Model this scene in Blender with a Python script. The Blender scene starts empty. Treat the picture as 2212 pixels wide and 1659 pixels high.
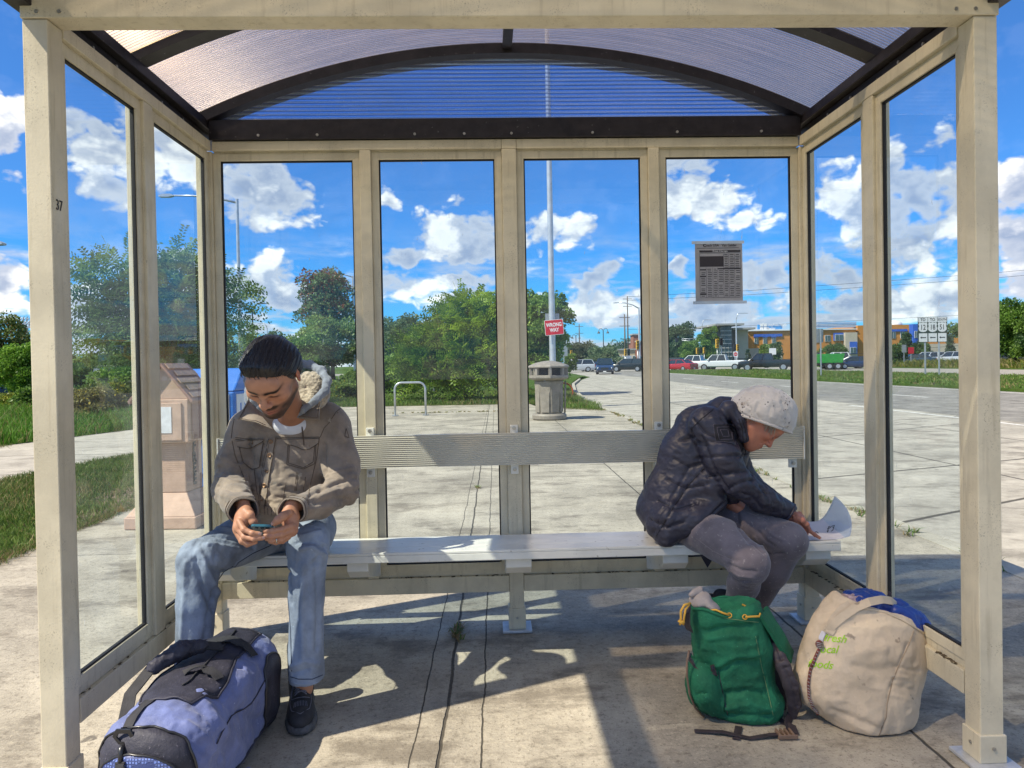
import bpy, bmesh, math, random
import numpy as np
from mathutils import Vector, Matrix

# ------------------------------------------------------------------ camera
sc = bpy.context.scene
COL = sc.collection
CF, CYAW, CPIT, CROL, CSH, CH = 1543.4, .0306, .0126, .0182, 803.8, 1.27   # solved from the shelter's own lines

def ray(px, py):
    U = px - 1106.0; V = CSH - py
    c, s = math.cos(CROL), math.sin(CROL)
    u = U*c + V*s; v = -U*s + V*c
    cp, sp = math.cos(CPIT), math.sin(CPIT)
    f = CF*cp + v*sp; z = v*cp - CF*sp
    cy, sy = math.cos(CYAW), math.sin(CYAW)
    return Vector((u*cy + f*sy, f*cy - u*sy, z))

def P(px, py, Y):
    r = ray(px, py); r = r*(Y/r.y); r.z += CH
    return r

def G(px, py, z=0.0):
    r = ray(px, py); r = r*((z - CH)/r.z); r.z = z
    return r

_f = ray(1106, CSH).normalized()
_r = (ray(1106 + CF, CSH) - ray(1106, CSH)).normalized()
_u = _r.cross(_f).normalized()
cam_d = bpy.data.cameras.new('camera')
cam_d.sensor_width = 36; cam_d.lens = 36*CF/2212
cam_d.shift_y = (CSH - 829.5)/2212
cam_d.clip_start = .05; cam_d.clip_end = 3000
cam = bpy.data.objects.new('camera', cam_d); COL.objects.link(cam)
m = Matrix((( _r.x, _u.x, -_f.x, 0), (_r.y, _u.y, -_f.y, 0), (_r.z, _u.z, -_f.z, CH), (0, 0, 0, 1)))
cam.matrix_world = m
sc.camera = cam

# ------------------------------------------------------------------ light
SUN = Vector((-.74, -.34, 1.0)).normalized()
sd = bpy.data.lights.new('sun', 'SUN'); sd.energy = 5.0; sd.angle = math.radians(.55); sd.color = (1.0, .90, .73)
so = bpy.data.objects.new('sun', sd); COL.objects.link(so)
so.rotation_euler = SUN.to_track_quat('Z', 'Y').to_euler(); so.location = (-6, -3, 9)

sc.view_settings.view_transform = 'Standard'; sc.view_settings.look = 'None'
sc.view_settings.gamma = 1; sc.view_settings.use_curve_mapping = False
sc.view_settings.exposure = .64
sc.cycles.max_bounces = 8; sc.cycles.transparent_max_bounces = 24
sc.cycles.diffuse_bounces = 4; sc.cycles.glossy_bounces = 3; sc.cycles.transmission_bounces = 4
sc.cycles.sample_clamp_indirect = 6
sc.cycles.use_denoising = True

# ------------------------------------------------------------------ sky
W = bpy.data.worlds.new("World"); sc.world = W; W.use_nodes = True
nt = W.node_tree; nt.nodes.clear()

class NG:
    """tiny helper to write node trees"""
    flat = False
    def __init__(s, tree): s.t = tree
    def n(s, typ, **kw):
        nd = s.t.nodes.new(typ)
        for k, v in kw.items(): setattr(nd, k, v)
        return nd
    def link(s, a, b): s.t.links.new(a, b)
    def put(s, sock, v):
        if isinstance(v, bpy.types.NodeSocket): s.t.links.new(v, sock)
        elif v is not None: sock.default_value = v
    def math(s, op, a, b=None, c=None, clamp=False):
        nd = s.n('ShaderNodeMath', operation=op, use_clamp=clamp)
        s.put(nd.inputs[0], a); s.put(nd.inputs[1], b); s.put(nd.inputs[2], c)
        return nd.outputs[0]
    def vmath(s, op, a, b=None, out=0):
        nd = s.n('ShaderNodeVectorMath', operation=op)
        s.put(nd.inputs[0], a); s.put(nd.inputs[1], b)
        return nd.outputs['Value'] if out == 'v' else nd.outputs[0]
    def noise(s, vec, scale, detail=3, rough=.55, dist=0, out=0, lac=2.0):
        nd = s.n('ShaderNodeTexNoise'); s.put(nd.inputs['Vector'], vec)
        if s.flat: nd.noise_dimensions = '2D'
        nd.inputs['Scale'].default_value = scale; nd.inputs['Detail'].default_value = detail
        nd.inputs['Roughness'].default_value = rough; nd.inputs['Distortion'].default_value = dist
        nd.inputs['Lacunarity'].default_value = lac
        return nd.outputs[out]
    def mix(s, fac, a, b, typ='MIX'):
        nd = s.n('ShaderNodeMix', data_type='RGBA', blend_type=typ)
        s.put(nd.inputs[0], fac); s.put(nd.inputs[6], a); s.put(nd.inputs[7], b)
        return nd.outputs[2]
    def ss(s, x, lo, hi, a=0.0, b=1.0):
        nd = s.n('ShaderNodeMapRange', interpolation_type='SMOOTHSTEP')
        s.put(nd.inputs[0], x)
        for i, v in zip((1, 2, 3, 4), (lo, hi, a, b)): s.put(nd.inputs[i], v)
        return nd.outputs[0]
    def xyz(s, x=0.0, y=0.0, z=0.0):
        nd = s.n('ShaderNodeCombineXYZ')
        for i, v in enumerate((x, y, z)): s.put(nd.inputs[i], v)
        return nd.outputs[0]
    def sep(s, v):
        nd = s.n('ShaderNodeSeparateXYZ'); s.put(nd.inputs[0], v); return nd.outputs

# cumulus banks: (x, y, half width, half height) as seen from the shelter, stored as azimuth and slope
CLOUDS = [
 (-40,300,95,90),(10,262,60,60),(0,600,75,60),
 (160,270,100,55),(270,330,110,75),(385,335,75,70),(240,395,60,40),
 (205,680,150,60),(390,570,50,28),
 (545,400,95,80),(600,450,100,60),
 (570,620,95,66),(640,640,60,26),
 (826,435,18,24),(945,500,80,54),(1030,535,80,54),(880,565,50,26),(900,620,80,30),(1000,610,60,24),
 (1170,490,60,44),(1225,492,48,40),
 (1290,600,45,24),(1300,650,110,40),
 (1480,415,64,90),(1560,440,85,60),(1650,480,60,32),(1470,590,26,20),
 (1650,605,56,40),(1560,665,120,34),
 (1840,430,54,105),(1790,600,64,44),(1830,660,100,28),
 (1945,350,64,66),(2005,410,100,95),(2070,430,60,110),(1960,515,95,56),
 (2000,630,150,40),
 (2215,430,70,75),(2215,530,80,90),(2240,630,90,56),
 (1000,-250,420,60),(300,-400,300,80),(1900,-300,260,90),
]
def build_density(zb):
    g = bpy.data.node_groups.new('cloud_density', 'ShaderNodeTree')
    g.interface.new_socket('Vector', in_out='INPUT', socket_type='NodeSocketVector')
    g.interface.new_socket('Value', in_out='OUTPUT', socket_type='NodeSocketFloat')
    g.interface.new_socket('Relief', in_out='OUTPUT', socket_type='NodeSocketFloat')
    q = NG(g); q.flat = True; gi = q.n('NodeGroupInput'); go = q.n('NodeGroupOutput')
    v = gi.outputs[0]
    w = q.noise(v, 7.0, 2, .5, out=1)
    w = q.vmath('MULTIPLY', q.vmath('SUBTRACT', w, (.5, .5, .5)), (.085, .05, 0))
    w2 = q.noise(v, 26.0, 2, .5, out=1)
    w2 = q.vmath('MULTIPLY', q.vmath('SUBTRACT', w2, (.5, .5, .5)), (.030, .024, 0))
    vv = q.vmath('ADD', q.vmath('ADD', v, w), w2)
    cur = None
    for (px, py, rx, ry) in CLOUDS:
        r = ray(px, py); a0 = math.atan2(r.x, r.y); t0 = r.z/math.hypot(r.x, r.y)
        r1 = ray(px + rx, py); ra = abs(math.atan2(r1.x, r1.y) - a0)
        r2 = ray(px, py - ry); rt = abs(r2.z/math.hypot(r2.x, r2.y) - t0)
        d = q.vmath('MULTIPLY', q.vmath('SUBTRACT', vv, (a0, t0, 0)), (1/ra, 1/rt, 0))
        d = q.vmath('LENGTH', d, out='v')
        cur = d if cur is None else q.math('SMOOTH_MIN', cur, d, .25)
    blob = q.math('SUBTRACT', 1.44, cur)                     # 1 inside, 0 at the rim, below 0 outside
    # sky at the sides and behind the viewer carries unseen clouds, thickened to add neutral fill light
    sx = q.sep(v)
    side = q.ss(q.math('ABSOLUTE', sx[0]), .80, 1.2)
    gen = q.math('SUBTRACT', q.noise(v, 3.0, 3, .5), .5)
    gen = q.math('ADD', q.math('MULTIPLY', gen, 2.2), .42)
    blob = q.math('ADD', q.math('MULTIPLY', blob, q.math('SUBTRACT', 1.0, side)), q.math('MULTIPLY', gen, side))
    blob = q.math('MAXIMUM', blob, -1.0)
    vs = q.vmath('MULTIPLY', v, (1.0, 1.5, 1.0))
    n1 = q.math('SUBTRACT', q.noise(vs, 15.0, 7, .60), .5)
    vo = q.n('ShaderNodeTexVoronoi', feature='F1', voronoi_dimensions='2D'); q.link(q.vmath('ADD', vs, q.vmath('MULTIPLY', w2, (1.2, 1.2, 0))), vo.inputs['Vector'])
    vo.inputs['Scale'].default_value = 22.0; vo.inputs['Detail'].default_value = 2.0; vo.inputs['Roughness'].default_value = .55
    n1 = q.math('ADD', q.math('MULTIPLY', n1, 1.9), q.math('MULTIPLY', q.math('SUBTRACT', .42, vo.outputs['Distance']), .85))
    out = q.math('ADD', blob, n1)
    # thin layered haze of cloud towards the horizon
    hv = q.vmath('MULTIPLY', v, (1.0, 4.5, 1.0))
    hz = q.math('SUBTRACT', q.noise(hv, 7.0, 4, .6), .47)
    hm = q.ss(sx[1], .05, .21, 1.0, 0.0)
    out = q.math('MAXIMUM', out, q.math('MULTIPLY', q.math('MULTIPLY', hz, 3.2), hm))
    q.link(out, go.inputs[0])
    # relief: the same texture sampled a little towards the sun, and a broader one for the grey undersides
    nb = q.math('SUBTRACT', q.noise(q.vmath('ADD', vs, (-.010, .020, 0)), 15.0, 4, .60), .5)
    lo_ = q.math('SUBTRACT', q.noise(q.vmath('ADD', vv, (.03, 0, 0)), 9.0, 1, .5), q.noise(q.vmath('ADD', vv, (-.01, .055, 0)), 9.0, 1, .5))
    rel = q.math('SUBTRACT', q.math('DIVIDE', n1, 1.9), nb)
    q.link(q.math('ADD', q.math('MULTIPLY', rel, 2.2), q.math('MULTIPLY', lo_, 2.2)), go.inputs[1])
    return g
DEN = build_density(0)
q = NG(nt)
tc = q.n('ShaderNodeTexCoord').outputs['Generated']
dx = q.sep(tc)
az = q.math('ARCTAN2', dx[0], dx[1])
hyp = q.math('SQRT', q.math('ADD', q.math('MULTIPLY', dx[0], dx[0]), q.math('MULTIPLY', dx[1], dx[1])))
tt = q.math('DIVIDE', dx[2], q.math('MAXIMUM', hyp, .02))
tt = q.math('MINIMUM', tt, 3.0)
v2 = q.xyz(az, tt, 0.0)
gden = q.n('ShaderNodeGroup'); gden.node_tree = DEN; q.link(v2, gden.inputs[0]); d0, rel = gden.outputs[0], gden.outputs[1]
cov = q.ss(d0, -.08, .50)
shade = q.ss(rel, -.42, .52)
thick = q.ss(d0, .35, 1.25)
shade = q.math('ADD', q.math('MULTIPLY', shade, .72), q.math('MULTIPLY', q.math('SUBTRACT', 1.0, thick), .28))
sky = q.n('ShaderNodeTexSky', sky_type='NISHITA'); sky.sun_disc = False
sky.sun_elevation = math.asin(SUN.z); sky.sun_rotation = math.atan2(SUN.x, SUN.y)
sky.air_density = 1.0; sky.dust_density = .25; sky.ozone_density = 2.5; sky.altitude = 250
blue = q.mix(1.0, sky.outputs[0], (.21, .68, 1.20, 1), 'MULTIPLY')
cc = q.mix(shade, (2.8, 3.4, 4.7, 1), (9.6, 9.4, 9.0, 1))
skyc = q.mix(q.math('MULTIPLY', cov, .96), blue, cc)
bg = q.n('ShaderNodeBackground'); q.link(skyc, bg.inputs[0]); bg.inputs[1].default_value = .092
out = q.n('ShaderNodeOutputWorld'); q.link(bg.outputs[0], out.inputs[0])
W.cycles.sampling_method = 'MANUAL'; W.cycles.sample_map_resolution = 512
# ------------------------------------------------------------------ materials
def newmat(name):
    m = bpy.data.materials.new(name); m.use_nodes = True
    t = m.node_tree; t.nodes.clear()
    return m, NG(t)

def mat(name, col, rough=.6, metal=0.0, var=.12, vscale=8.0, bump=0.0, bscale=60.0, attr=None, spec=.4, spots=0.0,
        spotcol=(.05, .045, .04, 1), spotscale=40.0, sheen=0.0, trans=0.0, coord='Object', stretch=(1, 1, 1), detail=4, coat=0.0):
    m, q = newmat(name)
    b = q.n('ShaderNodeBsdfPrincipled'); o = q.n('ShaderNodeOutputMaterial')
    co = q.n('ShaderNodeTexCoord').outputs[coord]
    if stretch != (1, 1, 1): co = q.vmath('MULTIPLY', co, stretch)
    if attr:
        a = q.n('ShaderNodeAttribute', attribute_name=attr); base = a.outputs['Color']
    else:
        base = q.n('ShaderNodeRGB').outputs[0]; base.default_value = (*col, 1)
    if var > 0:
        nz = q.noise(co, vscale, detail, .6)
        f = q.ss(nz, .3, .7, 1 - var, 1 + var)
        base = q.mix(1.0, base, q.xyz(f, f, f), 'MULTIPLY')
    if spots > 0:
        sp = q.noise(co, spotscale, 3, .6)
        base = q.mix(q.ss(sp, .70 - spots, .78 - spots, 0, .8), base, spotcol)
    q.link(base, b.inputs['Base Color'])
    b.inputs['Roughness'].default_value = rough; b.inputs['Metallic'].default_value = metal
    b.inputs['Specular IOR Level'].default_value = spec
    if sheen: b.inputs['Sheen Weight'].default_value = sheen
    if coat: b.inputs['Coat Weight'].default_value = coat
    if bump > 0:
        bn = q.n('ShaderNodeBump'); bn.inputs['Strength'].default_value = 1.0; bn.inputs['Distance'].default_value = bump
        q.link(q.noise(co, bscale, 5, .6), bn.inputs['Height']); q.link(bn.outputs[0], b.inputs['Normal'])
    sh = b.outputs[0]
    if trans > 0:
        tl = q.n('ShaderNodeBsdfTranslucent'); q.link(base, tl.inputs[0])
        mx = q.n('ShaderNodeMixShader'); mx.inputs[0].default_value = trans
        q.link(sh, mx.inputs[1]); q.link(tl.outputs[0], mx.inputs[2]); sh = mx.outputs[0]
    q.link(sh, o.inputs[0])
    return m

def glassmat(name, tint=(.86, .95, .98), dirt=.09, gl=1.45, haze=.055):
    m, q = newmat(name)
    tr = q.n('ShaderNodeBsdfTransparent'); tr.inputs[0].default_value = (*tint, 1)
    gs = q.n('ShaderNodeBsdfGlossy'); gs.inputs['Roughness'].default_value = .015; gs.inputs[0].default_value = (1, 1, 1, 1)
    fr = q.n('ShaderNodeFresnel'); bf = q.n('ShaderNodeNewGeometry').outputs['Backfacing']; q.link(q.math('SUBTRACT', gl, q.math('MULTIPLY', bf, gl - 1/gl)), fr.inputs[0])
    mx = q.n('ShaderNodeMixShader'); q.link(fr.outputs[0], mx.inputs[0]); q.link(tr.outputs[0], mx.inputs[1]); q.link(gs.outputs[0], mx.inputs[2])
    df = q.n('ShaderNodeBsdfTranslucent'); df.inputs[0].default_value = (.75, .78, .78, 1)
    d2 = q.n('ShaderNodeBsdfDiffuse'); d2.inputs[0].default_value = (.75, .78, .78, 1)
    md = q.n('ShaderNodeMixShader'); md.inputs[0].default_value = .5; q.link(df.outputs[0], md.inputs[1]); q.link(d2.outputs[0], md.inputs[2])
    co = q.n('ShaderNodeTexCoord').outputs['Object']
    n1 = q.ss(q.noise(co, 2.5, 5, .65), .45, .75, 0, haze)
    n2 = q.ss(q.noise(q.vmath('MULTIPLY', co, (1, 1, .25)), 60, 2, .5), .72, .80, 0, dirt*4)
    fac = q.math('ADD', q.math('ADD', n1, n2), haze*.35, clamp=True)
    m2 = q.n('ShaderNodeMixShader'); q.link(fac, m2.inputs[0]); q.link(mx.outputs[0], m2.inputs[1]); q.link(md.outputs[0], m2.inputs[2])
    o = q.n('ShaderNodeOutputMaterial'); q.link(m2.outputs[0], o.inputs[0])
    return m

# ------------------------------------------------------------------ objects
def tag(o, label=None, cat=None, group=None, kind=None):
    if label: o['label'] = label
    if cat: o['category'] = cat
    if group: o['group'] = group
    if kind: o['kind'] = kind
    return o

def empty(name, loc=(0, 0, 0), rz=0, label=None, cat=None, group=None):
    o = bpy.data.objects.new(name, None); COL.objects.link(o)
    o.empty_display_size = .2
    o.location = loc; o.rotation_euler = (0, 0, rz)
    return tag(o, label, cat, group)

def world_of(o):
    if o is None: return Matrix.Identity(4)
    mm = Matrix.LocRotScale(o.location, o.rotation_euler, o.scale)
    return world_of(o.parent) @ mm

def link(name, me, parent=None, world=True):
    """world=True: the mesh was written in world coordinates; move it under its parent's frame"""
    o = bpy.data.objects.new(name, me); COL.objects.link(o)
    if parent is not None:
        if world:
            me.transform(world_of(parent).inverted())
        o.parent = parent
    return o

def copy_tree(o, parent=None):
    c = o.copy(); COL.objects.link(c); c.parent = parent
    for ch in list(o.children): copy_tree(ch, c)
    return c

class MB:
    def __init__(s): s.v = []; s.f = []; s.mi = []; s.cur = 0
    def add(s, vs, fs):
        b = len(s.v); s.v += [tuple(x) for x in vs]
        for f in fs: s.f.append([b + i for i in f]); s.mi.append(s.cur)
        return s
    def box(s, x0, x1, y0, y1, z0, z1, M=None):
        vs = [Vector((x, y, z)) for x in (x0, x1) for y in (y0, y1) for z in (z0, z1)]
        if M is not None: vs = [M @ v for v in vs]
        return s.add(vs, [(0, 1, 3, 2), (4, 6, 7, 5), (0, 4, 5, 1), (2, 3, 7, 6), (0, 2, 6, 4), (1, 5, 7, 3)])
    def prism(s, pts, axis, a, b, M=None):
        """pts 2D polygon extruded along axis ('x','y','z') from a to b"""
        n = len(pts)
        def mk(p, t):
            if axis == 'x': return Vector((t, p[0], p[1]))
            if axis == 'y': return Vector((p[0], t, p[1]))
            return Vector((p[0], p[1], t))
        vs = [mk(p, a) for p in pts] + [mk(p, b) for p in pts]
        if M is not None: vs = [M @ v for v in vs]
        fs = [tuple(range(n))[::-1], tuple(range(n, 2*n))] + [(i, (i + 1) % n, n + (i + 1) % n, n + i) for i in range(n)]
        return s.add(vs, fs)
    def tube(s, pts, r, n=10, cap=True, flat=None):
        """pts polyline, r radius or list; flat=(rx, ry) elliptical"""
        pts = [Vector(p) for p in pts]; m = len(pts)
        rr = r if hasattr(r, '__len__') else [r]*m
        up = Vector((0, 0, 1)); vs = []; last = None
        for i, p in enumerate(pts):
            d = (pts[min(i + 1, m - 1)] - pts[max(i - 1, 0)])
            if d.length < 1e-9: d = Vector((0, 0, 1))
            d.normalize()
            if last is None:
                ref = up if abs(d.z) < .9 else Vector((0, 1, 0))
                a = d.cross(ref).normalized()
            else:
                a = (last - d*last.dot(d)).normalized()
            last = a; b = d.cross(a)
            for k in range(n):
                t = 2*math.pi*k/n
                e = (a*math.cos(t)*(flat[0] if flat else 1) + b*math.sin(t)*(flat[1] if flat else 1))
                vs.append(p + e*rr[i])
        fs = [(i*n + k, i*n + (k + 1) % n, (i + 1)*n + (k + 1) % n, (i + 1)*n + k) for i in range(m - 1) for k in range(n)]
        if cap: fs += [tuple(range(n))[::-1], tuple(range((m - 1)*n, m*n))]
        return s.add(vs, fs)
    def lathe(s, prof, n=24, c=(0, 0), cap=True, sq=None):
        vs = []
        for r, z in prof:
            for k in range(n):
                t = 2*math.pi*k/n; rr = r
                if sq: rr = r*(1 + sq*math.cos(4*t)) 
                vs.append((c[0] + rr*math.cos(t), c[1] + rr*math.sin(t), z))
        m = len(prof)
        fs = [(i*n + k, i*n + (k + 1) % n, (i + 1)*n + (k + 1) % n, (i + 1)*n + k) for i in range(m - 1) for k in range(n)]
        if cap: fs += [tuple(range(n))[::-1], tuple(range((m - 1)*n, m*n))]
        return s.add(vs, fs)
    def quad(s, *ps): return s.add(ps, [tuple(range(len(ps)))])
    def build(s, name, mats, parent=None, smooth=False, bev=0, world=True, auto=None):
        me = bpy.data.meshes.new(name); me.from_pydata(s.v, [], s.f)
        if not isinstance(mats, (list, tuple)): mats = [mats]
        for m_ in mats: me.materials.append(m_)
        if len(mats) > 1: me.polygons.foreach_set('material_index', s.mi)
        bm = bmesh.new(); bm.from_mesh(me); bmesh.ops.recalc_face_normals(bm, faces=bm.faces); bm.to_mesh(me); bm.free()
        if smooth:
            me.polygons.foreach_set('use_smooth', [True]*len(me.polygons))
            if auto: me.set_sharp_from_angle(angle=math.radians(auto))
        me.update()
        o = link(name, me, parent, world)
        if bev:
            b = o.modifiers.new('bevel', 'BEVEL'); b.width = bev; b.segments = 2; b.limit_method = 'ANGLE'; b.angle_limit = math.radians(40)
        return o

def npmesh(name, V, F, mats, parent=None, world=True, smooth=True, cols=None, mi=None):
    """fast mesh from numpy; F is (n,3) or (n,4)"""
    V = np.asarray(V, np.float32); F = np.asarray(F, np.int32)
    me = bpy.data.meshes.new(name); k = F.shape[1]
    me.vertices.add(len(V)); me.vertices.foreach_set('co', V.ravel())
    me.loops.add(F.size); me.loops.foreach_set('vertex_index', F.ravel())
    me.polygons.add(len(F)); me.polygons.foreach_set('loop_start', np.arange(0, F.size, k, dtype=np.int32))
    me.polygons.foreach_set('loop_total', np.full(len(F), k, np.int32))
    if not isinstance(mats, (list, tuple)): mats = [mats]
    for m_ in mats: me.materials.append(m_)
    if mi is not None: me.polygons.foreach_set('material_index', np.asarray(mi, np.int32))
    me.polygons.foreach_set('use_smooth', np.full(len(F), smooth))
    if cols is not None:
        a = me.color_attributes.new('Col', 'FLOAT_COLOR', 'POINT')
        c = np.ones((len(V), 4), np.float32); c[:, :3] = cols
        a.data.foreach_set('color', c.ravel())
    me.update(calc_edges=True)
    me.validate()
    return link(name, me, parent, world)

def text(name, body, M, size, mt, parent=None, ext=.0006, align='CENTER', bold=0.0, sx=1.0, shear=0.0):
    cu = bpy.data.curves.new('t', 'FONT'); cu.body = body; cu.size = size; cu.extrude = ext
    cu.align_x = align; cu.align_y = 'CENTER'; cu.offset = bold; cu.resolution_u = 3; cu.shear = shear
    to = bpy.data.objects.new('t', cu); COL.objects.link(to)
    dg = bpy.context.evaluated_depsgraph_get(); dg.update()
    me = bpy.data.meshes.new_from_object(to.evaluated_get(dg))
    bpy.data.objects.remove(to); bpy.data.curves.remove(cu)
    me.materials.clear(); me.materials.append(mt)
    me.transform(M @ Matrix.Diagonal((sx, 1, 1, 1)))
    return link(name, me, parent, True)

def frame(origin, xdir, zdir):
    """matrix whose local x = xdir, local y (text up) = zdir, local z = towards the reader"""
    x = Vector(xdir).normalized(); y = Vector(zdir).normalized(); y = (y - x*y.dot(x)).normalized(); z = x.cross(y)
    m_ = Matrix.Identity(4)
    for i in range(3): m_[i][0] = x[i]; m_[i][1] = y[i]; m_[i][2] = z[i]; m_[i][3] = Vector(origin)[i]
    return m_

# ------------------------------------------------------------------ numpy noise
def _hash(ix, iy, iz, s):
    with np.errstate(over='ignore'):
        h = (ix.astype(np.int64)*374761393 + iy.astype(np.int64)*668265263 + iz.astype(np.int64)*2147483647 + s*1274126177) & 0xffffffff
        h = ((h ^ (h >> 13))*1274126177) & 0xffffffff
        h = h ^ (h >> 16)
    return (h & 0xffff)/65535.0*2 - 1
def noise3(p, s=0):
    p = np.asarray(p, float); i = np.floor(p).astype(np.int64); f = p - i; f = f*f*(3 - 2*f)
    r = 0
    for dx_ in (0, 1):
        for dy_ in (0, 1):
            for dz_ in (0, 1):
                w = (f[..., 0] if dx_ else 1 - f[..., 0])*(f[..., 1] if dy_ else 1 - f[..., 1])*(f[..., 2] if dz_ else 1 - f[..., 2])
                r = r + w*_hash(i[..., 0] + dx_, i[..., 1] + dy_, i[..., 2] + dz_, s)
    return r
def fbm(p, o=3, s=0):
    r = 0; a = 1.0; p = np.asarray(p, float)
    for k in range(o): r = r + a*noise3(p*(2**k) + 17.3*k, s + k); a *= .5
    return r
# ------------------------------------------------------------------ shelter
def paintmat():
    m, q = newmat('almond_paint'); b = q.n('ShaderNodeBsdfPrincipled'); o = q.n('ShaderNodeOutputMaterial')
    co = q.n('ShaderNodeNewGeometry').outputs['Position']
    f = q.ss(q.noise(co, 4.5, 5, .65), .3, .7, .86, 1.10)
    col = q.mix(1.0, (.62, .555, .405, 1), q.xyz(f, f, f), 'MULTIPLY')
    st = q.noise(q.vmath('MULTIPLY', co, (1, 1, .07)), 38, 4, .6)            # rain streaks and grime running down
    col = q.mix(q.ss(st, .54, .74, 0, .40), col, (.33, .28, .19, 1))
    gr = q.math('MULTIPLY', q.ss(q.noise(co, 230, 2, .6), .56, .72), q.ss(q.noise(co, 7, 3, .6), .48, .62))
    col = q.mix(q.math('MULTIPLY', gr, .55), col, (.12, .10, .07, 1))
    ch = q.math('MULTIPLY', q.ss(q.noise(q.vmath('MULTIPLY', co, (1, 1, .6)), 34, 4, .7), .70, .735), q.ss(q.noise(co, 2.3, 2, .5), .55, .62))
    col = q.mix(q.math('MULTIPLY', ch, .8), col, (.13, .10, .07, 1))
    q.link(col, b.inputs['Base Color']); b.inputs['Specular IOR Level'].default_value = .35
    q.link(q.ss(st, .4, .7, .36, .62), b.inputs['Roughness'])
    bn = q.n('ShaderNodeBump'); bn.inputs['Distance'].default_value = .0006; q.link(q.noise(co, 140, 4, .6), bn.inputs['Height']); q.link(bn.outputs[0], b.inputs['Normal'])
    q.link(b.outputs[0], o.inputs[0]); return m
M_post = paintmat()
M_black = mat('bronze_black', (.018, .015, .017), rough=.38, var=.3, vscale=20, bump=.0004, bscale=90, spots=.05, spotcol=(.12, .12, .12, 1), spotscale=60)
M_gasket = mat('black_rubber', (.01, .01, .012), rough=.7, var=0)
M_bolt = mat('steel_bolt', (.45, .43, .38), rough=.35, metal=.7, var=.1)
M_plate = mat('galvanised_plate', (.50, .52, .54), rough=.4, metal=.3, var=.15, vscale=20)
M_glass = glassmat('window_glass')
M_dirt = mat('leaf_litter', (.10, .075, .045), rough=.95, var=.4, vscale=60, bump=.004, bscale=90)
M_marker = mat('black_marker', (.02, .02, .025), rough=.6, var=0)

def polycarb(name, lines, ttint, dcol, tfac, axis=1, freq=392.7):
    m, q = newmat(name)
    co = q.n('ShaderNodeTexCoord').outputs['Object']; s3 = q.sep(co)
    w = q.math('SINE', q.math('MULTIPLY', s3[axis], freq))
    w01 = q.math('MULTIPLY', q.math('ADD', w, 1.0), .5)
    st = q.noise(q.vmath('MULTIPLY', co, (.6, 30, .6) if axis == 1 else (.6, .6, 30)), 4, 4, .6)
    dust = q.noise(co, 5, 5, .6)
    tr = q.n('ShaderNodeBsdfTransparent'); tr.inputs[0].default_value = (*ttint, 1)
    tl = q.n('ShaderNodeBsdfTranslucent'); df = q.n('ShaderNodeBsdfDiffuse')
    dc = q.mix(q.ss(st, .35, .65), (dcol[0]*.62, dcol[1]*.60, dcol[2]*.62, 1), (dcol[0]*1.2, dcol[1]*1.2, dcol[2]*1.2, 1))
    q.link(dc, tl.inputs[0]); q.link(dc, df.inputs[0])
    gl = q.n('ShaderNodeBsdfGlossy'); gl.inputs['Roughness'].default_value = .22
    a = q.n('ShaderNodeMixShader'); a.inputs[0].default_value = .30; q.link(tl.outputs[0], a.inputs[1]); q.link(df.outputs[0], a.inputs[2])
    rf = q.n('ShaderNodeBsdfGlass'); rf.inputs['Roughness'].default_value = .22; rf.inputs['IOR'].default_value = 1.45
    bn = q.n('ShaderNodeBump'); bn.inputs['Distance'].default_value = .012; bn.inputs['Strength'].default_value = 1; q.link(w01, bn.inputs['Height'])
    q.link(bn.outputs[0], rf.inputs['Normal']); q.link(bn.outputs[0], gl.inputs['Normal'])
    a2 = q.n('ShaderNodeMixShader'); a2.inputs[0].default_value = .42; q.link(a.outputs[0], a2.inputs[1]); q.link(rf.outputs[0], a2.inputs[2])
    fac = q.math('ADD', q.math('MULTIPLY', w01, lines), tfac)
    fac = q.math('SUBTRACT', fac, q.ss(dust, .4, .8, 0, .12), clamp=True)
    b = q.n('ShaderNodeMixShader'); q.link(fac, b.inputs[0]); q.link(a2.outputs[0], b.inputs[1]); q.link(tr.outputs[0], b.inputs[2])
    c = q.n('ShaderNodeMixShader'); c.inputs[0].default_value = .07; q.link(b.outputs[0], c.inputs[1]); q.link(gl.outputs[0], c.inputs[2])
    o = q.n('ShaderNodeOutputMaterial'); q.link(c.outputs[0], o.inputs[0])
    return m
M_roof = polycarb('ribbed_roof_sheet', .20, (.80, .70, .58), (.285, .24, .265), .20)
M_gable = polycarb('ribbed_gable_sheet', .55, (.50, .62, .92), (.20, .27, .50), .25, axis=2, freq=330.0)

def webmat():
    m, q = newmat('sheet_web'); t = q.n('ShaderNodeBsdfTransparent'); g = q.n('ShaderNodeBsdfGlossy'); g.inputs['Roughness'].default_value = .16; g.inputs[0].default_value = (.95, .82, .66, 1)
    t.inputs[0].default_value = (.96, .95, .95, 1); mx = q.n('ShaderNodeMixShader'); mx.inputs[0].default_value = .11; q.link(t.outputs[0], mx.inputs[1]); q.link(g.outputs[0], mx.inputs[2])
    o = q.n('ShaderNodeOutputMaterial'); q.link(mx.outputs[0], o.inputs[0]); return m
M_web_ = webmat()
CX = .107                                         # middle of the shelter
XLo, XLi = -1.345, -1.272                         # left wall, outer and inner face
XRo, XRi = 1.559, 1.486
YF0, YF1 = 2.137, 2.210                           # front post
YB0, YB1 = 3.362, 3.435                           # back wall
shelter = empty('bus_shelter', (CX, 2.8, 0), label='almond metal bus shelter with glass walls and a black arched roof', cat='bus shelter')

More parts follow.
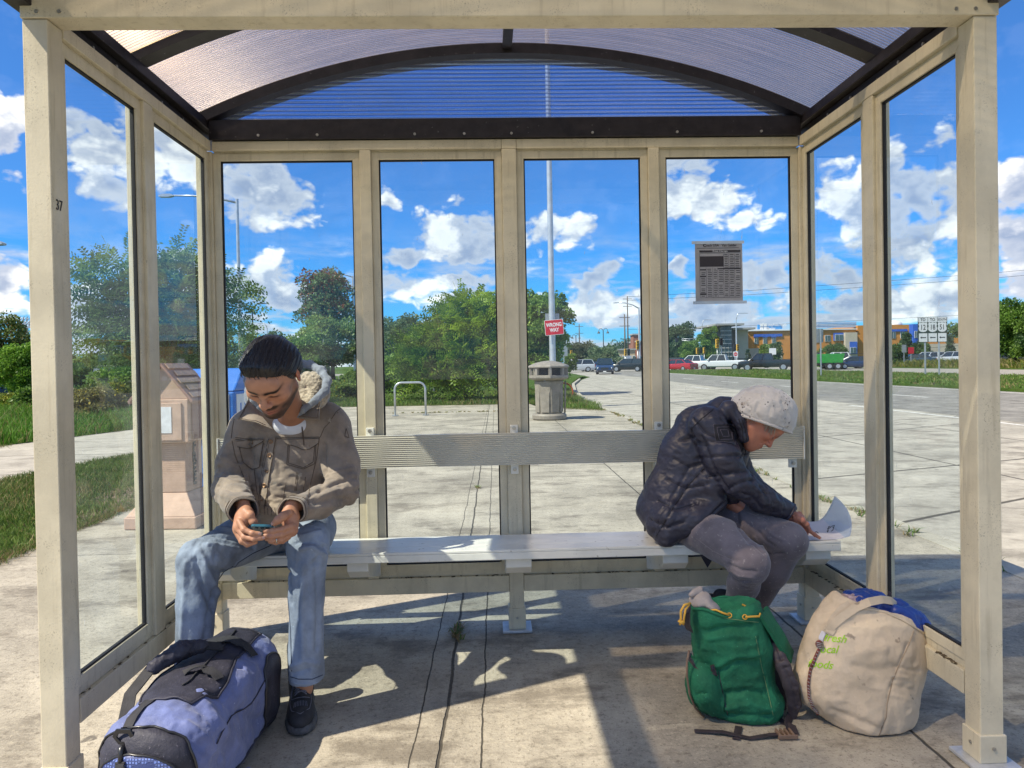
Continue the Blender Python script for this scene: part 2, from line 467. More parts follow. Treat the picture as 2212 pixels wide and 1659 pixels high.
def post(x0, x1, y0, y1, z0, z1, sleeve=None, plate=True):
    p = MB().box(x0, x1, y0, y1, z0, z1).build('post', M_post, shelter, bev=.003)
    if sleeve:
        e = .006
        MB().box(x0 - e, x1 + e, y0 - e, y1 + e, .014, sleeve).build('post_sleeve', M_post, p, bev=.003)
        if plate:
            b = MB().box(x0 - .035, x1 + .035, y0 - .03, y1 + .03, .002, .014).build('base_plate', M_plate, p, bev=.003)
        for a_, b_ in ((((x0 + x1)/2, y0 - e - .004, sleeve*.6), ((x0 + x1)/2, y0 - e + .002, sleeve*.6)), ((x0 - e - .004, (y0 + y1)/2, sleeve*.62), (x0 - e + .002, (y0 + y1)/2, sleeve*.62))):
            MB().tube([a_, b_], .0055, 8).build('bolt', M_bolt, p, smooth=True, auto=40)
    return p
FL = post(XLo, XLi, YF0, YF1, .002, 2.298, .10)
FR = post(XRi, XRo, YF0, YF1, .002, 2.298, .10)
BL = post(XLo, XLi, YB0, YB1, .002, 2.276, .125)
BR = post(XRi, XRo, YB0, YB1, .002, 2.276, .125)
BC = post(CX - .034, CX + .034, YB0, YB1, .002, 2.276, .112)
XQ1, XQ2 = -.565, .79
for xq in (XQ1, XQ2): post(xq - .026, xq + .026, YB0, YB1, .268, 2.276)
YM = 2.755
for (a, b) in ((XLo, XLi), (XRi, XRo)): post(a + .002, b - .002, YM - .037, YM + .037, .268, 2.276)

# beams
MB().box(XLo - .004, XRo + .004, YF0 - .004, YF1 + .006, 2.300, 2.375).build('front_beam', M_post, shelter, bev=.003)
for nm, z0, z1 in (('top_rail', 2.277, 2.322), ('bottom_rail', .190, .266)):
    MB().box(XLi + .001, CX - .035, YB0 + .002, YB1 - .002, z0, z1).build(nm, M_post, shelter, bev=.003)
    MB().box(CX + .035, XRi - .001, YB0 + .002, YB1 - .002, z0, z1).build(nm, M_post, shelter, bev=.003)
    for (a, b) in ((XLo, XLi), (XRi, XRo)):
        MB().box(a + .001, b - .001, YF1 + .007, YB0 - .001, z0, z1).build(nm, M_post, shelter, bev=.003)
MB().box(CX - .034, CX + .034, YB0, YB1, 2.277, 2.3215).build('top_rail', M_post, shelter, bev=.002)

# windows: a frame with mitred corners round one pane
def window(o, u, w, h, th=.030, fr=.034, gy=.010):
    """o lower-left corner, u horizontal unit direction, inside face normal n points into the shelter"""
    n = Vector((u.y, -u.x, 0)) if abs(u.x) > .5 else (Vector((1, 0, 0)) if o.x < CX else Vector((-1, 0, 0)))
    z = Vector((0, 0, 1))
    f = MB()
    def pt(a, b, d): return o + u*a + z*b + n*d
    outer = [(0, 0), (w, 0), (w, h), (0, h)]; inner = [(fr, fr), (w - fr, fr), (w - fr, h - fr), (fr, h - fr)]
    for i in range(4):
        j = (i + 1) % 4
        a, b, c, d = outer[i], outer[j], inner[j], inner[i]
        fp = [pt(*a, 0), pt(*b, 0), pt(*c, 0), pt(*d, 0)]; bp = [pt(*a, -th), pt(*b, -th), pt(*c, -th), pt(*d, -th)]
        f.add(fp + bp, [(0, 1, 2, 3), (7, 6, 5, 4), (0, 4, 5, 1), (2, 6, 7, 3), (1, 5, 6, 2), (3, 7, 4, 0)])
    wn = f.build('window', M_post, shelter, bev=.0012)
    g = MB(); e = .006
    for i in range(4):
        j = (i + 1) % 4
        ii = [(fr + e, fr + e), (w - fr - e, fr + e), (w - fr - e, h - fr - e), (fr + e, h - fr - e)]
        c, d, c2, d2 = inner[j], inner[i], ii[j], ii[i]
        fp = [pt(*d, -gy + .003), pt(*c, -gy + .003), pt(*c2, -gy + .003), pt(*d2, -gy + .003)]
        bp = [pt(*d, -gy - .010), pt(*c, -gy - .010), pt(*c2, -gy - .010), pt(*d2, -gy - .010)]
        g.add(fp + bp, [(0, 1, 2, 3), (7, 6, 5, 4), (0, 4, 5, 1), (2, 6, 7, 3)])
    g.build('gasket', M_gasket, wn)
    p = MB(); 
    p.quad(pt(fr + .002, fr + .002, -gy - .003), pt(w - fr - .002, fr + .002, -gy - .003), pt(w - fr - .002, h - fr - .002, -gy - .003), pt(fr + .002, h - fr - .002, -gy - .003))
    pn = p.build('pane', M_glass, wn)
    return wn
zb, zt_ = .292, 2.268
for (a, b) in ((XLi + .0005, XQ1 - .0265), (XQ1 + .0265, CX - .0345), (CX + .0345, XQ2 - .0265), (XQ2 + .0265, XRi - .0005)):
    window(Vector((a, YB0 + .016, zb)), Vector((1, 0, 0)), b - a, zt_ - zb)
for xx, sgn in ((XLi - .014, 1), (XRi + .014, -1)):
    for (a, b) in ((YF1 + .0005, YM - .0375), (YM + .0375, YB0 - .0005)):
        window(Vector((xx, a, zb)), Vector((0, 1, 0)), b - a, zt_ - zb)
# filler strips carrying the frames on the bottom and top rails
for z0, z1 in ((.267, .2915), (2.2685, 2.2765)):
    f = MB(); f.box(XLi + .003, XRi - .003, YB0 + .022, YB1 - .012, z0, z1)
    f.box(XLo + .014, XLi - .018, YF1 + .004, YB0 - .004, z0, z1); f.box(XRi + .018, XRo - .014, YF1 + .004, YB0 - .004, z0, z1)
    f.build('sill_strip', M_post, shelter)
# leaf litter on the bottom rails
random.seed(4)
lt = MB()
for i in range(150):
    if random.random() < .55:
        x = random.choice([random.uniform(-.5, .05), random.uniform(.45, .75), random.uniform(-1.2, -.8), random.uniform(.2, 1.4)]); y = YB0 + .004 + random.random()*.012
    else:
        x = XRi + .003 + random.random()*.012; y = random.choice([random.uniform(2.25, 2.36), random.uniform(2.9, 3.3), random.uniform(2.9, 3.3)])
        if random.random() < .3: x = XLi - .003 - random.random()*.012; y = random.uniform(2.25, 3.3)
    a = random.random()*6.28; r = random.uniform(.002, .006)
    M_ = Matrix.Translation((x, y, .2672)) @ Matrix.Rotation(a, 4, 'Z') @ Matrix.Rotation(random.uniform(-.4, .4), 4, 'X')
    lt.box(-r*1.6, r*1.6, -r*.6, r*.6, 0, .0012, M_)
tag(lt.build('dry_litter', M_dirt), 'dry brown leaf crumbs lying along the bottom rails of the shelter', 'leaf litter', kind='stuff')

# roof: arched barrel, axis front to back
YR0, YR1 = .95, YB1 + .12
HS = (XRo - XLo)/2 + .02; RISE = .335; ZE = 2.425
RR = (HS*HS + RISE*RISE)/(2*RISE); ZC = ZE + RISE - RR; TH0 = math.asin(HS/RR)
ef = MB()
for s_ in (-1, 1):
    xo = CX + s_*HS; xi = xo - s_*.085
    ef.box(min(xo, xi), max(xo, xi), YR0, YR1, 2.3775 if False else 2.378, 2.420)
    xi2 = xo - s_*.052; xo2 = xo + s_*.012
    ef.box(min(xo2, xi2), max(xo2, xi2), YR0 - .003, YR1 + .003, 2.335, 2.377)
ef.box(CX - HS + .087, CX + HS - .087, YB0 - .012, YB1 + .01, 2.324, 2.418)
ef.box(CX - HS + .087, CX + HS - .087, YF0 + .002, YF1 - .01, 2.377, 2.418)
roofo = ef.build('roof', M_black, shelter, bev=.003)
def arc(y0, y1, r0, r1, th0=TH0, n=48, name='roof_rib', m=M_black, par=None):
    a = MB(); vs = []
    for i in range(n + 1):
        t = -th0 + 2*th0*i/n
        for (rr, yy) in ((r0, y0), (r0, y1), (r1, y1), (r1, y0)):
            vs.append((CX + rr*math.sin(t), yy, ZC + rr*math.cos(t)))
    fs = [(i*4 + k, i*4 + (k + 1) % 4, (i + 1)*4 + (k + 1) % 4, (i + 1)*4 + k) for i in range(n) for k in range(4)]
    fs += [(3, 2, 1, 0), (n*4, n*4 + 1, n*4 + 2, n*4 + 3)]
    a.add(vs, fs)
    return a.build(name, m, par or roofo, smooth=True, auto=35)
arc(YB0 - .03, YB1 + .02, RR - .050, RR - .003)
arc(2.70, 2.775, RR - .040, RR - .003)
arc(YF0 - .03, YF1 - .0, RR - .050, RR - .003)
arc(YR0 + .004, YR0 + .06, RR - .050, RR - .003)
MB().box(CX - .022, CX + .022, YF1 + .002, YB0 - .032, ZC + RR - .034, ZC + RR - .004).build('ridge_beam', M_black, roofo, bev=.002)
# sheet, in two bays
for (y0, y1) in ((YR0 + .004, 1.6), (1.603, 2.736), (2.739, YR1 - .004)):
    a = MB(); n = 64; vs = []
    for i in range(n + 1):
        t = -TH0*.995 + 2*TH0*.995*i/n
        vs += [(CX + RR*math.sin(t), y0, ZC + RR*math.cos(t)), (CX + RR*math.sin(t), y1, ZC + RR*math.cos(t))]
    a.add(vs, [(2*i, 2*i + 1, 2*i + 3, 2*i + 2) for i in range(n)])
    # the webs between the sheet's two skins run round the arch and catch the sun
    a.cur = 1; k = int((y1 - y0)/.016)
    for j in range(k):
        yy = y0 + .008 + j*.016; vs = []
        for i in range(n + 1):
            t = -TH0*.99 + 2*TH0*.99*i/n
            vs += [(CX + (RR - .0006)*math.sin(t), yy, ZC + (RR - .0006)*math.cos(t)), (CX + (RR - .011)*math.sin(t), yy - .0035, ZC + (RR - .011)*math.cos(t))]
        a.add(vs, [(2*i, 2*i + 1, 2*i + 3, 2*i + 2) for i in range(n)])
    a.cur = 0
    a.build('roof_sheet', [M_roof, M_web_], roofo, smooth=True)
# gable infill at the back
a = MB(); n = 48; vs = []; yy = YB0 + .03; ra = RR - .045
xg = math.sqrt(ra*ra - (2.4190 - ZC)**2)
for i in range(n + 1):
    x = -xg + 2*xg*i/n
    vs += [(CX + x, yy, 2.4185), (CX + x, yy, max(2.4186, ZC + math.sqrt(ra*ra - x*x)))]
a.add(vs, [(2*i, 2*i + 2, 2*i + 3, 2*i + 1) for i in range(n)])
a.build('gable_sheet', M_gable, roofo)
# bolts along the black fascia
for x in (-1.05, -.78, -.33, -.1, .12, .50, .90, 1.30):
    MB().tube([(x, YB0 - .0125, 2.343), (x, YB0 - .018, 2.343)], .006, 10).build('rivet', M_bolt, roofo, smooth=True, auto=40)
for y in (2.45, 2.6, 2.95, 3.15):
    for s_ in (-1, 1):
        x = CX + s_*(HS - .052); MB().tube([(x, y, 2.352), (x - s_*.006, y, 2.352)], .006, 10).build('rivet', M_bolt, roofo, smooth=True, auto=40)
for x in (-1.30, -1.235, 1.43, 1.49):
    MB().tube([(x, YF0 - .006, 2.318), (x, YF0 - .002, 2.318)], .006, 10).build('screw', M_bolt, shelter, smooth=True, auto=40)

# pen marks on the posts
text('pen_marking', '37', frame(P(119, 445, 2.17) + Vector((.0015 + (XLi - P(119, 445, 2.17).x), 0, 0)), (0, 1, 0), (0, 0, 1)), .045, M_marker, FL, sx=.75)
text('pen_marking', 'QUEET', frame((XRi + .035, YM - .0380, P(1868, 540, YM).z), (.15, 0, -1), (1, 0, .15)), .034, M_marker, shelter, sx=1.1)

# ------------------------------------------------------------------ bench
M_bench = mat('bench_paint', (.68, .67, .61), rough=.33, var=.10, vscale=5, bump=.0004, bscale=140, spots=.05, spotcol=(.25, .22, .17, 1), spotscale=30, spec=.5)
def ribbed():
    m, q = newmat('ribbed_aluminium')
    b = q.n('ShaderNodeBsdfPrincipled'); co = q.n('ShaderNodeTexCoord').outputs['Object']
    f = q.ss(q.noise(co, 4, 4, .6), .3, .7, .90, 1.1)
    q.link(q.mix(1.0, (.58, .55, .46, 1), q.xyz(f, f, f), 'MULTIPLY'), b.inputs['Base Color']); b.inputs['Roughness'].default_value = .34
    o = q.n('ShaderNodeOutputMaterial'); q.link(b.outputs[0], o.inputs[0]); return m
M_rib = ribbed()
bench = empty('bench', (CX, 3.2, 0), label='long pale metal bench with ribbed backrest fixed along the back glass wall', cat='bench')
bx0, bx1 = -1.255, 1.468
TS = Matrix.Translation((0, 2.99, .487)) @ Matrix.Rotation(-.062, 4, 'X')
st = MB()
for k in range(3):                                # seat of three interlocking planks
    y0 = .001 + k*.119; st.box(bx0 + .03, bx1 + .012, y0, y0 + .1175, -.012, 0, TS)
st.box(bx0 + .03, bx1 + .012, .001, .008, -.042, -.0122, TS); st.box(bx0 + .03, bx1 + .012, .346, .353, -.042, -.0122, TS)
seat = st.build('seat', M_bench, bench, bev=.0025)
# ribbed backrest: corrugated profile
pr_ = [(3.332, .802)]
nr = 15; z0, z1 = .800, .938
for i in range(nr):
    za = z0 + (z1 - z0)*(i + .12)/nr; zb_ = z0 + (z1 - z0)*(i + .42)/nr; zc = z0 + (z1 - z0)*(i + .58)/nr; zd = z0 + (z1 - z0)*(i + .88)/nr
    pr_ += [(3.322, za), (3.317, zb_), (3.317, zc), (3.322, zd)]
pr_ += [(3.320, .944), (3.342, .944), (3.342, .796), (3.320, .796)]
pr_ = [(3.342, .796), (3.318, .796)] + [p for p in pr_[1:-4]] + [(3.318, .944), (3.342, .944)]
br = MB().prism(pr_, 'x', bx0, bx1).build('backrest', M_rib, bench)
for x in (bx0 - .005, bx1):
    MB().box(x, x + .006, 3.312, 3.346, .792, .948).build('end_cap', M_bench, br, bev=.001)
for x in (-1.20, XQ1, CX, XQ2, 1.43):
    k = MB()
    k.box(x - .018, x + .018, 3.343, 3.3615, .75, .98)
    k.build('bracket', M_bench, bench, bev=.002)
    for z in (.966, .772): MB().tube([(x, 3.343, z), (x, 3.337, z), (x, 3.3365, z), (x, 3.334, z)], [.009, .009, .004, .004], 12).build('bolt', M_bolt, bench, smooth=True, auto=40)
for x in (-1.15, XQ1 - .01, CX, XQ2 - .01, 1.40):
    w_ = .045 if x in (-1.15, XQ1 - .01) else .055
    MB().prism([(3.03, .440), (3.03, .400), (3.08, .362), (3.345, .285), (3.3615, .285), (3.3615, .440)], 'x', x - w_, x + w_).build('seat_bracket', M_bench, bench, bev=.003)
# ------------------------------------------------------------------ ground
def concrete(name, base, joints_x=(), joints_y=(), speck=.5, tiltj=0.0, rough=.85, dark=(.10, .085, .065), broom=True, patch=.16):
    m, q = newmat(name)
    b = q.n('ShaderNodeBsdfPrincipled'); o = q.n('ShaderNodeOutputMaterial')
    co = q.n('ShaderNodeTexCoord').outputs['Object']; s3 = q.sep(co)
    f = q.ss(q.noise(co, 1.1, 6, .62), .3, .7, 1 - patch, 1 + patch)
    f2 = q.ss(q.noise(co, 9, 4, .6), .3, .7, .90, 1.1)
    col = q.mix(1.0, (*base, 1), q.xyz(f, f, f), 'MULTIPLY'); col = q.mix(1.0, col, q.xyz(f2, f2, f2), 'MULTIPLY')
    sp = q.noise(co, 110, 3, .7)
    col = q.mix(q.ss(sp, .58, .70, 0, speck), col, (base[0]*1.45, base[1]*1.42, base[2]*1.4, 1))
    col = q.mix(q.ss(sp, .42, .30, 0, speck), col, (*dark, 1))
    st = q.noise(co, 7.0, 2, .5)                                     # old gum and oil spots
    vo = q.n('ShaderNodeTexVoronoi'); vo.inputs['Scale'].default_value = 3.1; q.link(q.vmath('ADD', co, q.vmath('MULTIPLY', q.noise(co, 20, 2, .5, out=1), (.05, .05, 0))), vo.inputs['Vector'])
    gum = q.math('MULTIPLY', q.ss(vo.outputs['Distance'], .085, .06), q.ss(q.sep(vo.outputs['Color'])[0], .62, .66))
    col = q.mix(q.math('MULTIPLY', gum, .75), col, (.09, .08, .07, 1))
    grit = q.noise(co, 38, 4, .75)
    col = q.mix(q.ss(grit, .52, .66, 0, speck*.45), col, (base[0]*1.4, base[1]*1.38, base[2]*1.3, 1)); col = q.mix(q.ss(grit, .46, .34, 0, speck*.75), col, (base[0]*.40, base[1]*.38, base[2]*.36, 1))
    dirt = q.noise(q.vmath('MULTIPLY', co, (1, 1.8, 1)), 1.6, 9, .72)           # trodden-in dirt
    col = q.mix(q.ss(dirt, .49, .63, 0, patch*2.7), col, (base[0]*.36, base[1]*.34, base[2]*.33, 1))
    jm = None
    wob = q.math('MULTIPLY', q.math('SUBTRACT', q.noise(co, 3.0, 4, .7), .5), .03)
    for axis, lst in ((0, joints_x), (1, joints_y)):
        for (c, w, slope) in lst:
            e = q.math('ADD', q.math('SUBTRACT', s3[axis], c), q.math('MULTIPLY', s3[1 - axis], -slope))
            e = q.math('ABSOLUTE', q.math('ADD', e, wob))
            k = q.ss(e, w*.5, w*1.3, 1, 0)
            jm = k if jm is None else q.math('MAXIMUM', jm, k)
    hgt = q.noise(co, 90, 4, .65)
    if broom:
        hgt = q.math('ADD', hgt, q.math('MULTIPLY', q.noise(q.vmath('MULTIPLY', co, (2, 60, 1)), 3, 3, .6), .8))
    if jm is not None:
        col = q.mix(q.math('MULTIPLY', jm, .88), col, (.045, .04, .032, 1)); hgt = q.math('SUBTRACT', hgt, q.math('MULTIPLY', jm, 2.0))
    q.link(col, b.inputs['Base Color']); b.inputs['Roughness'].default_value = rough; b.inputs['Specular IOR Level'].default_value = .25
    bn = q.n('ShaderNodeBump'); bn.inputs['Distance'].default_value = .003; q.link(hgt, bn.inputs['Height']); q.link(bn.outputs[0], b.inputs['Normal'])
    q.link(b.outputs[0], o.inputs[0])
    return m
g1, g2 = G(1039, 1007), G(982, 1413)
sl = (g1.x - g2.x)/(g1.y - g2.y); xj = g2.x - sl*g2.y
M_pad = concrete('pad_concrete', (.36, .325, .26), joints_x=((xj, .006, sl), (xj + .135, .003, sl), (xj - .10, .0025, sl*1.4), (1.40, .006, 0)), speck=.85, patch=.26, joints_y=((5.0, .004, 0), (7.9, .005, .0), (10.9, .006, 0), (14.2, .008, .0), (17.0, .004, 0), (18.9, .012, 0), (1.75, .004, 0)))
M_road = concrete('road_concrete', (.36, .335, .28), joints_x=((5.8, .02, 0), (8.4, .02, .0)), joints_y=tuple((y, .03, sl_) for y, sl_ in ((4.1, .5), (6.7, .35), (9.3, .5), (12.5, .3), (16, .4), (20, .3), (26, .3), (34, .2), (45, .2), (60, .1))), speck=.35, patch=.20)
M_asph = concrete('far_road_concrete', (.30, .28, .24), speck=.2, broom=False)
M_path = concrete('path_concrete', (.40, .37, .31), joints_y=tuple((y, .02, 0) for y in (9, 11, 13, 15.5, 18)), speck=.3, broom=False)
M_curb = concrete('curb_concrete', (.40, .37, .30), joints_y=tuple((y, .015, 0) for y in range(3, 60, 3)), speck=.3, broom=False)
def grassmat(name, a, b_, dry):
    m, q = newmat(name); b = q.n('ShaderNodeBsdfPrincipled'); o = q.n('ShaderNodeOutputMaterial')
    co = q.n('ShaderNodeTexCoord').outputs['Object']
    col = q.mix(q.ss(q.noise(co, 2.5, 6, .7), .35, .65), (*a, 1), (*b_, 1))
    col = q.mix(q.ss(q.noise(co, .7, 5, .7), .50, .70, 0, .8), col, (*dry, 1))
    col = q.mix(q.ss(q.noise(co, 30, 3, .7), .4, .6, .0, .5), col, (a[0]*.5, a[1]*.5, a[2]*.5, 1))
    q.link(col, b.inputs['Base Color']); b.inputs['Roughness'].default_value = .9; b.inputs['Specular IOR Level'].default_value = .1
    bn = q.n('ShaderNodeBump'); bn.inputs['Distance'].default_value = .06; q.link(q.noise(co, 25, 5, .7), bn.inputs['Height']); q.link(bn.outputs[0], b.inputs['Normal'])
    q.link(b.outputs[0], o.inputs[0]); return m
M_grass = grassmat('turf', (.055, .105, .016), (.085, .15, .025), (.13, .13, .045))
M_soil = mat('bare_soil', (.15, .11, .07), rough=.95, var=.3, vscale=5, bump=.01, bscale=30)

def sheet(name, pts, z, m, thick=0):
    a = MB(); n = len(pts)
    a.add([(x, y, z) for x, y in pts], [tuple(range(n))])
    if thick: a.add([(x, y, z) for x, y in pts] + [(x, y, z - thick) for x, y in pts], [(i, (i + 1) % n, n + (i + 1) % n, n + i) for i in range(n)])
    o = a.build(name, m)
    # the sheets are horizontal: make them face up
    me = o.data
    if me.polygons[0].normal.z < 0: me.flip_normals()
    o['kind'] = 'structure'
    return o
sheet('terrain', [(-900, -60), (900, -60), (900, 1500), (-900, 1500)], -.14, M_grass)
XC = 3.13                                         # kerb line
far = [(XC, 20), (3.3, 24), (3.9, 32), (5.0, 42), (6.9, 54), (9.0, 64), (10, 90), (10, 400)]
near_road = [(XC, -30)] + far + [(28, 400), (24, 140), (19.6, 90), (19.0, 60), (19.0, -30)]
sheet('road', near_road, -.105, M_road)
sheet('far_road', [(31.5, -30), (46, -30), (46, 60), (47, 90), (52, 400), (36, 400), (31.8, 90), (31, 60)], -.10, M_asph)
sheet('cross_road', [(19.3, 96), (46, 96), (46, 122), (-60, 130), (-60, 104), (9.6, 100)], -.096, M_asph)
pad = [(-3.33, -6), (-3.33, 7.4), (-4.2, 8.6), (-4.6, 22.3), (1.2, 22.0), (1.4, 20.0), (2.6, 19.3), (XC - .15, 18.4), (XC - .15, -6)]
sheet('pavement', pad, 0, M_pad, .14)
sheet('kerb', [(XC - .146, -6), (XC, -6), (XC, 19.8), (3.26, 24), (3.86, 32), (4.96, 42), (6.86, 54), (6.7, 54), (4.8, 42), (3.7, 32), (3.1, 24), (XC - .146, 19.8)], .004, M_curb, .13)
lawn_r = [(XC - .15, 18.45), (2.6, 19.35), (1.45, 20.05), (1.25, 22.05), (-4.55, 22.35), (-9.5, 25), (-30, 30), (-30, 95), (8.5, 95), (8.6, 64), (6.6, 54), (4.75, 42), (3.65, 32), (3.05, 24), (XC - .15, 20)]
sheet('lawn', lawn_r, .008, M_grass)
pw = [(-4.0, -8), (-4.6, 3), (-5.6, 8.2), (-5.2, 11.6), (-4.6, 14.2), (-4.4, 16.2)]
lawn_l = [(-3.34, -8), (-3.34, 7.45), (-4.25, 8.65), (-4.45, 14), (-5.2, 11.6), (-5.75, 8.2), (-6.1, 3), (-6.3, -8)]
sheet('lawn', lawn_l, .012, M_grass, .02)
path = [(-6.3, -8), (-6.1, 3), (-5.75, 8.4), (-5.2, 11.6), (-4.5, 15.5), (-4.62, 23.2), (-6.5, 26), (-9, 27.5), (-12, 28), (-12.2, 26), (-8.6, 24.5), (-7.4, 20), (-7.5, 15.8), (-8.4, 12.6), (-9.2, 8.4), (-9.6, 3), (-9.8, -8)]
sheet('path', path, .004, M_path)
sheet('verge', [(-9.8, -8), (-9.6, 3), (-9.2, 8.4), (-8.4, 12.6), (-7.5, 15.8), (-7.4, 20), (-8.6, 24.5), (-12.2, 26), (-60, 32), (-60, -8)], .010, M_grass)
sheet('median', [(19.05, -30), (31.0, -30), (31.0, 60), (31.4, 84), (29, 93), (22, 93), (19.4, 88), (19.05, 60)], .0, M_grass, .13)
sheet('far_verge', [(46.05, -30), (46.05, 60), (47.2, 94), (150, 94), (150, -30)], .0, M_grass, .12)
M_lane = concrete('worn_lane', (.225, .215, .19), joints_y=tuple((y, .03, .2) for y in (18, 27, 38, 52)), speck=.3, patch=.22, broom=False)
sheet('road_lane', [(10.6, -30), (10.6, 21), (10.9, 30), (12.5, 60), (13, 94), (19.0, 94), (18.9, 60), (18.9, -30)], -.1020, M_lane)
sheet('soil', [(-3.335, 5.9), (-3.335, 7.42), (-3.75, 7.95), (-4.05, 7.7), (-3.9, 7.1), (-3.66, 6.7), (-3.60, 6.2)], .016, M_soil)
# painted lane lines
M_line = mat('road_paint', (.62, .61, .56), rough=.7, var=.25, vscale=14, spots=.12, spotcol=(.36, .335, .28, 1), spotscale=9)
ln = MB()
def stripe(x0, x1, y0, y1): ln.quad((x0, y0, -.1005), (x1, y0, -.1005), (x1, y1, -.1005), (x0, y1, -.1005))
stripe(10.15, 10.27, -10, 20); stripe(18.45, 18.57, 0, 86)
for k in range(12): stripe(14.3, 14.42, -4 + k*9, -1 + k*9)
for k in range(5): stripe(10.15, 10.27, 24 + k*9, 27 + k*9)
o = ln.build('lane_marking', M_line); o['kind'] = 'structure'

# blades of grass, written as one mesh per lawn
def blades(name, pts, n, h0, h1, seed, wd=.004, col_a=(.07, .14, .02), col_b=(.16, .24, .05), dry=.12, label=None, cat='grass', lean=.5, z=.0, clump=0, zfn=None):
    rng = np.random.default_rng(seed)
    pts = np.array(pts)
    if pts.shape[1] == 2 and len(pts) > 2:
        lo, hi = pts.min(0), pts.max(0); out = []
        tot = 0
        while tot < n:
            p = rng.uniform(lo, hi, (n*2, 2)); ins = np.zeros(len(p), bool); j = len(pts) - 1
            for i in range(len(pts)):
                xi, yi = pts[i]; xj, yj = pts[j]
                c = ((yi > p[:, 1]) != (yj > p[:, 1])) & (p[:, 0] < (xj - xi)*(p[:, 1] - yi)/(yj - yi + 1e-12) + xi)
                ins ^= c; j = i
            p = p[ins]; out.append(p); tot += len(p)
        p = np.concatenate(out)[:n]
    cl = fbm(np.c_[p*1.7, np.zeros(len(p))], 3, seed)
    h = rng.uniform(h0, h1, n)*(1 + .45*cl)
    a = rng.uniform(0, 2*np.pi, n); ln_ = rng.normal(0, lean, (n, 2))*h[:, None]
    w = wd*rng.uniform(.6, 1.4, n)
    dx_ = np.c_[np.cos(a)*w, np.sin(a)*w]
    V = np.zeros((n, 5, 3))
    V[:, 0, :2] = p - dx_; V[:, 1, :2] = p + dx_
    mid = p + ln_*.35; V[:, 2, :2] = mid + dx_*.8; V[:, 3, :2] = mid - dx_*.8; V[:, 2:4, 2] = (h*.6)[:, None]
    V[:, 4, :2] = p + ln_; V[:, 4, 2] = h
    V[:, :, 2] += z
    b = np.arange(n)*5
    F = np.concatenate([np.c_[b, b + 1, b + 2], np.c_[b, b + 2, b + 3], np.c_[b + 3, b + 2, b + 4]])
    t = np.clip(.5 + .5*fbm(np.c_[p*3.1, np.ones(len(p))], 2, seed + 5) + rng.normal(0, .25, n), 0, 1)
    c = np.array(col_a)*(1 - t[:, None]) + np.array(col_b)*t[:, None]
    dm = rng.random(n) < np.clip(dry + .5*np.maximum(0, fbm(np.c_[p*.9, 2*np.ones(len(p))], 2, seed + 9) - .25), 0, 1)
    c[dm] = np.array((.26, .22, .09))*rng.uniform(.7, 1.2, (dm.sum(), 1))
    cols = np.repeat(c, 5, 0)
    o = npmesh(name, V.reshape(-1, 3), F, M_blade, cols=cols, smooth=False)
    return tag(o, label, cat, kind='stuff')
M_blade = mat('grass_blade', (.1, .2, .03), rough=.55, var=0, attr='Col', trans=.35, spec=.25)
blades('grass', lawn_l, 95000, .03, .075, 1, wd=.0035, label='short mown grass between the shelter slab and the path', z=.012, col_a=(.05, .10, .015), col_b=(.15, .22, .045))
blades('grass', [(-4.6, 22.4), (1.2, 22.05), (1.5, 20.1), (2.6, 19.4), (2.95, 18.5), (3.0, 24), (3.5, 32), (-9, 32), (-9, 26)], 50000, .06, .16, 2, wd=.008, label='grass beyond the far edge of the slab', z=.008)
blades('grass', [(-9.2, 4), (-9.2, 8.4), (-8.4, 12.6), (-7.5, 15.8), (-7.4, 20), (-8.6, 24), (-16, 24), (-18, 10), (-14, 4)], 60000, .08, .34, 3, wd=.008, label='tall unmown grass at the far side of the path', z=.01, col_a=(.05, .14, .012), col_b=(.13, .28, .03))
blades('grass', [(19.05, 8), (31, 8), (31.0, 60), (31.4, 84), (19.4, 88), (19.05, 60)], 60000, .06, .15, 4, wd=.02, label='grass strip between the two roadways', z=0)
rng = np.random.default_rng(21)
def edge_pts(a, b, n, sp):
    t = rng.random(n)[:, None]; d = np.array(b) - np.array(a); nn = np.array((-d[1], d[0]))/np.linalg.norm(d)
    return np.array(a) + d*t + nn*rng.normal(0, sp, (n, 1))*(.4 + np.abs(noise3(np.c_[t*9, t*0, t*0], 4))[:, None])
ep = np.concatenate([edge_pts((-3.34, 1.5), (-3.34, 7.45), 9000, .06), edge_pts((-3.34, 7.45), (-4.25, 8.65), 1800, .08), edge_pts((-5.75, 8.2), (-5.2, 11.6), 2500, .10), edge_pts((-6.1, 3), (-5.75, 8.2), 3000, .10), edge_pts((-9.2, 8.4), (-8.4, 12.6), 2500, .16), edge_pts((1.25, 22.03), (-4.55, 22.33), 2500, .10), edge_pts((XC - .2, 18.4), (1.5, 20.1), 1500, .10)])
n_e = len(ep)
hh0 = rng.uniform(.015, .06, n_e); aa = rng.uniform(0, 6.28, n_e); lx = rng.normal(0, .035, (n_e, 2)); ww = rng.uniform(.002, .0045, n_e)
V = np.zeros((n_e, 3, 3)); V[:, 0, :2] = ep - np.c_[np.cos(aa), np.sin(aa)]*ww[:, None]; V[:, 1, :2] = ep + np.c_[np.cos(aa), np.sin(aa)]*ww[:, None]; V[:, 2, :2] = ep + lx; V[:, :2, 2] = .004; V[:, 2, 2] = hh0
cc_ = np.where((rng.random(n_e) < .45)[:, None], np.array((.27, .20, .10)), np.array((.10, .17, .03)))*rng.uniform(.7, 1.2, (n_e, 1))
tag(npmesh('grass', V.reshape(-1, 3), np.arange(n_e*3).reshape(-1, 3), M_blade, cols=np.repeat(cc_, 3, 0), smooth=False), 'ragged dry grass creeping over the slab and path edges', 'grass', kind='stuff')
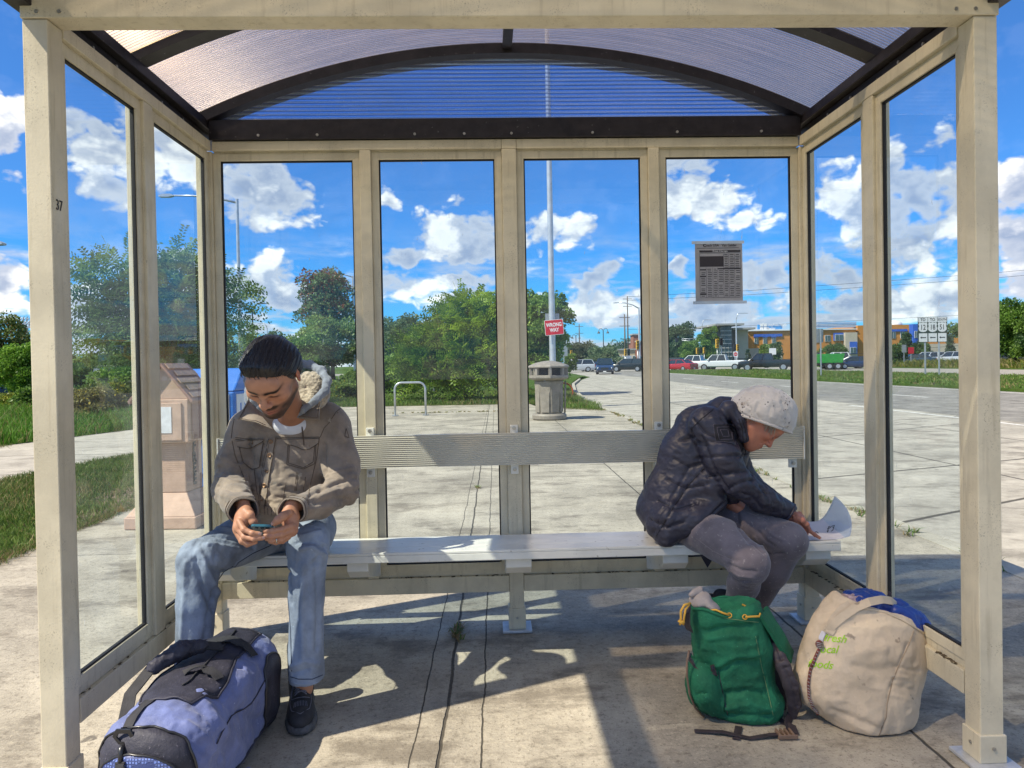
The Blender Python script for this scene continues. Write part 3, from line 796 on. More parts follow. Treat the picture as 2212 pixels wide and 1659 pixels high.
# weeds in the kerb joint and slab joints
rng = np.random.default_rng(8)
pts = []
for y0, y1, d, sp in ((4.05, 5.6, 46, .035), (5.6, 9.0, 36, .04), (9, 19, 26, .05)):
    for _ in range(int((y1 - y0)*d/2)):
        y = rng.uniform(y0, y1); 
        if math.sin(y*5.1) + math.sin(y*2.3) < -1.1: continue
        pts.append((XC - .16 + rng.normal(0, sp), y, rng.uniform(.02, .05)*(1.8 if 4.1 < y < 5.0 else 1.2)))
for yj_ in (3.33, 3.36, 3.30, 3.40, 7.3, 12.2):
    for _ in range(4): pts.append((xj + sl*yj_ + rng.normal(0, .006), yj_ + rng.normal(0, .015), rng.uniform(.014, .03)))
for _ in range(60): pts.append((rng.uniform(-2.6, .9), 18.9 + rng.normal(0, .04), rng.uniform(.02, .045)))
V = []; F = []; C = []
for (x, y, h) in [(p_[0], p_[1], p_[2]) for p_ in pts]:
    for k in range(9):
        a = rng.uniform(0, 6.28); l = h*rng.uniform(.6, 1.6); w = .0028 + y*.0002
        dx_, dy_ = math.cos(a), math.sin(a); b = len(V)
        bx, by = x + rng.normal(0, .012), y + rng.normal(0, .02)
        V += [(bx - dy_*w, by + dx_*w, .004), (bx + dy_*w, by - dx_*w, .004), (bx + dx_*l*.5 + dy_*w*.7, by + dy_*l*.5 - dx_*w*.7, .004 + l*.5), (bx + dx_*l*.5 - dy_*w*.7, by + dy_*l*.5 + dx_*w*.7, .004 + l*.5), (bx + dx_*l*1.2, by + dy_*l*1.2, .004 + l*.62)]
        F += [(b, b + 1, b + 2), (b, b + 2, b + 3), (b + 3, b + 2, b + 4)]
        c = (.30, .22, .10) if (rng.random() < (.65 if y < 4.6 or y > 8 else .35)) else (.11, .19, .03)
        C += [c]*5
tag(npmesh('weeds', V, F, M_blade, cols=C, smooth=False), 'dry and green weeds growing in the kerb joint', 'weeds', kind='stuff')
# ------------------------------------------------------------------ plants
M_leaf = mat('leaf', (.07, .12, .02), rough=.5, var=0, attr='Col', trans=.40, spec=.35)
M_bark = mat('bark', (.12, .09, .065), rough=.9, var=.35, vscale=14, bump=.012, bscale=30, stretch=(1, 1, .3))

def rot_frames(d, rng):
    """unit direction array -> two perpendicular unit arrays, random roll"""
    r = rng.normal(size=d.shape); a = np.cross(d, r); a /= np.linalg.norm(a, axis=1)[:, None] + 1e-9
    return a, np.cross(d, a)

def leafquads(pos, d, n_, L, Wd):
    """diamond leaves: base pos, direction d, side n_, length L, width Wd -> verts (n,4,3)"""
    V = np.zeros((len(pos), 4, 3)); L = L[:, None]; Wd = Wd[:, None]
    V[:, 0] = pos; V[:, 1] = pos + d*L*.45 + n_*Wd*.5; V[:, 2] = pos + d*L; V[:, 3] = pos + d*L*.45 - n_*Wd*.5
    return V

def clump_points(clumps, n, rng, depth=.45):
    cl = np.array(clumps, float); vol = (cl[:, 3]*cl[:, 4]*cl[:, 5])**(2/3); k = rng.choice(len(cl), n, p=vol/vol.sum())
    d = rng.normal(size=(n, 3)); d /= np.linalg.norm(d, axis=1)[:, None]
    d[:, 2] = np.where(d[:, 2] < -.3, -d[:, 2]*.6, d[:, 2]); d /= np.linalg.norm(d, axis=1)[:, None]
    r = 1 - depth*rng.random(n)**1.6
    r *= 1 + .22*noise3(d*3 + k[:, None]*7.7, 3)
    c = cl[k]
    return c[:, :3] + d*c[:, 3:6]*r[:, None], d, k

def foliage(name, clumps, n, size, ca, cb, seed, parent, spray=False, third=None, third_f=0.0, top=None, m=M_leaf):
    rng = np.random.default_rng(seed); ca, cb = np.array(ca)*1.35, np.array(cb)*1.65
    tone = rng.uniform(-.3, .3, len(clumps))
    if spray:
        k_ = 13; nt_ = max(1, n//k_)
        p, d, k = clump_points(clumps, nt_, rng, .6)
        d2 = d*rng.uniform(.5, 1, (nt_, 1)) + rng.normal(0, .35, (nt_, 3)); d2[:, 2] += .15
        d2 /= np.linalg.norm(d2, axis=1)[:, None]
        side, up = rot_frames(d2, rng); up = np.where((up[:, 2] < 0)[:, None], -up, up)
        side = np.cross(d2, up)
        LL = size*rng.uniform(4.5, 8, nt_)
        pos = []; dd = []; nn = []; kk = []
        for i in range(k_):
            t = (i + .5)/k_; s_ = 1 if i % 2 else -1
            b = p + d2*(LL*t)[:, None]; b[:, 2] -= LL*t*t*.32
            ld = side*s_ + d2*.55; ld[:, 2] -= .18; ld /= np.linalg.norm(ld, axis=1)[:, None]
            pos.append(b); dd.append(ld); nn.append(np.cross(ld, up)); kk.append(k)
        pos = np.concatenate(pos); dd = np.concatenate(dd); nn = np.concatenate(nn); kk = np.concatenate(kk)
        nn /= np.linalg.norm(nn, axis=1)[:, None] + 1e-9
        tw = np.tile(rng.normal(0, .22, nt_), k_)
        L = size*rng.uniform(.8, 1.3, len(pos)); V = leafquads(pos, dd, nn, L, L*.46)
    else:
        pos, d, kk = clump_points(clumps, n, rng, .55)
        dd = d*.5 + rng.normal(0, .6, (n, 3)); dd[:, 2] -= .1; dd /= np.linalg.norm(dd, axis=1)[:, None]
        nn, _ = rot_frames(dd, rng); L = size*rng.uniform(.7, 1.4, n); V = leafquads(pos, dd, nn, L, L*.72)
        tw = rng.normal(0, .22, n)
    t = np.clip(.5 + tone[kk] + tw + .35*noise3(pos*1.3/size*.12, 5), 0, 1)[:, None]
    c = ca*(1 - t) + cb*t
    if third is not None:
        f = rng.random(len(c)) < third_f*(1 if top is None else np.clip((pos[:, 2] - top[0])/(top[1] - top[0]), 0, 1))*np.clip(.6 + 1.2*noise3(pos*1.1, 8), 0, 2)
        c[f] = np.array(third)*rng.uniform(.75, 1.25, (f.sum(), 1))
    b = np.arange(len(V))*4
    return npmesh(name, V.reshape(-1, 3), np.c_[b, b + 1, b + 2, b + 3], m, parent, cols=np.repeat(c, 4, 0), smooth=False)

def trunk(base, h, r, crown, parent, seed, lean=(0, 0), limbs=7, name='trunk'):
    rnd = random.Random(seed); a = MB(); b = Vector(base)
    top = b + Vector((lean[0], lean[1], h))
    pts = [b + (top - b)*t + Vector((math.sin(t*5 + seed), math.cos(t*4 + seed), 0))*r*.5*t for t in (0, .12, .3, .5, .7, .85, 1)]
    a.tube(pts, [r*1.35, r, r*.88, r*.72, r*.52, r*.34, r*.12], 9)
    for i in range(limbs):
        c = crown[rnd.randrange(len(crown))]; t = rnd.uniform(.25, .85); s_ = b + (top - b)*t
        e = Vector(c[:3]) + Vector((rnd.uniform(-.5, .5)*c[3], rnd.uniform(-.5, .5)*c[4], rnd.uniform(-.2, .6)*c[5]))
        mid = s_*.5 + e*.5 + Vector((0, 0, -.06*(e - s_).length)); rr = r*(1 - t)*.6 + r*.08
        a.tube([s_, s_*.6 + mid*.4, mid, e], [rr, rr*.75, rr*.5, rr*.15], 6)
    return a.build(name, M_bark, parent, smooth=True)

def crown_of(cx, cy, z0, z1, rx, seed, n=14, ry=None, shape='round'):
    rnd = random.Random(seed); out = []; ry = ry or rx; zc = (z0 + z1)/2; hz = (z1 - z0)/2
    for i in range(n):
        u = (i + .5)/n; z = z0 + (z1 - z0)*(.10 + .82*u)
        prof = math.sqrt(max(.05, 1 - ((z - zc)/hz)**2)) if shape == 'round' else (max(.12, (z1 - z)/(z1 - z0))*1.05 if shape == 'cone' else (.55 + .45*math.sin(u*3.0)))
        a = i*2.4 + rnd.uniform(-.4, .4); q_ = rnd.uniform(.25, .72)*prof
        s_ = rnd.uniform(.30, .46)*(.6 + .4*prof)
        out.append((cx + math.cos(a)*rx*q_, cy + math.sin(a)*ry*q_, z, rx*s_, ry*s_, min(hz*.42, rx*s_*1.0)))
    return out

def tree(px, Y, ytop, ybase_z, width, label, n=9000, size=.14, ca=(.045, .085, .02), cb=(.10, .17, .03), seed=1, spray=False, shape='round',
         group=None, cat='tree', name='tree', third=None, third_f=0, zlow=.25, ncl=14, r=None, top_only=False, depth=None, base_x=None):
    """px screen column of the trunk, Y distance; ytop row of the crown's top gives its real height"""
    p = P(px, ytop, Y); H_ = p.z - ybase_z; x = p.x if base_x is None else base_x
    o = empty(name, (x, Y, ybase_z), label=label, cat=cat, group=group)
    cr = crown_of(x, Y, ybase_z + H_*zlow, p.z - size*.5, width/2, seed, ncl, ry=(depth or width)/2, shape=shape)
    trunk((x, Y, ybase_z - .05), H_*.80, r or max(.04, H_*.022), cr, o, seed, limbs=ncl)
    foliage('crown', cr, n, size, ca, cb, seed, o, spray=spray, third=third, third_f=third_f, top=(ybase_z + H_*.45, p.z) if top_only else None)
    return o

gA, gB = (.05, .105, .018), (.125, .215, .03)
# the big locust shrub behind the bike hoop, and its taller neighbour
o = empty('locust_shrub', tuple(P(990, 870, 24.2)[:2]) + (0,), label='large feathery green locust shrub behind the bicycle hoop', cat='shrub')
cx_, cy_ = o.location.x, o.location.y
cl = [(cx_ + a, cy_ + b_, z, r_, r_, rz_) for a, b_, z, r_, rz_ in ((-.2, -.4, .55, .85, .6), (.75, -.2, .6, .9, .6), (-1.0, .1, .6, .75, .55), (-.9, -.1, 1.25, .75, .6), (.1, -.5, 1.3, .9, .7), (1.0, -.1, 1.4, .85, .7), (-1.35, .2, 1.75, .55, .4), (-.5, 0, 2.0, .75, .6), (.45, -.1, 2.2, .85, .7), (1.15, .1, 2.3, .75, .7), (-.15, .1, 2.75, .6, .5), (.65, 0, 2.95, .65, .5), (1.25, .1, 3.0, .5, .45), (.15, .1, 3.2, .35, .3), (-1.5, .1, .9, .5, .4))]
trunk((cx_ + .25, cy_, -.05), 2.6, .07, cl, o, 3, limbs=16, name='stem')
foliage('foliage', cl, 42000, .115, (.045, .10, .012), (.19, .27, .025), 11, o, spray=True, third=(.26, .26, .05), third_f=.05)
tree(1165, 30, 632, 0, 3.4, 'tall light green tree behind the wrong way sign pole', n=22000, size=.12, ca=(.05, .10, .02), cb=(.14, .22, .04), seed=21, shape='oval', zlow=.06, ncl=18)
# hedge and shrubs left of the locust
tree(862, 31, 770, 0, 3.6, 'low bushy hedge plant left of the bicycle hoop', n=16000, size=.10, ca=(.06, .12, .02), cb=(.16, .24, .05), seed=22, zlow=.0, ncl=16, cat='shrub', name='shrub', depth=2.5)
tree(852, 58, 688, 0, 6.5, 'pale grey green tree behind the low hedge plant', n=11000, size=.20, ca=(.07, .11, .06), cb=(.13, .18, .08), seed=23, zlow=.1)
tree(905, 66, 690, 0, 6.0, 'pale tree seen between the low hedge plant and the locust shrub', n=9000, size=.2, ca=(.06, .10, .05), cb=(.12, .17, .07), seed=24, zlow=.1)
# red-tipped maple and the green tree in front of it
tree(703, 82, 584, 0, 8.4, 'tall maple turning red at its top, beside the street lamp', n=9500, size=.30, ca=(.06, .10, .045), cb=(.12, .18, .075), seed=25, shape='oval', zlow=.38, ncl=20, third=(.24, .10, .045), third_f=.75, top_only=True)
tree(716, 70, 690, 0, 8.6, 'spreading green tree with a forked trunk below the red-tipped maple', n=11500, size=.24, ca=(.055, .10, .035), cb=(.15, .22, .06), seed=26, zlow=.22, ncl=18, r=.22)
tree(640, 60, 728, 0, 5.2, 'rounded green tree directly behind the seated man', n=10000, size=.18, ca=(.05, .10, .03), cb=(.12, .19, .04), seed=27, zlow=.06)
tree(565, 62, 722, 0, 5.6, 'bushy tree beside the tall lamp pole, left of the man', n=10000, size=.18, ca=(.05, .09, .03), cb=(.11, .17, .05), seed=28, zlow=.05)
tree(738, 27.5, 822, 0, 1.9, 'flowering shrub with yellow blooms by the path', n=8000, size=.07, ca=(.06, .11, .03), cb=(.15, .21, .05), seed=29, zlow=0, cat='shrub', name='shrub', third=(.55, .42, .03), third_f=.06, depth=1.6)
tree(770, 33, 800, 0, 1.8, 'dark leafy shrub at the foot of the street lamp behind the backrest', n=6000, size=.08, ca=(.04, .08, .02), cb=(.10, .16, .03), seed=30, zlow=0, cat='shrub', name='shrub')
# left side, seen through the left glass wall
tree(352, 23, 562, 0, 5.6, 'big locust tree rising behind the house shaped paper box', n=30000, size=.13, ca=(.045, .09, .03), cb=(.13, .20, .06), seed=31, spray=True, zlow=.10, ncl=22, depth=4)
tree(160, 26, 792, 0, 2.6, 'dark leafy bush at the left edge of the near window', n=14000, size=.09, ca=(.025, .055, .015), cb=(.07, .12, .02), seed=32, zlow=0, cat='shrub', name='shrub', spray=True)
tree(228, 20.5, 830, 0, 2.2, 'yellow flowering goldenrod bush beside the grey sign', n=12000, size=.07, ca=(.06, .09, .02), cb=(.14, .17, .03), seed=33, zlow=0, cat='shrub', name='shrub', third=(.50, .38, .03), third_f=.22)
tree(262, 21.5, 800, 0, 2.3, 'rough green bush right of the grey sign', n=12000, size=.08, ca=(.04, .09, .02), cb=(.12, .19, .03), seed=34, zlow=0, cat='shrub', name='shrub')
tree(190, 19.0, 842, 0, 2.0, 'dry brownish weed bush under the left window', n=9000, size=.07, ca=(.08, .08, .03), cb=(.16, .15, .05), seed=35, zlow=0, cat='shrub', name='shrub', third=(.42, .33, .04), third_f=.12)
tree(420, 27, 700, 0, 4.4, 'leaning leafy tree behind the blue paper box', n=13000, size=.12, ca=(.05, .09, .03), cb=(.11, .17, .05), seed=36, zlow=.05, ncl=16, spray=True)
tree(-20, 34, 690, 0, 4.6, 'brown tinged tree outside at the far left', n=14000, size=.12, ca=(.05, .08, .02), cb=(.12, .16, .04), seed=37, zlow=.08, third=(.20, .10, .05), third_f=.12)
tree(48, 30, 742, 0, 2.6, 'bright green climbing bush below the metal frame', n=13000, size=.09, ca=(.05, .12, .015), cb=(.14, .25, .03), seed=38, zlow=0, cat='shrub', name='shrub')
tree(10, 24, 850, 0, 2.6, 'yellow green weed clump outside at the left edge', n=10000, size=.07, ca=(.07, .11, .02), cb=(.18, .20, .03), seed=39, zlow=0, cat='shrub', name='shrub', third=(.45, .38, .03), third_f=.15)
tree(110, 23, 835, 0, 2.4, 'mixed green bush behind the left front post', n=9000, size=.08, ca=(.04, .09, .02), cb=(.12, .2, .03), seed=40, zlow=0, cat='shrub', name='shrub')
tree(300, 36, 740, 0, 4.8, 'dense bush behind the left middle post', n=10000, size=.12, ca=(.03, .07, .02), cb=(.09, .14, .03), seed=41, zlow=0, cat='shrub', name='shrub')
# distance in the third and fourth panes
tree(1254, 132, 741, 0, 8.2, 'dull brown green tree behind the silver estate car', n=6000, size=.34, ca=(.05, .065, .04), cb=(.10, .11, .06), seed=42, zlow=0)
tree(1302, 118, 750, 0, 6.8, 'wide grey green bush behind the oncoming blue car', n=6000, size=.28, ca=(.07, .10, .05), cb=(.14, .18, .09), seed=43, zlow=0, cat='shrub', name='shrub')
tree(1232, 92, 763, 0, 2.2, 'small dark bush beside the do not enter sign', n=2500, size=.16, ca=(.05, .09, .02), cb=(.12, .17, .03), seed=44, zlow=0, cat='shrub', name='shrub')
tree(1468, 165, 700, 0, 8.4, 'dark bluish tree left of the signal arm', n=9000, size=.36, ca=(.035, .06, .035), cb=(.08, .12, .06), seed=45, zlow=.02)
tree(1446, 170, 705, 0, 7, 'dark bluish tree beside the window post, above the red car', n=6000, size=.36, ca=(.035, .06, .04), cb=(.07, .11, .06), seed=46, zlow=.02)
tree(1492, 140, 738, 0, 4.8, 'lighter round tree under the signal arm', n=5000, size=.28, ca=(.06, .11, .02), cb=(.12, .19, .04), seed=47, zlow=.0)
tree(1532, 148, 704, 0, 5.6, 'bright green tree left of the glass stair tower', n=8000, size=.3, ca=(.06, .12, .02), cb=(.15, .23, .04), seed=48, zlow=.02, shape='oval')
tree(1655, 118, 743, 0, 3.2, 'light green ornamental tree before the orange wing', n=3500, size=.22, ca=(.08, .13, .03), cb=(.15, .22, .05), seed=49, zlow=.1)
tree(1676, 112, 738, 0, 2.6, 'dark small tree above the black pickup', n=3000, size=.22, ca=(.03, .06, .02), cb=(.08, .12, .03), seed=50, zlow=.05)
tree(1615, 125, 752, 0, 1.6, 'small spruce beside the beige rounded wall', n=1500, size=.2, ca=(.03, .055, .03), cb=(.06, .09, .05), seed=51, zlow=0, shape='cone')
tree(1805, 112, 744, 0, 5.4, 'low wide apple tree above the green trailer', n=6000, size=.22, ca=(.03, .07, .02), cb=(.08, .13, .03), seed=52, zlow=.02)
tree(1958, 100, 716, 0, 3.8, 'tall dark spruce before the orange wing', n=8000, size=.2, ca=(.02, .045, .025), cb=(.06, .10, .04), seed=53, zlow=0, shape='cone', ncl=20)
tree(1932, 86, 745, 0, 3.2, 'bushy green conifer left of the tall spruce', n=6000, size=.17, ca=(.04, .08, .02), cb=(.10, .15, .03), seed=54, zlow=0)
tree(1988, 98, 738, 0, 3.6, 'spreading pine behind the route sign posts', n=6000, size=.18, ca=(.03, .06, .02), cb=(.07, .12, .03), seed=55, zlow=0)
tree(2052, 96, 722, 0, 2.6, 'slender blue spruce right of the route sign', n=5000, size=.17, ca=(.03, .055, .04), cb=(.08, .12, .07), seed=56, zlow=0, shape='cone', ncl=18)
tree(2070, 210, 700, 0, 26, 'broad wooded tree top far behind the route sign', n=7000, size=.6, ca=(.04, .075, .03), cb=(.09, .14, .04), seed=57, zlow=0)
tree(2192, 70, 655, 0, 6.4, 'large dark green tree at the far right outside', n=24000, size=.2, ca=(.025, .065, .015), cb=(.08, .15, .02), seed=58, zlow=.08, ncl=20)
tree(2238, 66, 668, 0, 5, 'second dark tree at the right picture edge', n=12000, size=.2, ca=(.025, .06, .015), cb=(.08, .14, .02), seed=59, zlow=.05)
# far wood along the skyline
rnd = random.Random(5)
cl = []
for i in range(190):
    px = rnd.uniform(-200, 2400); Y = rnd.uniform(230, 330); b_ = P(px, 780, Y)
    h_ = rnd.uniform(5, 9.5); w_ = rnd.uniform(5, 11); cl.append((b_.x, Y, h_*.45, w_, w_*.6, h_*.55))
o = foliage('treeline', cl, 60000, .85, (.035, .06, .035), (.075, .11, .055), 77, None)
tag(o, 'distant wooded skyline beyond the crossroads', 'treeline', kind='stuff')
# rough herb layer below the far trees on the right
blades('wildflowers', [(46.2, 40), (62, 40), (62, 120), (47, 92)], 30000, .25, .8, 12, wd=.05, label='yellow green wild verge beyond the far roadway', col_a=(.06, .11, .02), col_b=(.20, .20, .03), dry=.2)
# ------------------------------------------------------------------ street furniture and signs
M_steel = mat('galvanised_steel', (.46, .48, .50), rough=.38, metal=.55, var=.12, vscale=6, bump=.0005, bscale=60)
M_pole = mat('aluminium_pole', (.52, .54, .57), rough=.36, metal=.5, var=.10, vscale=4)
M_dpole = mat('dark_pole', (.06, .065, .07), rough=.5, var=.2)
M_wood = mat('utility_wood', (.11, .09, .075), rough=.9, var=.3, vscale=6)
M_red = mat('sign_red', (.50, .015, .03), rough=.45, var=.12, vscale=9)
M_white = mat('sign_white', (.70, .70, .70), rough=.45, var=.08, vscale=9)
M_signback = mat('sign_back', (.34, .36, .38), rough=.4, metal=.4, var=.15)
M_blackp = mat('sign_black', (.015, .015, .018), rough=.5, var=0)
M_yellow = mat('signal_yellow', (.62, .36, .03), rough=.5, var=.15)
M_lens = mat('lamp_lens', (.5, .5, .48), rough=.2, var=0)
def vertical(a): return Matrix.Translation(a)
def rrect(w, h, r, n=5):
    out = []
    for cx_, cy_, a0 in ((w/2 - r, h/2 - r, 0), (-w/2 + r, h/2 - r, 90), (-w/2 + r, -h/2 + r, 180), (w/2 - r, -h/2 + r, 270)):
        for i in range(n + 1):
            a = math.radians(a0 + 90*i/n); out.append((cx_ + r*math.cos(a), cy_ + r*math.sin(a)))
    return out
def plate(M, pts, th=.004):
    a = MB(); a.prism(pts, 'z', -th, 0, M); return a

# trash can
M_plas = mat('taupe_plastic', (.235, .205, .17), rough=.55, var=.16, vscale=7, bump=.002, bscale=50, spots=.06, spotcol=(.35, .33, .3, 1))
M_inner = mat('dark_inside', (.02, .02, .024), rough=.9, var=.3)
t = G(1187, 906); tx, ty = t.x, t.y
can = empty('trash_can', (tx, ty, 0), label='taupe plastic litter bin with a domed lid near the kerb', cat='trash can')
MB().lathe([(.36, .004), (.385, .03), (.385, .10), (.36, .135), (.32, .14)], 28, (tx, ty)).build('base', M_plas, can, smooth=True, auto=35)
b = MB(); b.lathe([(.285, .138), (.30, .5), (.325, .82), (.33, .86)], 8, (tx, ty))
body = b.build('bin_body', M_plas, can, bev=.012)
for k in range(8):
    a = math.pi/8 + k*math.pi/4; e = MB(); R_ = Matrix.Translation((tx, ty, 0)) @ Matrix.Rotation(a, 4, 'Z')
    e.prism([(-.09, .17), (.09, .17), (.10, .62), (.03, .72), (-.10, .76)], 'x', .272, .296, R_); 
    e.build('bin_panel', M_plas, body, bev=.006)
MB().lathe([(.30, .865), (.42, .90), (.445, .93), (.445, .985), (.41, .99), (.30, .97)], 8, (tx, ty)).build('collar', M_plas, can, bev=.01)
MB().lathe([(.30, .96), (.30, 1.16)], 16, (tx, ty)).build('liner', M_inner, can)
for k in range(8):
    a = k*math.pi/4; R_ = Matrix.Translation((tx, ty, 0)) @ Matrix.Rotation(a, 4, 'Z')
    e = MB(); e.box(.355, .43, -.035, .035, .984, 1.155, R_); e.build('pillar', M_plas, can, bev=.01)
lid = MB().lathe([(.40, 1.15), (.455, 1.152), (.462, 1.185), (.44, 1.205), (.30, 1.262), (.12, 1.30), (.0, 1.31)], 8, (tx, ty)).build('lid', M_plas, can, bev=.008)
e = MB(); e.tube([(tx + .335, ty - .1, .15), (tx + .345, ty - .12, .5), (tx + .36, ty - .1, .86)], .02, 8); e.build('handle', M_plas, can, smooth=True)

# bicycle hoop
a, b = G(855, 898), G(919, 898); Yr = (a.y + b.y)/2
hoop = empty('bike_rack', ((a.x + b.x)/2, Yr, 0), label='galvanised steel bicycle hoop bolted to the slab', cat='bike rack')
x0, x1, hh, rr = a.x, b.x, .83, .17
pts = [(x0, Yr, .01), (x0, Yr, hh - rr)] + [(x0 + rr - rr*math.cos(t), Yr, hh - rr + rr*math.sin(t)) for t in np.linspace(.2, 1.57, 7)] + [(x1 - rr + rr*math.sin(t), Yr, hh - rr + rr*math.cos(t)) for t in np.linspace(0, 1.37, 7)] + [(x1, Yr, hh - rr), (x1, Yr, .01)]
MB().tube(pts, .026, 12).build('hoop', M_steel, hoop, smooth=True)
for x in (x0, x1):
    f = MB().lathe([(.085, .004), (.085, .014)], 18, (x, Yr)).build('foot_plate', M_steel, hoop)
    bb = MB()
    for sx_ in (-.06, .06): bb = MB().lathe([(.010, .0145), (.010, .04)], 8, (x + sx_, Yr)); bb.build('bolt', M_bolt, f)
# red ring rack
M_rust = mat('rust_red', (.40, .09, .03), rough=.6, var=.2)
c = P(1218, 847, 24.5)
ring = empty('ring_rack', (c.x, 24.5, 0), label='rust red steel ring standing in the grass behind the litter bin', cat='bike rack')
MB().tube([(c.x + .31*math.cos(t), 24.5, c.z + .31*math.sin(t)) for t in np.linspace(0, 2*math.pi, 33)], .03, 8, cap=False).build('ring', M_rust, ring, smooth=True)
MB().tube([(c.x, 24.5, 0), (c.x, 24.5, c.z - .3)], .028, 8).build('post', M_rust, ring, smooth=True)

def lamp(px, Y, ytop, arm, label, r=.07, head=.55, arm2=None, rise=.25, mt=None, name='street_lamp', group=None, hook=False):
    """pole at column px; arm = (signed length metres) to the side"""
    mt = mt or M_pole; p = P(px, ytop, Y); H_ = p.z; x = p.x
    o = empty(name, (x, Y, 0), label=label, cat='street lamp', group=group)
    MB().lathe([(r*1.5, 0), (r*1.5, .25), (r*1.15, .3), (r, 1.0), (r*.7, H_)], 12, (x, Y)).build('pole', mt, o, smooth=True, auto=40)
    for L in ([arm] + ([arm2] if arm2 else [])):
        if not L: continue
        s_ = 1 if L > 0 else -1; A = MB()
        rs = rise if not hook else 0
        if hook:
            pts = [(x, Y, H_ - .1), (x + s_*.02, Y, H_ + .2), (x + L*.4, Y, H_ + .5), (x + L*.8, Y, H_ + .45), (x + L, Y, H_ + .1)]
        else:
            pts = [(x, Y, H_ - .15), (x + L*.3, Y, H_ - .15 + rise*.6), (x + L*.7, Y, H_ - .15 + rise*.95), (x + L, Y, H_ - .15 + rise)]
        A.tube(pts, [r*.55, r*.5, r*.45, r*.42, r*.36][:len(pts)], 8); arm_o = A.build('arm', mt, o, smooth=True)
        e = pts[-1]; Hd = MB()
        if hook: Hd.lathe([(.03, e[2] - .02), (.10, e[2] - .10), (.24, e[2] - .36), (.25, e[2] - .42), (.16, e[2] - .42)], 10, (e[0], Y))
        else:
            x2 = e[0] + s_*head; Hd.prism([(0, -.02), (.3, -.07), (1, -.06), (1.02, .0), (.7, .06), (.2, .06), (0, .03)], 'y', -.12, .12, Matrix.Translation((e[0], Y, e[2])) @ Matrix.Diagonal((s_*head, 1, 1, 1)))
        Hd.build('lamp_head', mt, o, smooth=hook)
    return o
lamp(512, 30, 430, -2.6, 'tall steel lamp pole at the left of the first back pane, arm to the left', r=.085, head=.55, rise=.32)
lamp(390, 46, 624, 1.15, 'double armed street lamp above the big locust tree', r=.08, head=.5, arm2=-1.5, rise=.6)
lamp(762, 84, 596, -3.4, 'street lamp beside the red-tipped maple', r=.13, head=1.6, rise=.55)
lamp(545, 92, 672, .9, 'short armed lamp post between tall pole and man', r=.12, head=.9, rise=1.1, mt=M_dpole)
lamp(577, 120, 708, -.6, 'smaller distant lamp post above the man', r=.12, head=.9, rise=.9, mt=M_pole)
lamp(200, 96, 692, .4, 'thin distant lamp post above the goldenrod', r=.09, head=.7, rise=.5, mt=M_steel)
lamp(-150, 24, 545, 2.0, 'lamp reaching in from the left picture edge', r=.08, head=.36, rise=.42)
lamp(1380, 92, 664, -2.6, 'street lamp beside the window post, long arm to the left', r=.15, head=.7, rise=.8)
lamp(1244, 150, 728, -.75, 'black twin lantern lamp beside the utility pole', r=.12, arm2=.75, hook=True, mt=M_dpole)
lamp(1303, 118, 716, -.75, 'black twin lantern lamp above the grey green bush', r=.10, arm2=.75, hook=True, mt=M_dpole)
lamp(1516, 150, 708, .5, 'street lamp carrying the signal arm', r=.14, head=1.7, rise=1.8)
lamp(1542, 155, 712, -1.4, 'plain lamp post left of the glass stair tower', r=.10, head=.9, rise=.9)
lamp(1590, 122, 690, .5, 'street lamp before the beige rounded wall', r=.13, head=1.6, rise=1.2)
lamp(1917, 84, 622, 0, 'tall thin pole left of the spruce trees', r=.07)

# light pole by the bin, with the wrong way sign on it
pb = P(1194, 790, 21.3)
lp = empty('light_pole', (pb.x, 21.3, 0), label='tall steel light pole behind the litter bin, running out above the roof', cat='light pole')
MB().lathe([(.16, .004), (.16, .03)], 12, (pb.x, 21.3)).build('base_plate', M_pole, lp)
MB().lathe([(.10, .03), (.088, 4), (.065, 13.2)], 18, (pb.x, 21.3)).build('pole', M_pole, lp, smooth=True, auto=40)
MB().tube([(pb.x, 21.3, 13.1), (pb.x + .8, 21.3, 13.6), (pb.x + 2.2, 21.3, 13.8)], .045, 8).build('arm', M_pole, lp, smooth=True)
MB().prism([(2.1, 13.74), (2.8, 13.70), (2.85, 13.78), (2.6, 13.86), (2.1, 13.84)], 'y', 21.18, 21.42, Matrix.Translation((pb.x, 0, 0))).build('lamp_head', M_pole, lp)
def board(name, px, py, Y, w, h, label, cat, tilt=0, back=M_signback, face=M_white, r=.03, border=None, yaw=0, th=.004, group=None):
    c = P(px, py, Y); o = empty(name, c, label=label, cat=cat, group=group)
    M = Matrix.Translation(c) @ Matrix.Rotation(yaw, 4, 'Z') @ Matrix.Rotation(math.radians(90), 4, 'X') @ Matrix.Rotation(tilt, 4, 'Z')
    plate(M, rrect(w, h, r), th).build('panel', face, o)
    return o, M
s_, M = board('wrong_way_sign', 1197, 707, 21.12, .555, .455, 'red and white wrong way sign strapped to the tall light pole', 'road sign', tilt=.075, face=M_white)
e = MB(); e.prism(rrect(.53, .43, .025), 'z', .0005, .002, M); e.build('red_field', M_red, s_)
text('lettering', 'WRONG\nWAY', M @ Matrix.Translation((0, -.005, .0025)), .155, M_white, s_, bold=.005, sx=.74)
e = MB(); e.box(-.06, .06, -.02, .02, -.03, -.004, M @ Matrix.Translation((0, .12, 0))); e.box(-.06, .06, -.02, .02, -.03, -.004, M @ Matrix.Translation((0, -.12, 0))); e.build('strap', M_steel, s_)
s2, M = board('sign_panel', 1193, 688, 21.42, .42, .30, 'plain grey sign back peeking above the wrong way sign', 'road sign', face=M_signback)

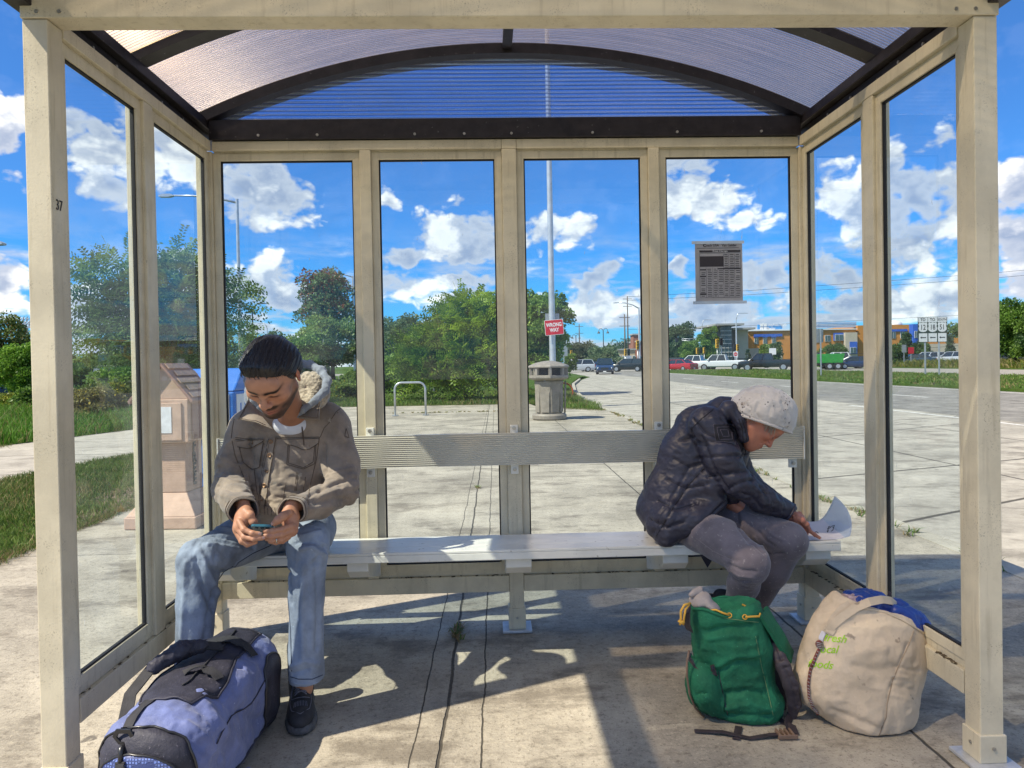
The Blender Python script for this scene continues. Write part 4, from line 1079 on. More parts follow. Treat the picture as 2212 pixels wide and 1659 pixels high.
# left side signs and frame
for (px, py, Y, w, h, yb, lab) in ((209, 815, 21.5, .18, .52, 872, 'narrow grey sign back on a dark post among the goldenrod'), (306, 817, 23, .18, .52, 870, 'narrow grey sign back beside the left middle post')):
    s_, M = board('sign_panel', px, py, Y, w, h, lab, 'road sign', face=M_signback, th=.02)
    c = P(px, py, Y); MB().box(c.x - .03, c.x + .03, Y + .022, Y + .06, 0, c.z + .2).build('post', M_dpole, s_)
c0 = P(25, 700, 42); c1 = P(58, 700, 42)
fr = empty('metal_frame', ((c0.x + c1.x)/2, 42, 0), label='grey steel frame with a wire basket top at the far left', cat='metal frame')
zt = P(40, 709, 42).z
for x in (c0.x, c1.x): MB().box(x - .05, x + .05, 41.95, 42.05, 0, zt).build('leg', M_steel, fr)
MB().box(c0.x - .1, c1.x + .5, 41.93, 42.07, zt, zt + .12).build('crossbar', M_steel, fr)
e = MB(); w = (c1.x - c0.x)
for k in range(5):
    x = c0.x + .15 + k*w/4.2; e.tube([(x, 42, zt + .12), (x + .12, 42, zt + .62), (x + w/5, 42, zt + .66)], .03, 6); e.tube([(x, 42, zt + .12), (x + .1, 42.5, zt + .6)], .03, 6); e.tube([(x + .12, 42, zt + .62), (x + w/4.5, 42, zt + .12)], .02, 6)
e.build('wire_basket', M_steel, fr)

# blank sign on the median and the route marker assembly
c = P(1770, 725, 50); b0 = G(1773, 813)
s_, M = board('sign_panel', 1770, 725, b0.y, .62, .92, 'plain grey sign back on a single post in the median', 'road sign', yaw=.25, face=M_signback, r=.04)
c = P(1770, 725, b0.y); MB().box(c.x + .02, c.x + .10, b0.y - .07, b0.y - .02, 0, c.z + .46).build('post', M_steel, s_)
Ys = 44.6
rm = empty('route_sign', P(2014, 806, Ys).xy.to_3d(), label='route marker sign with three numbered shields and left arrows on two posts', cat='road sign')
xl, xr = P(1983.6, 711, Ys).x, P(2045.6, 711, Ys).x; zt_s, zb_s = P(2014, 685, Ys).z, P(2014, 739, Ys).z
M_green = mat('route_backing', (.03, .05, .04), rough=.6, var=.1)
e = MB(); e.box(xl - .02, xr + .02, Ys, Ys + .02, zb_s, zt_s); e.build('backing', M_green, rm)
w3 = (xr - xl)/3; hh = zt_s - zb_s
for k, (a, n_) in enumerate((('TO', '12'), ('TO', '18'), ('SOUTH', '51'))):
    cx_ = xl + w3*(k + .5)
    def fr_(z, d=.003): return frame((cx_, Ys - d, z), (1, 0, 0), (0, 0, 1))
    z1 = zt_s - hh*.105; plate(fr_(z1, .001), rrect(w3*.96, hh*.19, .01), .003).build('tab', M_white, rm)
    text('lettering', a, fr_(z1, .0015), .26 if len(a) < 3 else .20, M_blackp, rm, bold=.006, sx=.9 if len(a) < 3 else .85)
    z2 = zt_s - hh*.40
    w_, h_ = w3*.47, hh*.195
    sh = [(-w_*.80, h_), (-w_*.4, h_*.88), (0, h_), (w_*.4, h_*.88), (w_*.80, h_), (w_*1.0, h_*.60), (w_*.86, h_*.25), (w_*1.0, -h_*.20), (w_*.93, -h_*.62), (w_*.55, -h_*.90), (0, -h_*1.0), (-w_*.55, -h_*.90), (-w_*.93, -h_*.62), (-w_*1.0, -h_*.20), (-w_*.86, h_*.25), (-w_*1.0, h_*.60)]
    plate(fr_(z2, .001), sh, .003).build('shield', M_white, rm)
    text('lettering', n_, fr_(z2, .0015) @ Matrix.Translation((0, -.02, 0)), .46, M_blackp, rm, bold=.006, sx=.78)
    z3 = zb_s + hh*.185; plate(fr_(z3, .001), rrect(w3*.88, hh*.34, .02), .003).build('arrow_plate', M_white, rm)
    A = [(-.19, 0), (-.08, .085), (-.10, .028), (.19, .028), (.19, -.028), (-.10, -.028), (-.08, -.085)]
    plate(fr_(z3, .0045), A, .003).build('arrow', M_blackp, rm)
for px in (1999, 2029):
    x = P(px, 750, Ys).x
    MB().prism([(x - .05, Ys + .021), (x + .05, Ys + .021), (x + .05, Ys + .05), (x + .02, Ys + .09), (x - .02, Ys + .09), (x - .05, Ys + .05)], 'z', 0, zb_s + .3).build('post', M_steel, rm)

# traffic signals, small signs, utility poles and their wires
def signal(px, py, Y, label, h=1.05, w=.36, col=M_yellow, pole=True, group=None, ph=None):
    c = P(px, py, Y); o = empty('traffic_signal', (c.x, Y, 0 if pole else c.z), label=label, cat='traffic signal', group=group)
    MB().box(c.x - w/2, c.x + w/2, Y - .15, Y + .15, c.z - h/2, c.z + h/2).build('housing', col, o, bev=.02)
    for k in range(3):
        z = c.z + h*(.32 - .32*k)
        MB().tube([(c.x, Y - .16, z), (c.x, Y - .36, z + .02)], w*.36, 10, cap=False).build('visor', M_blackp, o)
    if pole: MB().lathe([(.06, 0), (.05, c.z - h/2)], 8, (c.x, Y)).build('pole', M_steel, o, smooth=True)
    return o
signal(1234, 764, 118, 'yellow signal beside the do not enter sign')
signal(1351, 761, 112, 'yellow signal on the traffic island, left one')
signal(1358, 761, 114, 'dark backed signal next to the yellow one on the island', col=M_blackp)
signal(1377, 745, 92, 'tall yellow signal beside the window post', h=1.15)
signal(1506, 758, 125, 'yellow signal below the signal arm, left one')
signal(1514, 757, 125, 'dark signal below the signal arm', col=M_blackp)
signal(1521, 757, 128, 'yellow signal below the signal arm, right one')
signal(1549, 742, 118, 'large yellow signal before the glass stair tower', h=1.5, w=.5)
signal(1558, 738, 118, 'black signal with red light before the glass stair tower', h=1.2, w=.45, col=M_blackp)
signal(1587, 750, 120, 'black and yellow signal on the pole before the beige wall', h=1.1, w=.4, col=M_blackp)
signal(1593, 751, 121, 'yellow signal on the pole before the beige wall', h=1.1, w=.35)
c = P(1462, 735, 150)
ma = empty('signal_arm', (P(1516, 735, 150).x, 150, 0), label='truss signal arm reaching left from the lamp post', cat='signal arm')
xa, xb = P(1473, 735, 150).x, P(1515, 735, 150).x; z1, z2 = P(1500, 732, 150).z, P(1500, 738, 150).z
e = MB(); e.tube([(xa, 150, z1), (xb, 150, z1 + .1)], .07, 6); e.tube([(xa, 150, z1 - .3), (xb, 150, z2)], .07, 6)
for k in range(6): x = xa + (xb - xa)*k/5; e.tube([(x, 150, z1 - .3), (x, 150, z1 + .05)], .05, 6)
e.build('truss', M_steel, ma, smooth=True)
c = P(1462, 735, 150); MB().box(c.x - .3, c.x + .3, 149.8, 150.2, c.z - .45, c.z + .45).build('signal_head', M_blackp, ma)
def smallsign(px, py, Y, w, h, m_, label, word=None, name='road_sign', shape=None, bar=False):
    s_, M = board(name, px, py, Y, w, h, label, 'road sign', face=m_, r=min(w, h)*.08)
    c = P(px, py, Y); MB().box(c.x - .035, c.x + .035, Y + .01, Y + .06, 0, c.z + h/2).build('post', M_steel, s_)
    if bar:
        e = MB(); e.prism([(w*.40*math.cos(t), w*.40*math.sin(t)) for t in np.linspace(0, 6.283, 17)[:-1]], 'z', .002, .006, M); e.build('disc', M_red, s_)
        e = MB(); e.box(-w*.28, w*.28, -w*.06, w*.06, .008, .012, M); e.build('bar', M_white, s_)
    return s_
smallsign(1238, 773, 112, .8, .8, M_white, 'do not enter sign in front of the brown green tree', bar=True)
smallsign(1589, 765, 119, .8, .9, M_white, 'do not enter sign under the signals before the beige wall', bar=True)
smallsign(1218, 757, 60, .62, .95, M_signback, 'pale grey sign back left of the distant signal')
smallsign(1356, 773, 112, 1.2, .7, M_white, 'small white lane sign on the island')
smallsign(1669, 759, 100, 1.0, .9, M_white, 'small dark lettered sign above the black pickup')
smallsign(1968, 757, 82, .7, .75, M_red, 'small red sign before the tall spruce')
smallsign(1953, 753, 82, .55, .9, M_signback, 'grey diamond sign back left of the small red sign')
for px, Y, yt, lab in ((1251, 190, 700, 'wooden utility pole beside the twin lantern lamp'), (1349, 150, 679, 'wooden utility pole with crossarms left of the long armed street lamp'), (1355, 175, 640, 'tallest wooden utility pole behind the traffic island')):
    p = P(px, yt, Y); o = empty('utility_pole', (p.x, Y, 0), label=lab, cat='utility pole')
    MB().lathe([(.2, 0), (.12, p.z)], 8, (p.x, Y)).build('pole', M_wood, o, smooth=True)
    for k in (0.6, 2.4): MB().box(p.x - 1.1, p.x + 1.1, Y - .06, Y + .06, p.z - k - .12, p.z - k).build('crossarm', M_wood, o)
for i, (y0, y1, Y) in enumerate(((601, 566, 150), (609, 578, 150), (757, 715, 150), (672, 660, 180))):
    a, b = P(1355, y0 + 40, Y), P(2400, y1, Y); mid = (a + b)/2; mid.z -= .6
    o = MB().tube([a, (a + mid)/2 - Vector((0, 0, .25)), mid, (b + mid)/2 - Vector((0, 0, .25)), b], .035, 5).build('power_line', M_blackp)
    tag(o, ['upper power line crossing the sky over the crossroads', 'second power line crossing the sky over the crossroads', 'lowest cable running above the vehicles', 'thin cable rising towards the right'][i], 'power line')

# newspaper boxes
M_tan = mat('tan_plastic', (.50, .335, .245), rough=.7, var=.10, vscale=12, bump=.001, bscale=120)
M_brownp = mat('brown_plastic', (.30, .17, .13), rough=.6, var=.12, vscale=10)
M_paper = mat('printed_paper', (.75, .76, .76), rough=.7, var=.10, vscale=20)
fb = empty('newspaper_box', (-2.62, 6.0, 0), math.radians(-3), label='tan house shaped paper box with a shingle roof and FREE on its side', cat='newspaper box')
L_ = dict(world=False)
w, d = .42, .40
MB().prism([(-.29, .002), (.29, .002), (.29, .10), (-.29, .10)], 'y', -.28, .28).build('plinth', M_tan, fb, bev=.01, **L_)
MB().add([(-.28, -.27, .101), (.28, -.27, .101), (.28, .27, .101), (-.28, .27, .101), (-.16, -.15, .27), (.16, -.15, .27), (.16, .15, .27), (-.16, .15, .27)],
         [(0, 1, 5, 4), (1, 2, 6, 5), (2, 3, 7, 6), (3, 0, 4, 7), (4, 5, 6, 7), (3, 2, 1, 0)]).build('flared_foot', M_tan, fb, bev=.006, **L_)
MB().box(-.155, .155, -.145, .145, .271, .68).build('pedestal', M_tan, fb, bev=.008, **L_)
MB().box(-w/2, w/2, -d/2, d/2, .681, 1.03).build('cabinet', M_tan, fb, bev=.008, **L_)
MB().box(-w/2 + .05, w/2 - .05, -d/2 - .012, -d/2 - .001, .70, 1.0).build('door', M_tan, fb, bev=.004, **L_)
MB().box(-w/2 + .08, w/2 - .13, -d/2 - .016, -d/2 - .013, .76, .97).build('poster', M_paper, fb, **L_)
g = MB(); g.prism([(-w/2, 1.031), (w/2, 1.031), (0, 1.29)], 'y', -d/2 + .015, d/2 - .015); g.build('gable', M_tan, fb, bev=.004, **L_)
for s_ in (-1, 1):
    r_ = MB(); r_.prism([(s_*.01, 1.322), (s_*(w/2 + .055), 1.018), (s_*(w/2 + .045), .995), (s_*.01, 1.292)], 'y', -d/2 - .03, d/2 + .03)
    ro = r_.build('roof', M_brownp, fb, bev=.004, **L_)
    for k in range(5):
        t = (k + .5)/5.2; x0 = s_*(.02 + (w/2 + .035)*t); z0 = 1.318 - .30*t
        sh = MB()
        for j in range(4):
            y0 = -d/2 + .02 + j*.09 + (k % 2)*.045 - .02
            ang = math.atan2(-.304, s_*(w/2 + .045))
            sh.box(-.024, .024, 0, .084, .001, .008, Matrix.Translation((x0, y0, z0 + .004)) @ Matrix.Rotation(-ang if True else 0, 4, 'Y'))
        sh.build('shingle_row', M_tan, ro, world=False)
MB().box(w/2 + .001, w/2 + .012, -d/2 + .05, d/2 - .05, .70, 1.0).build('side_recess', M_brownp, fb, bev=.003, **L_)
for i, ch in enumerate('FREE'):
    t_ = text('lettering', ch, frame((.1580, 0, .63 - i*.092), (0, 1, 0), (0, 0, 1)), .115, M_dpole, None, bold=.005); t_.parent = fb
M_bluep = mat('blue_enamel', (.035, .16, .52), rough=.35, var=.10, vscale=6, spots=.03, spotcol=(.4, .45, .5, 1))
ub = empty('newspaper_box', (-2.60, 6.85, 0), math.radians(-2), label='blue metal newspaper dispenser with a white panel beside the tan box', cat='newspaper box')
MB().box(-.24, .24, -.20, .20, .08, .62).build('pedestal', M_bluep, ub, bev=.015, **L_)
MB().box(-.20, .20, -.16, .16, .002, .079).build('foot', M_bluep, ub, bev=.01, **L_)
MB().box(-.27, .27, -.235, .235, .621, 1.06).build('cabinet', M_bluep, ub, bev=.02, **L_)
MB().prism([(-.24, 1.061), (.22, 1.061), (.22, 1.20), (.12, 1.27), (-.02, 1.27)], 'x', -.27, .27).build('hood', M_bluep, ub, bev=.015, **L_)
MB().box(-.22, .22, -.242, -.236, .70, 1.03).build('window_frame', M_white, ub, bev=.003, **L_)
MB().box(-.24, .24, -.215, -.203, .30, .56).build('lower_panel', M_bluep, ub, bev=.006, **L_)
MB().box(.271, .274, -.20, .20, .70, 1.03).build('side_panel', M_white, ub, **L_)
MB().box(-.274, -.271, -.20, .20, .70, 1.03).build('side_panel', M_white, ub, **L_)
t_ = text('lettering', 'US', frame((.2745, 0, .86), (0, 1, 0), (0, 0, 1)), .22, M_bluep, None, bold=.004); t_.parent = ub
t_ = text('lettering', 'US', frame((-.10, -.2425, .86), (1, 0, 0), (0, 0, 1)), .22, M_bluep, None, bold=.004); t_.parent = ub
# ------------------------------------------------------------------ vehicles
M_tyre = mat('tyre', (.015, .015, .016), rough=.85, var=.1)
M_rim = mat('wheel_rim', (.45, .46, .48), rough=.3, metal=.7, var=0)
M_cglass = mat('car_window', (.02, .028, .035), rough=.08, var=0, spec=.8)
M_trim = mat('black_trim', (.02, .02, .022), rough=.6, var=0)
M_tail = mat('tail_light', (.45, .01, .01), rough=.25, var=0)
M_head = mat('head_light', (.75, .78, .8), rough=.12, var=0, spec=.8)
paints = {}
def paint(name, c):
    if name not in paints: paints[name] = mat(name + '_paint', c, rough=.28, var=.03, coat=.6, spec=.5)
    return paints[name]

def loft(secs, name, m_, par):
    """secs: list of (x, half width, [z list bottom..top], [width factor list]) -> closed skin"""
    a = MB(); k = len(secs[0][2]); n = 2*k
    for (x, hw, zs, ws) in secs:
        for z, w in zip(zs, ws): a.v.append((x, hw*w, z))
        for z, w in zip(zs[::-1], ws[::-1]): a.v.append((x, -hw*w, z))
    for i in range(len(secs) - 1):
        for j in range(n): a.f.append([i*n + j, i*n + (j + 1) % n, (i + 1)*n + (j + 1) % n, (i + 1)*n + j]); a.mi.append(0)
    a.f.append(list(range(n))[::-1]); a.mi.append(0); a.f.append(list(range((len(secs) - 1)*n, len(secs)*n))); a.mi.append(0)
    a.mi = [0]*len(a.f)
    return a.build(name, m_, par, smooth=True, auto=28, bev=.015, world=False)

def vehicle(kind, px, py, yaw, col, label, name, scale=1.0, Y=None, group=None, z=None):
    """x forward.  yaw: direction of travel, 0 = +X, 90 = away from the shelter"""
    g = G(px, py, -.1 if z is None else z) if Y is None else Vector((P(px, py, Y).x, Y, -.1 if z is None else z))
    o = empty(name, g, math.radians(yaw), label=label, cat={'sedan': 'car', 'suv': 'car', 'pickup': 'pickup truck'}[kind], group=group)
    o.scale = (scale,)*3
    spec = dict(
        sedan=dict(L=4.6, W=1.80, belt=.92, roof=1.42, hood=.86, trunk=.98, wb=2.7, r=.32, cab=[(-1.75, -1.05, .65, 1.55)]),
        suv=dict(L=4.6, W=1.86, belt=1.05, roof=1.68, hood=1.02, trunk=1.08, wb=2.7, r=.37, cab=[(-2.18, -1.85, .55, 1.35)]),
        pickup=dict(L=5.9, W=2.02, belt=1.22, roof=1.95, hood=1.20, trunk=1.22, wb=3.7, r=.42, cab=[(-.75, -.55, .95, 1.65)]))[kind]
    L, Wd, be, rf = spec['L'], spec['W']/2, spec['belt'], spec['roof']; gc = .24 if kind != 'pickup' else .42
    zz = lambda top: [gc, gc + .12, (gc + be)/2, top - .10, top]; ww = [.90, .98, 1.0, .98, .90]
    secs = [(-L/2, Wd*.90, zz(spec['trunk'] - .08), ww), (-L/2 + .12, Wd*.98, zz(spec['trunk']), ww), (-L/2 + .9, Wd, zz(spec['trunk'] if kind != 'pickup' else be), ww), (0, Wd, zz(be), ww),
            (L/2 - 1.25, Wd, zz(be - .03), ww), (L/2 - .45, Wd*.97, zz(spec['hood'] - .05), ww), (L/2 - .08, Wd*.86, zz(spec['hood'] - .18), ww), (L/2, Wd*.74, zz(spec['hood'] - .28), ww)]
    body = loft(secs, 'body', paint(*col), o)
    xb0, xt0, xt1, xb1 = spec['cab'][0]
    def cab(off, m_, nm, z0, z1):
        a = MB(); f = lambda x, s_: x
        h = (z1 - z0)
        V = []
        for (xb, xt) in ((xb0, xt0), (xb1, xt1)):
            for s_ in (-1, 1): V += [(xb, s_*(Wd*.93 + off), z0), (xt, s_*(Wd*.74 + off), z1)]
        a.add(V, [(0, 1, 3, 2), (4, 6, 7, 5), (0, 4, 5, 1), (2, 3, 7, 6), (1, 5, 7, 3), (0, 2, 6, 4)])
        return a.build(nm, m_, o, bev=.03, world=False)
    cab(0, M_cglass, 'glasshouse', be - .02, rf - .04)
    a = MB(); a.prism([(xt0 - .03, -Wd*.76), (xt1 + .03, -Wd*.76), (xt1 + .03, Wd*.76), (xt0 - .03, Wd*.76)], 'z', rf - .06, rf + .0); a.build('roof', paint(*col), o, bev=.03, world=False)
    for s_ in (-1, 1):
        for (xa, xb_) in ((xb0, xt0), (xb1, xt1), ((xb0 + xb1)/2 - .05, (xt0 + xt1)/2 - .02)):
            MB().tube([(xa, s_*(Wd*.93 + .004), be - .03), (xb_, s_*(Wd*.745 + .004), rf - .04)], .045, 6).build('pillar', paint(*col), o, world=False)
        m_ = MB(); m_.box(xb1 - .35, xb1 - .17, s_*(Wd + .02) - .09, s_*(Wd + .02) + .09, be + .02, be + .17); m_.build('mirror', paint(*col), o, bev=.03, world=False)
    r_ = spec['r']
    for sx_ in (-1, 1):
        for s_ in (-1, 1):
            cx_ = sx_*spec['wb']/2 + .05; M_ = Matrix.Translation((cx_, s_*(Wd - .12), r_)) @ Matrix.Rotation(math.radians(90), 4, 'X')
            w_ = MB(); w_.lathe([(r_*.6, -.12), (r_*.95, -.12), (r_, -.08), (r_, .08), (r_*.95, .12), (r_*.6, .12)], 20); w_.v = [tuple(M_ @ Vector(v)) for v in w_.v]
            wo = w_.build('wheel', M_tyre, o, smooth=True, auto=40, world=False)
            h_ = MB(); h_.lathe([(r_*.62, -.123), (r_*.15, -.14), (0, -.14)] if False else [(r_*.62, -.126), (r_*.62, .126)], 14); h_.v = [tuple(M_ @ Vector(v)) for v in h_.v]
            h_.build('rim', M_rim, wo, world=False)
    if kind == 'pickup':
        a = MB(); a.box(-L/2 + .10, xb0 - .06, -Wd*.84, Wd*.84, be - .0, be + .006); a.build('cargo_bed', M_trim, o, world=False)
    a = MB(); a.box(-L/2 - .05, -L/2 + .14, -Wd*.93, Wd*.93, gc - .02, gc + .22); a.build('rear_bumper', M_trim if kind != 'sedan' else paint(*col), o, bev=.03, world=False)
    a = MB(); a.box(L/2 - .2, L/2 + .03, -Wd*.80, Wd*.80, gc - .02, gc + .22); a.build('front_bumper', M_trim, o, bev=.03, world=False)
    for s_ in (-1, 1):
        a = MB(); a.box(-L/2 - .02, -L/2 + .1, s_*Wd*.80 - .11, s_*Wd*.80 + .11, be - .32, be - .06); a.build('tail_light', M_tail, o, bev=.01, world=False)
        a = MB(); a.box(L/2 - .30, L/2 - .015, s_*Wd*.64 - .17, s_*Wd*.64 + .17, spec['hood'] - .42, spec['hood'] - .27); a.build('headlight', M_head, o, bev=.02, world=False)
    a = MB(); a.box(L/2 - .05, L/2 + .012, -Wd*.42, Wd*.42, spec['hood'] - .50, spec['hood'] - .30); a.build('grille', M_trim, o, world=False)
    a = MB(); a.box(L/2 + .031, L/2 + .036, -.16, .16, gc + .02, gc + .12); a.build('number_plate', M_white, o, world=False)
    a = MB(); a.box(-L/2 - .056, -L/2 - .051, -.16, .16, gc + .06, gc + .18); a.build('number_plate', M_white, o, world=False)
    return o
vehicle('suv', 1307, 808, -100, ('navy', (.012, .03, .09)), 'dark blue car driving towards the shelter on the near roadway', 'car')
vehicle('suv', 1248, 796, 178, ('silver', (.42, .45, .5)), 'silver estate car crossing at the far junction', 'car', Y=96)
vehicle('sedan', 1279, 795, -70, ('grey', (.06, .065, .075)), 'dark small car partly hidden behind the dark blue one', 'car', Y=100)
vehicle('suv', 1357, 795, 160, ('black', (.012, .012, .014)), 'black off-roader beyond the grass island beside the window post', 'car', Y=92)
vehicle('sedan', 1466, 798, 128, ('red', (.33, .01, .02)), 'red saloon car queuing beyond the median', 'car', Y=88)
vehicle('suv', 1446, 795, 140, ('charcoal', (.03, .035, .04)), 'dark van left of the red saloon', 'car', Y=98)
q1 = vehicle('pickup', 1506, 797, 148, ('white', (.68, .69, .69)), 'white pickup with green stripes on its door', 'pickup_truck', Y=93)
a = MB(); W2 = 1.015
a.prism([(.1, .55), (.9, .55), (1.35, 1.15), (1.1, 1.15)], 'y', W2, W2 + .006); a.build('green_stripe', mat('green_decal', (.05, .35, .08), var=0), q1, world=False)
vehicle('pickup', 1558, 799, 152, ('pale', (.56, .58, .60)), 'white pickup with a black tailgate in the middle of the queue', 'pickup_truck', Y=88)
vehicle('pickup', 1655, 799, 156, ('black', (.012, .012, .014)), 'black pickup beside the window post, under the orange wing', 'pickup_truck', Y=78)
vehicle('sedan', 1636, 792, 150, ('white2', (.6, .61, .62)), 'white car half hidden behind the black pickup', 'car', Y=104)
vehicle('pickup', 1758, 798, 158, ('black', (.012, .012, .014)), 'dark truck in front of the green trailer, behind the corner post', 'pickup_truck', Y=80)
vehicle('pickup', 1818, 795, 165, ('white', (.68, .69, .69)), 'white pickup loaded behind the green trailer', 'pickup_truck', Y=84)
vehicle('sedan', 1850, 795, 165, ('navy', (.012, .03, .09)), 'dark blue car behind the right middle post', 'car', Y=80)
# trailer
M_trail = mat('trailer_green', (.02, .22, .035), rough=.45, var=.15, vscale=3)
g = P(1788, 796, 78); tr = empty('dump_trailer', (g.x, 78, -.1), math.radians(162), label='bright green dump trailer with double wheels', cat='trailer')
a = MB(); a.add([(-1.4, -1, .75), (1.4, -1, .75), (1.4, 1, .75), (-1.4, 1, .75), (-1.6, -1.05, 1.75), (1.6, -1.05, 1.75), (1.6, 1.05, 1.75), (-1.6, 1.05, 1.75)], [(0, 1, 5, 4), (1, 2, 6, 5), (2, 3, 7, 6), (3, 0, 4, 7), (4, 5, 6, 7), (3, 2, 1, 0)]); a.build('hopper', M_trail, tr, bev=.03, world=False)
a = MB(); a.box(-1.6, 2.4, -.9, .9, .55, .72); a.build('chassis', M_trim, tr, world=False)
for k in range(5): a = MB(); a.box(-1.3 + k*.6, -1.22 + k*.6, -1.1, -1.03, .78, 1.72); a.build('rib', M_trail, tr, world=False)
for sx_ in (-.9, -.05):
    for s_ in (-1, 1):
        M_ = Matrix.Translation((sx_, s_*1.05, .40)) @ Matrix.Rotation(math.radians(90), 4, 'X')
        w_ = MB(); w_.lathe([(.2, -.12), (.38, -.12), (.40, -.08), (.40, .08), (.38, .12), (.2, .12)], 18); w_.v = [tuple(M_ @ Vector(v)) for v in w_.v]; wo = w_.build('wheel', M_tyre, tr, smooth=True, auto=40, world=False)
        h_ = MB(); h_.lathe([(.22, -.124), (.22, .124)], 12); h_.v = [tuple(M_ @ Vector(v)) for v in h_.v]; h_.build('rim', M_rim, wo, world=False)
# cars parked in front of the building on the right, and two at the far left
vehicle('sedan', 1977, 779, 170, ('blue_grey', (.03, .06, .10)), 'dark parked car in the trees left of the route sign', 'car', Y=92, z=.05)
vehicle('suv', 2008, 778, 200, ('silver', (.42, .45, .5)), 'silver parked car behind the route sign posts', 'car', Y=93, z=.05)
vehicle('suv', 2062, 777, 100, ('silver', (.42, .45, .5)), 'silver hatchback right of the route sign', 'car', Y=90, z=.05)
vehicle('sedan', 2172, 772, 185, ('charcoal', (.03, .035, .04)), 'dark parked car under the far right tree', 'car', Y=92, z=.05)
vehicle('sedan', -14, 870, 20, ('blue', (.02, .06, .22)), 'blue car behind the weeds at the left edge', 'car', Y=38)
vehicle('suv', -10, 850, 10, ('pale', (.56, .58, .60)), 'pale car behind the blue one at the left edge', 'car', Y=42)

# ------------------------------------------------------------------ buildings
M_orange = mat('orange_cladding', (.52, .22, .05), rough=.7, var=.06, vscale=.8)
M_beige = mat('beige_render', (.48, .42, .34), rough=.8, var=.06, vscale=.8)
M_bblue = mat('blue_panel', (.04, .12, .50), rough=.5, var=.08, vscale=1)
M_lblue = mat('sky_blue_screen', (.06, .27, .60), rough=.5, var=.08, vscale=1)
M_bglass = mat('building_glass', (.05, .09, .10), rough=.12, var=.2, vscale=.6, spec=.8)
M_grey = mat('grey_roof', (.30, .30, .30), rough=.7, var=.1)
M_brick = mat('red_brick', (.26, .11, .07), rough=.85, var=.15, vscale=2)
YB = 160.0
bld = empty('clinic_building', (P(1760, 780, YB).x, YB, 0), label='orange, blue and beige clinic building with a glass stair tower', cat='building')
def bx(name, pa, pb_, ya, yb_, m_, y0=YB, dep=14, par=None, base=False):
    a, b = P(pa, ya, y0), P(pb_, yb_, y0); am, bm = P((pa + pb_)/2, ya, y0), P((pa + pb_)/2, yb_, y0)
    z0 = 0 if base else bm.z
    return MB().box(a.x, b.x, y0, y0 + dep, z0, am.z).build(name, m_, par or bld)
bx('wall', 1616, 1850, 713, 790, M_orange, base=True)
bx('wall', 1616, 1690, 752, 790, M_beige, y0=YB - .12, dep=.1, base=True)
bx('wall', 1826, 1853, 718, 790, M_beige, y0=YB - 1.0, dep=8, base=True)
w_ = bx('wall', 1853, 1975, 702, 790, M_orange, base=True, dep=16)
bx('wall', 1906, 1975, 745, 790, M_beige, y0=YB - .12, dep=.1, base=True)
bx('wall', 1972, 1990, 700, 790, M_bblue, y0=YB - 1.5, dep=10, base=True)
bx('wall', 1990, 2110, 730, 790, M_orange, y0=YB + 4, base=True)
bx('wall', 2000, 2120, 742, 790, M_beige, y0=YB + 3.8, dep=.1, base=True)
bx('parapet', 1614, 1852, 711.5, 713.5, M_white, y0=YB - .4, dep=15)
bx('wall', 1590, 1617, 713, 790, M_beige, y0=YB - 4, dep=12, base=True)
bx('canopy_roof', 1584, 1632, 707.5, 711.5, M_grey, y0=YB - 7, dep=14)
tw = bx('stair_tower', 1557, 1581, 704.5, 790, M_bglass, y0=YB - 8, dep=10, base=True)
bx('tower_roof', 1546, 1608, 698.5, 702.5, M_grey, y0=YB - 10, dep=16)
for k in range(7): bx('mullion', 1556.5, 1581.5, 714 + k*9.2, 715.2 + k*9.2, M_white, y0=YB - 8.15, dep=.1, par=tw)
for k in range(4): bx('mullion', 1557 + k*8, 1558 + k*8, 704, 775, M_steel, y0=YB - 8.3, dep=.1, par=tw)
sg = bx('roof_screen', 1637, 1690, 701, 711, M_lblue, y0=YB + 1, dep=.4)
bx('roof_screen', 1748, 1850, 696, 708, M_lblue, y0=YB + 1, dep=.4)
for k in range(4): bx('louvre', 1748, 1850, 697 + k*3.0, 698 + k*3.0, M_white, y0=YB + .8, dep=.1)
c = P(1649, 706, YB + .9)
for dx_ in (-.42, .42):
    for dz_ in (-.42, .42): MB().box(c.x + dx_ - .34, c.x + dx_ + .34, YB + .85, YB + .95, c.z + dz_ - .34, c.z + dz_ + .34).build('emblem', M_white, sg)
text('lettering', 'UnityPoint Health\nMeriter', frame(P(1657, 706, YB + .9), (1, 0, 0), (0, 0, 1)), .78, M_white, sg, align='LEFT', bold=.02, sx=.8)
blu = bx('blue_band', 1629, 1690, 721.5, 727, M_bblue, y0=YB - .25, dep=.2)
def win(pa, pb_, ya, yb_, y0=YB, fr=True):
    f = bx('window', pa, pb_, ya, yb_, M_white, y0=y0 - .12, dep=.1); bx('glass', pa + .6, pb_ - .6, ya + .6, yb_ - .6, M_bglass, y0=y0 - .16, dep=.03, par=f)
    m_ = (pa + pb_)/2; bx('mullion', m_ - .2, m_ + .2, ya + .6, yb_ - .6, M_white, y0=y0 - .18, dep=.02, par=f)
for x in (1629, 1648, 1667): bx('blue_panel', x - .8, x + 10.5, 727, 728.5, M_bblue, y0=YB - .25, dep=.2); win(x + .5, x + 9, 728, 743.5)
bx('blue_band', 1801, 1826, 719, 736, M_bblue, y0=YB - .25, dep=.2); win(1804, 1822, 722.5, 736, y0=YB - .3); win(1782, 1794, 724, 738); win(1758, 1772, 720, 740)
bx('blue_band', 1836, 1852, 738, 764, M_bblue, y0=YB - 1.2, dep=.15); win(1837, 1850, 750, 763, y0=YB - 1.25)
bx('blue_band', 1906, 1960, 711, 716, M_bblue, y0=YB - .25, dep=.2)
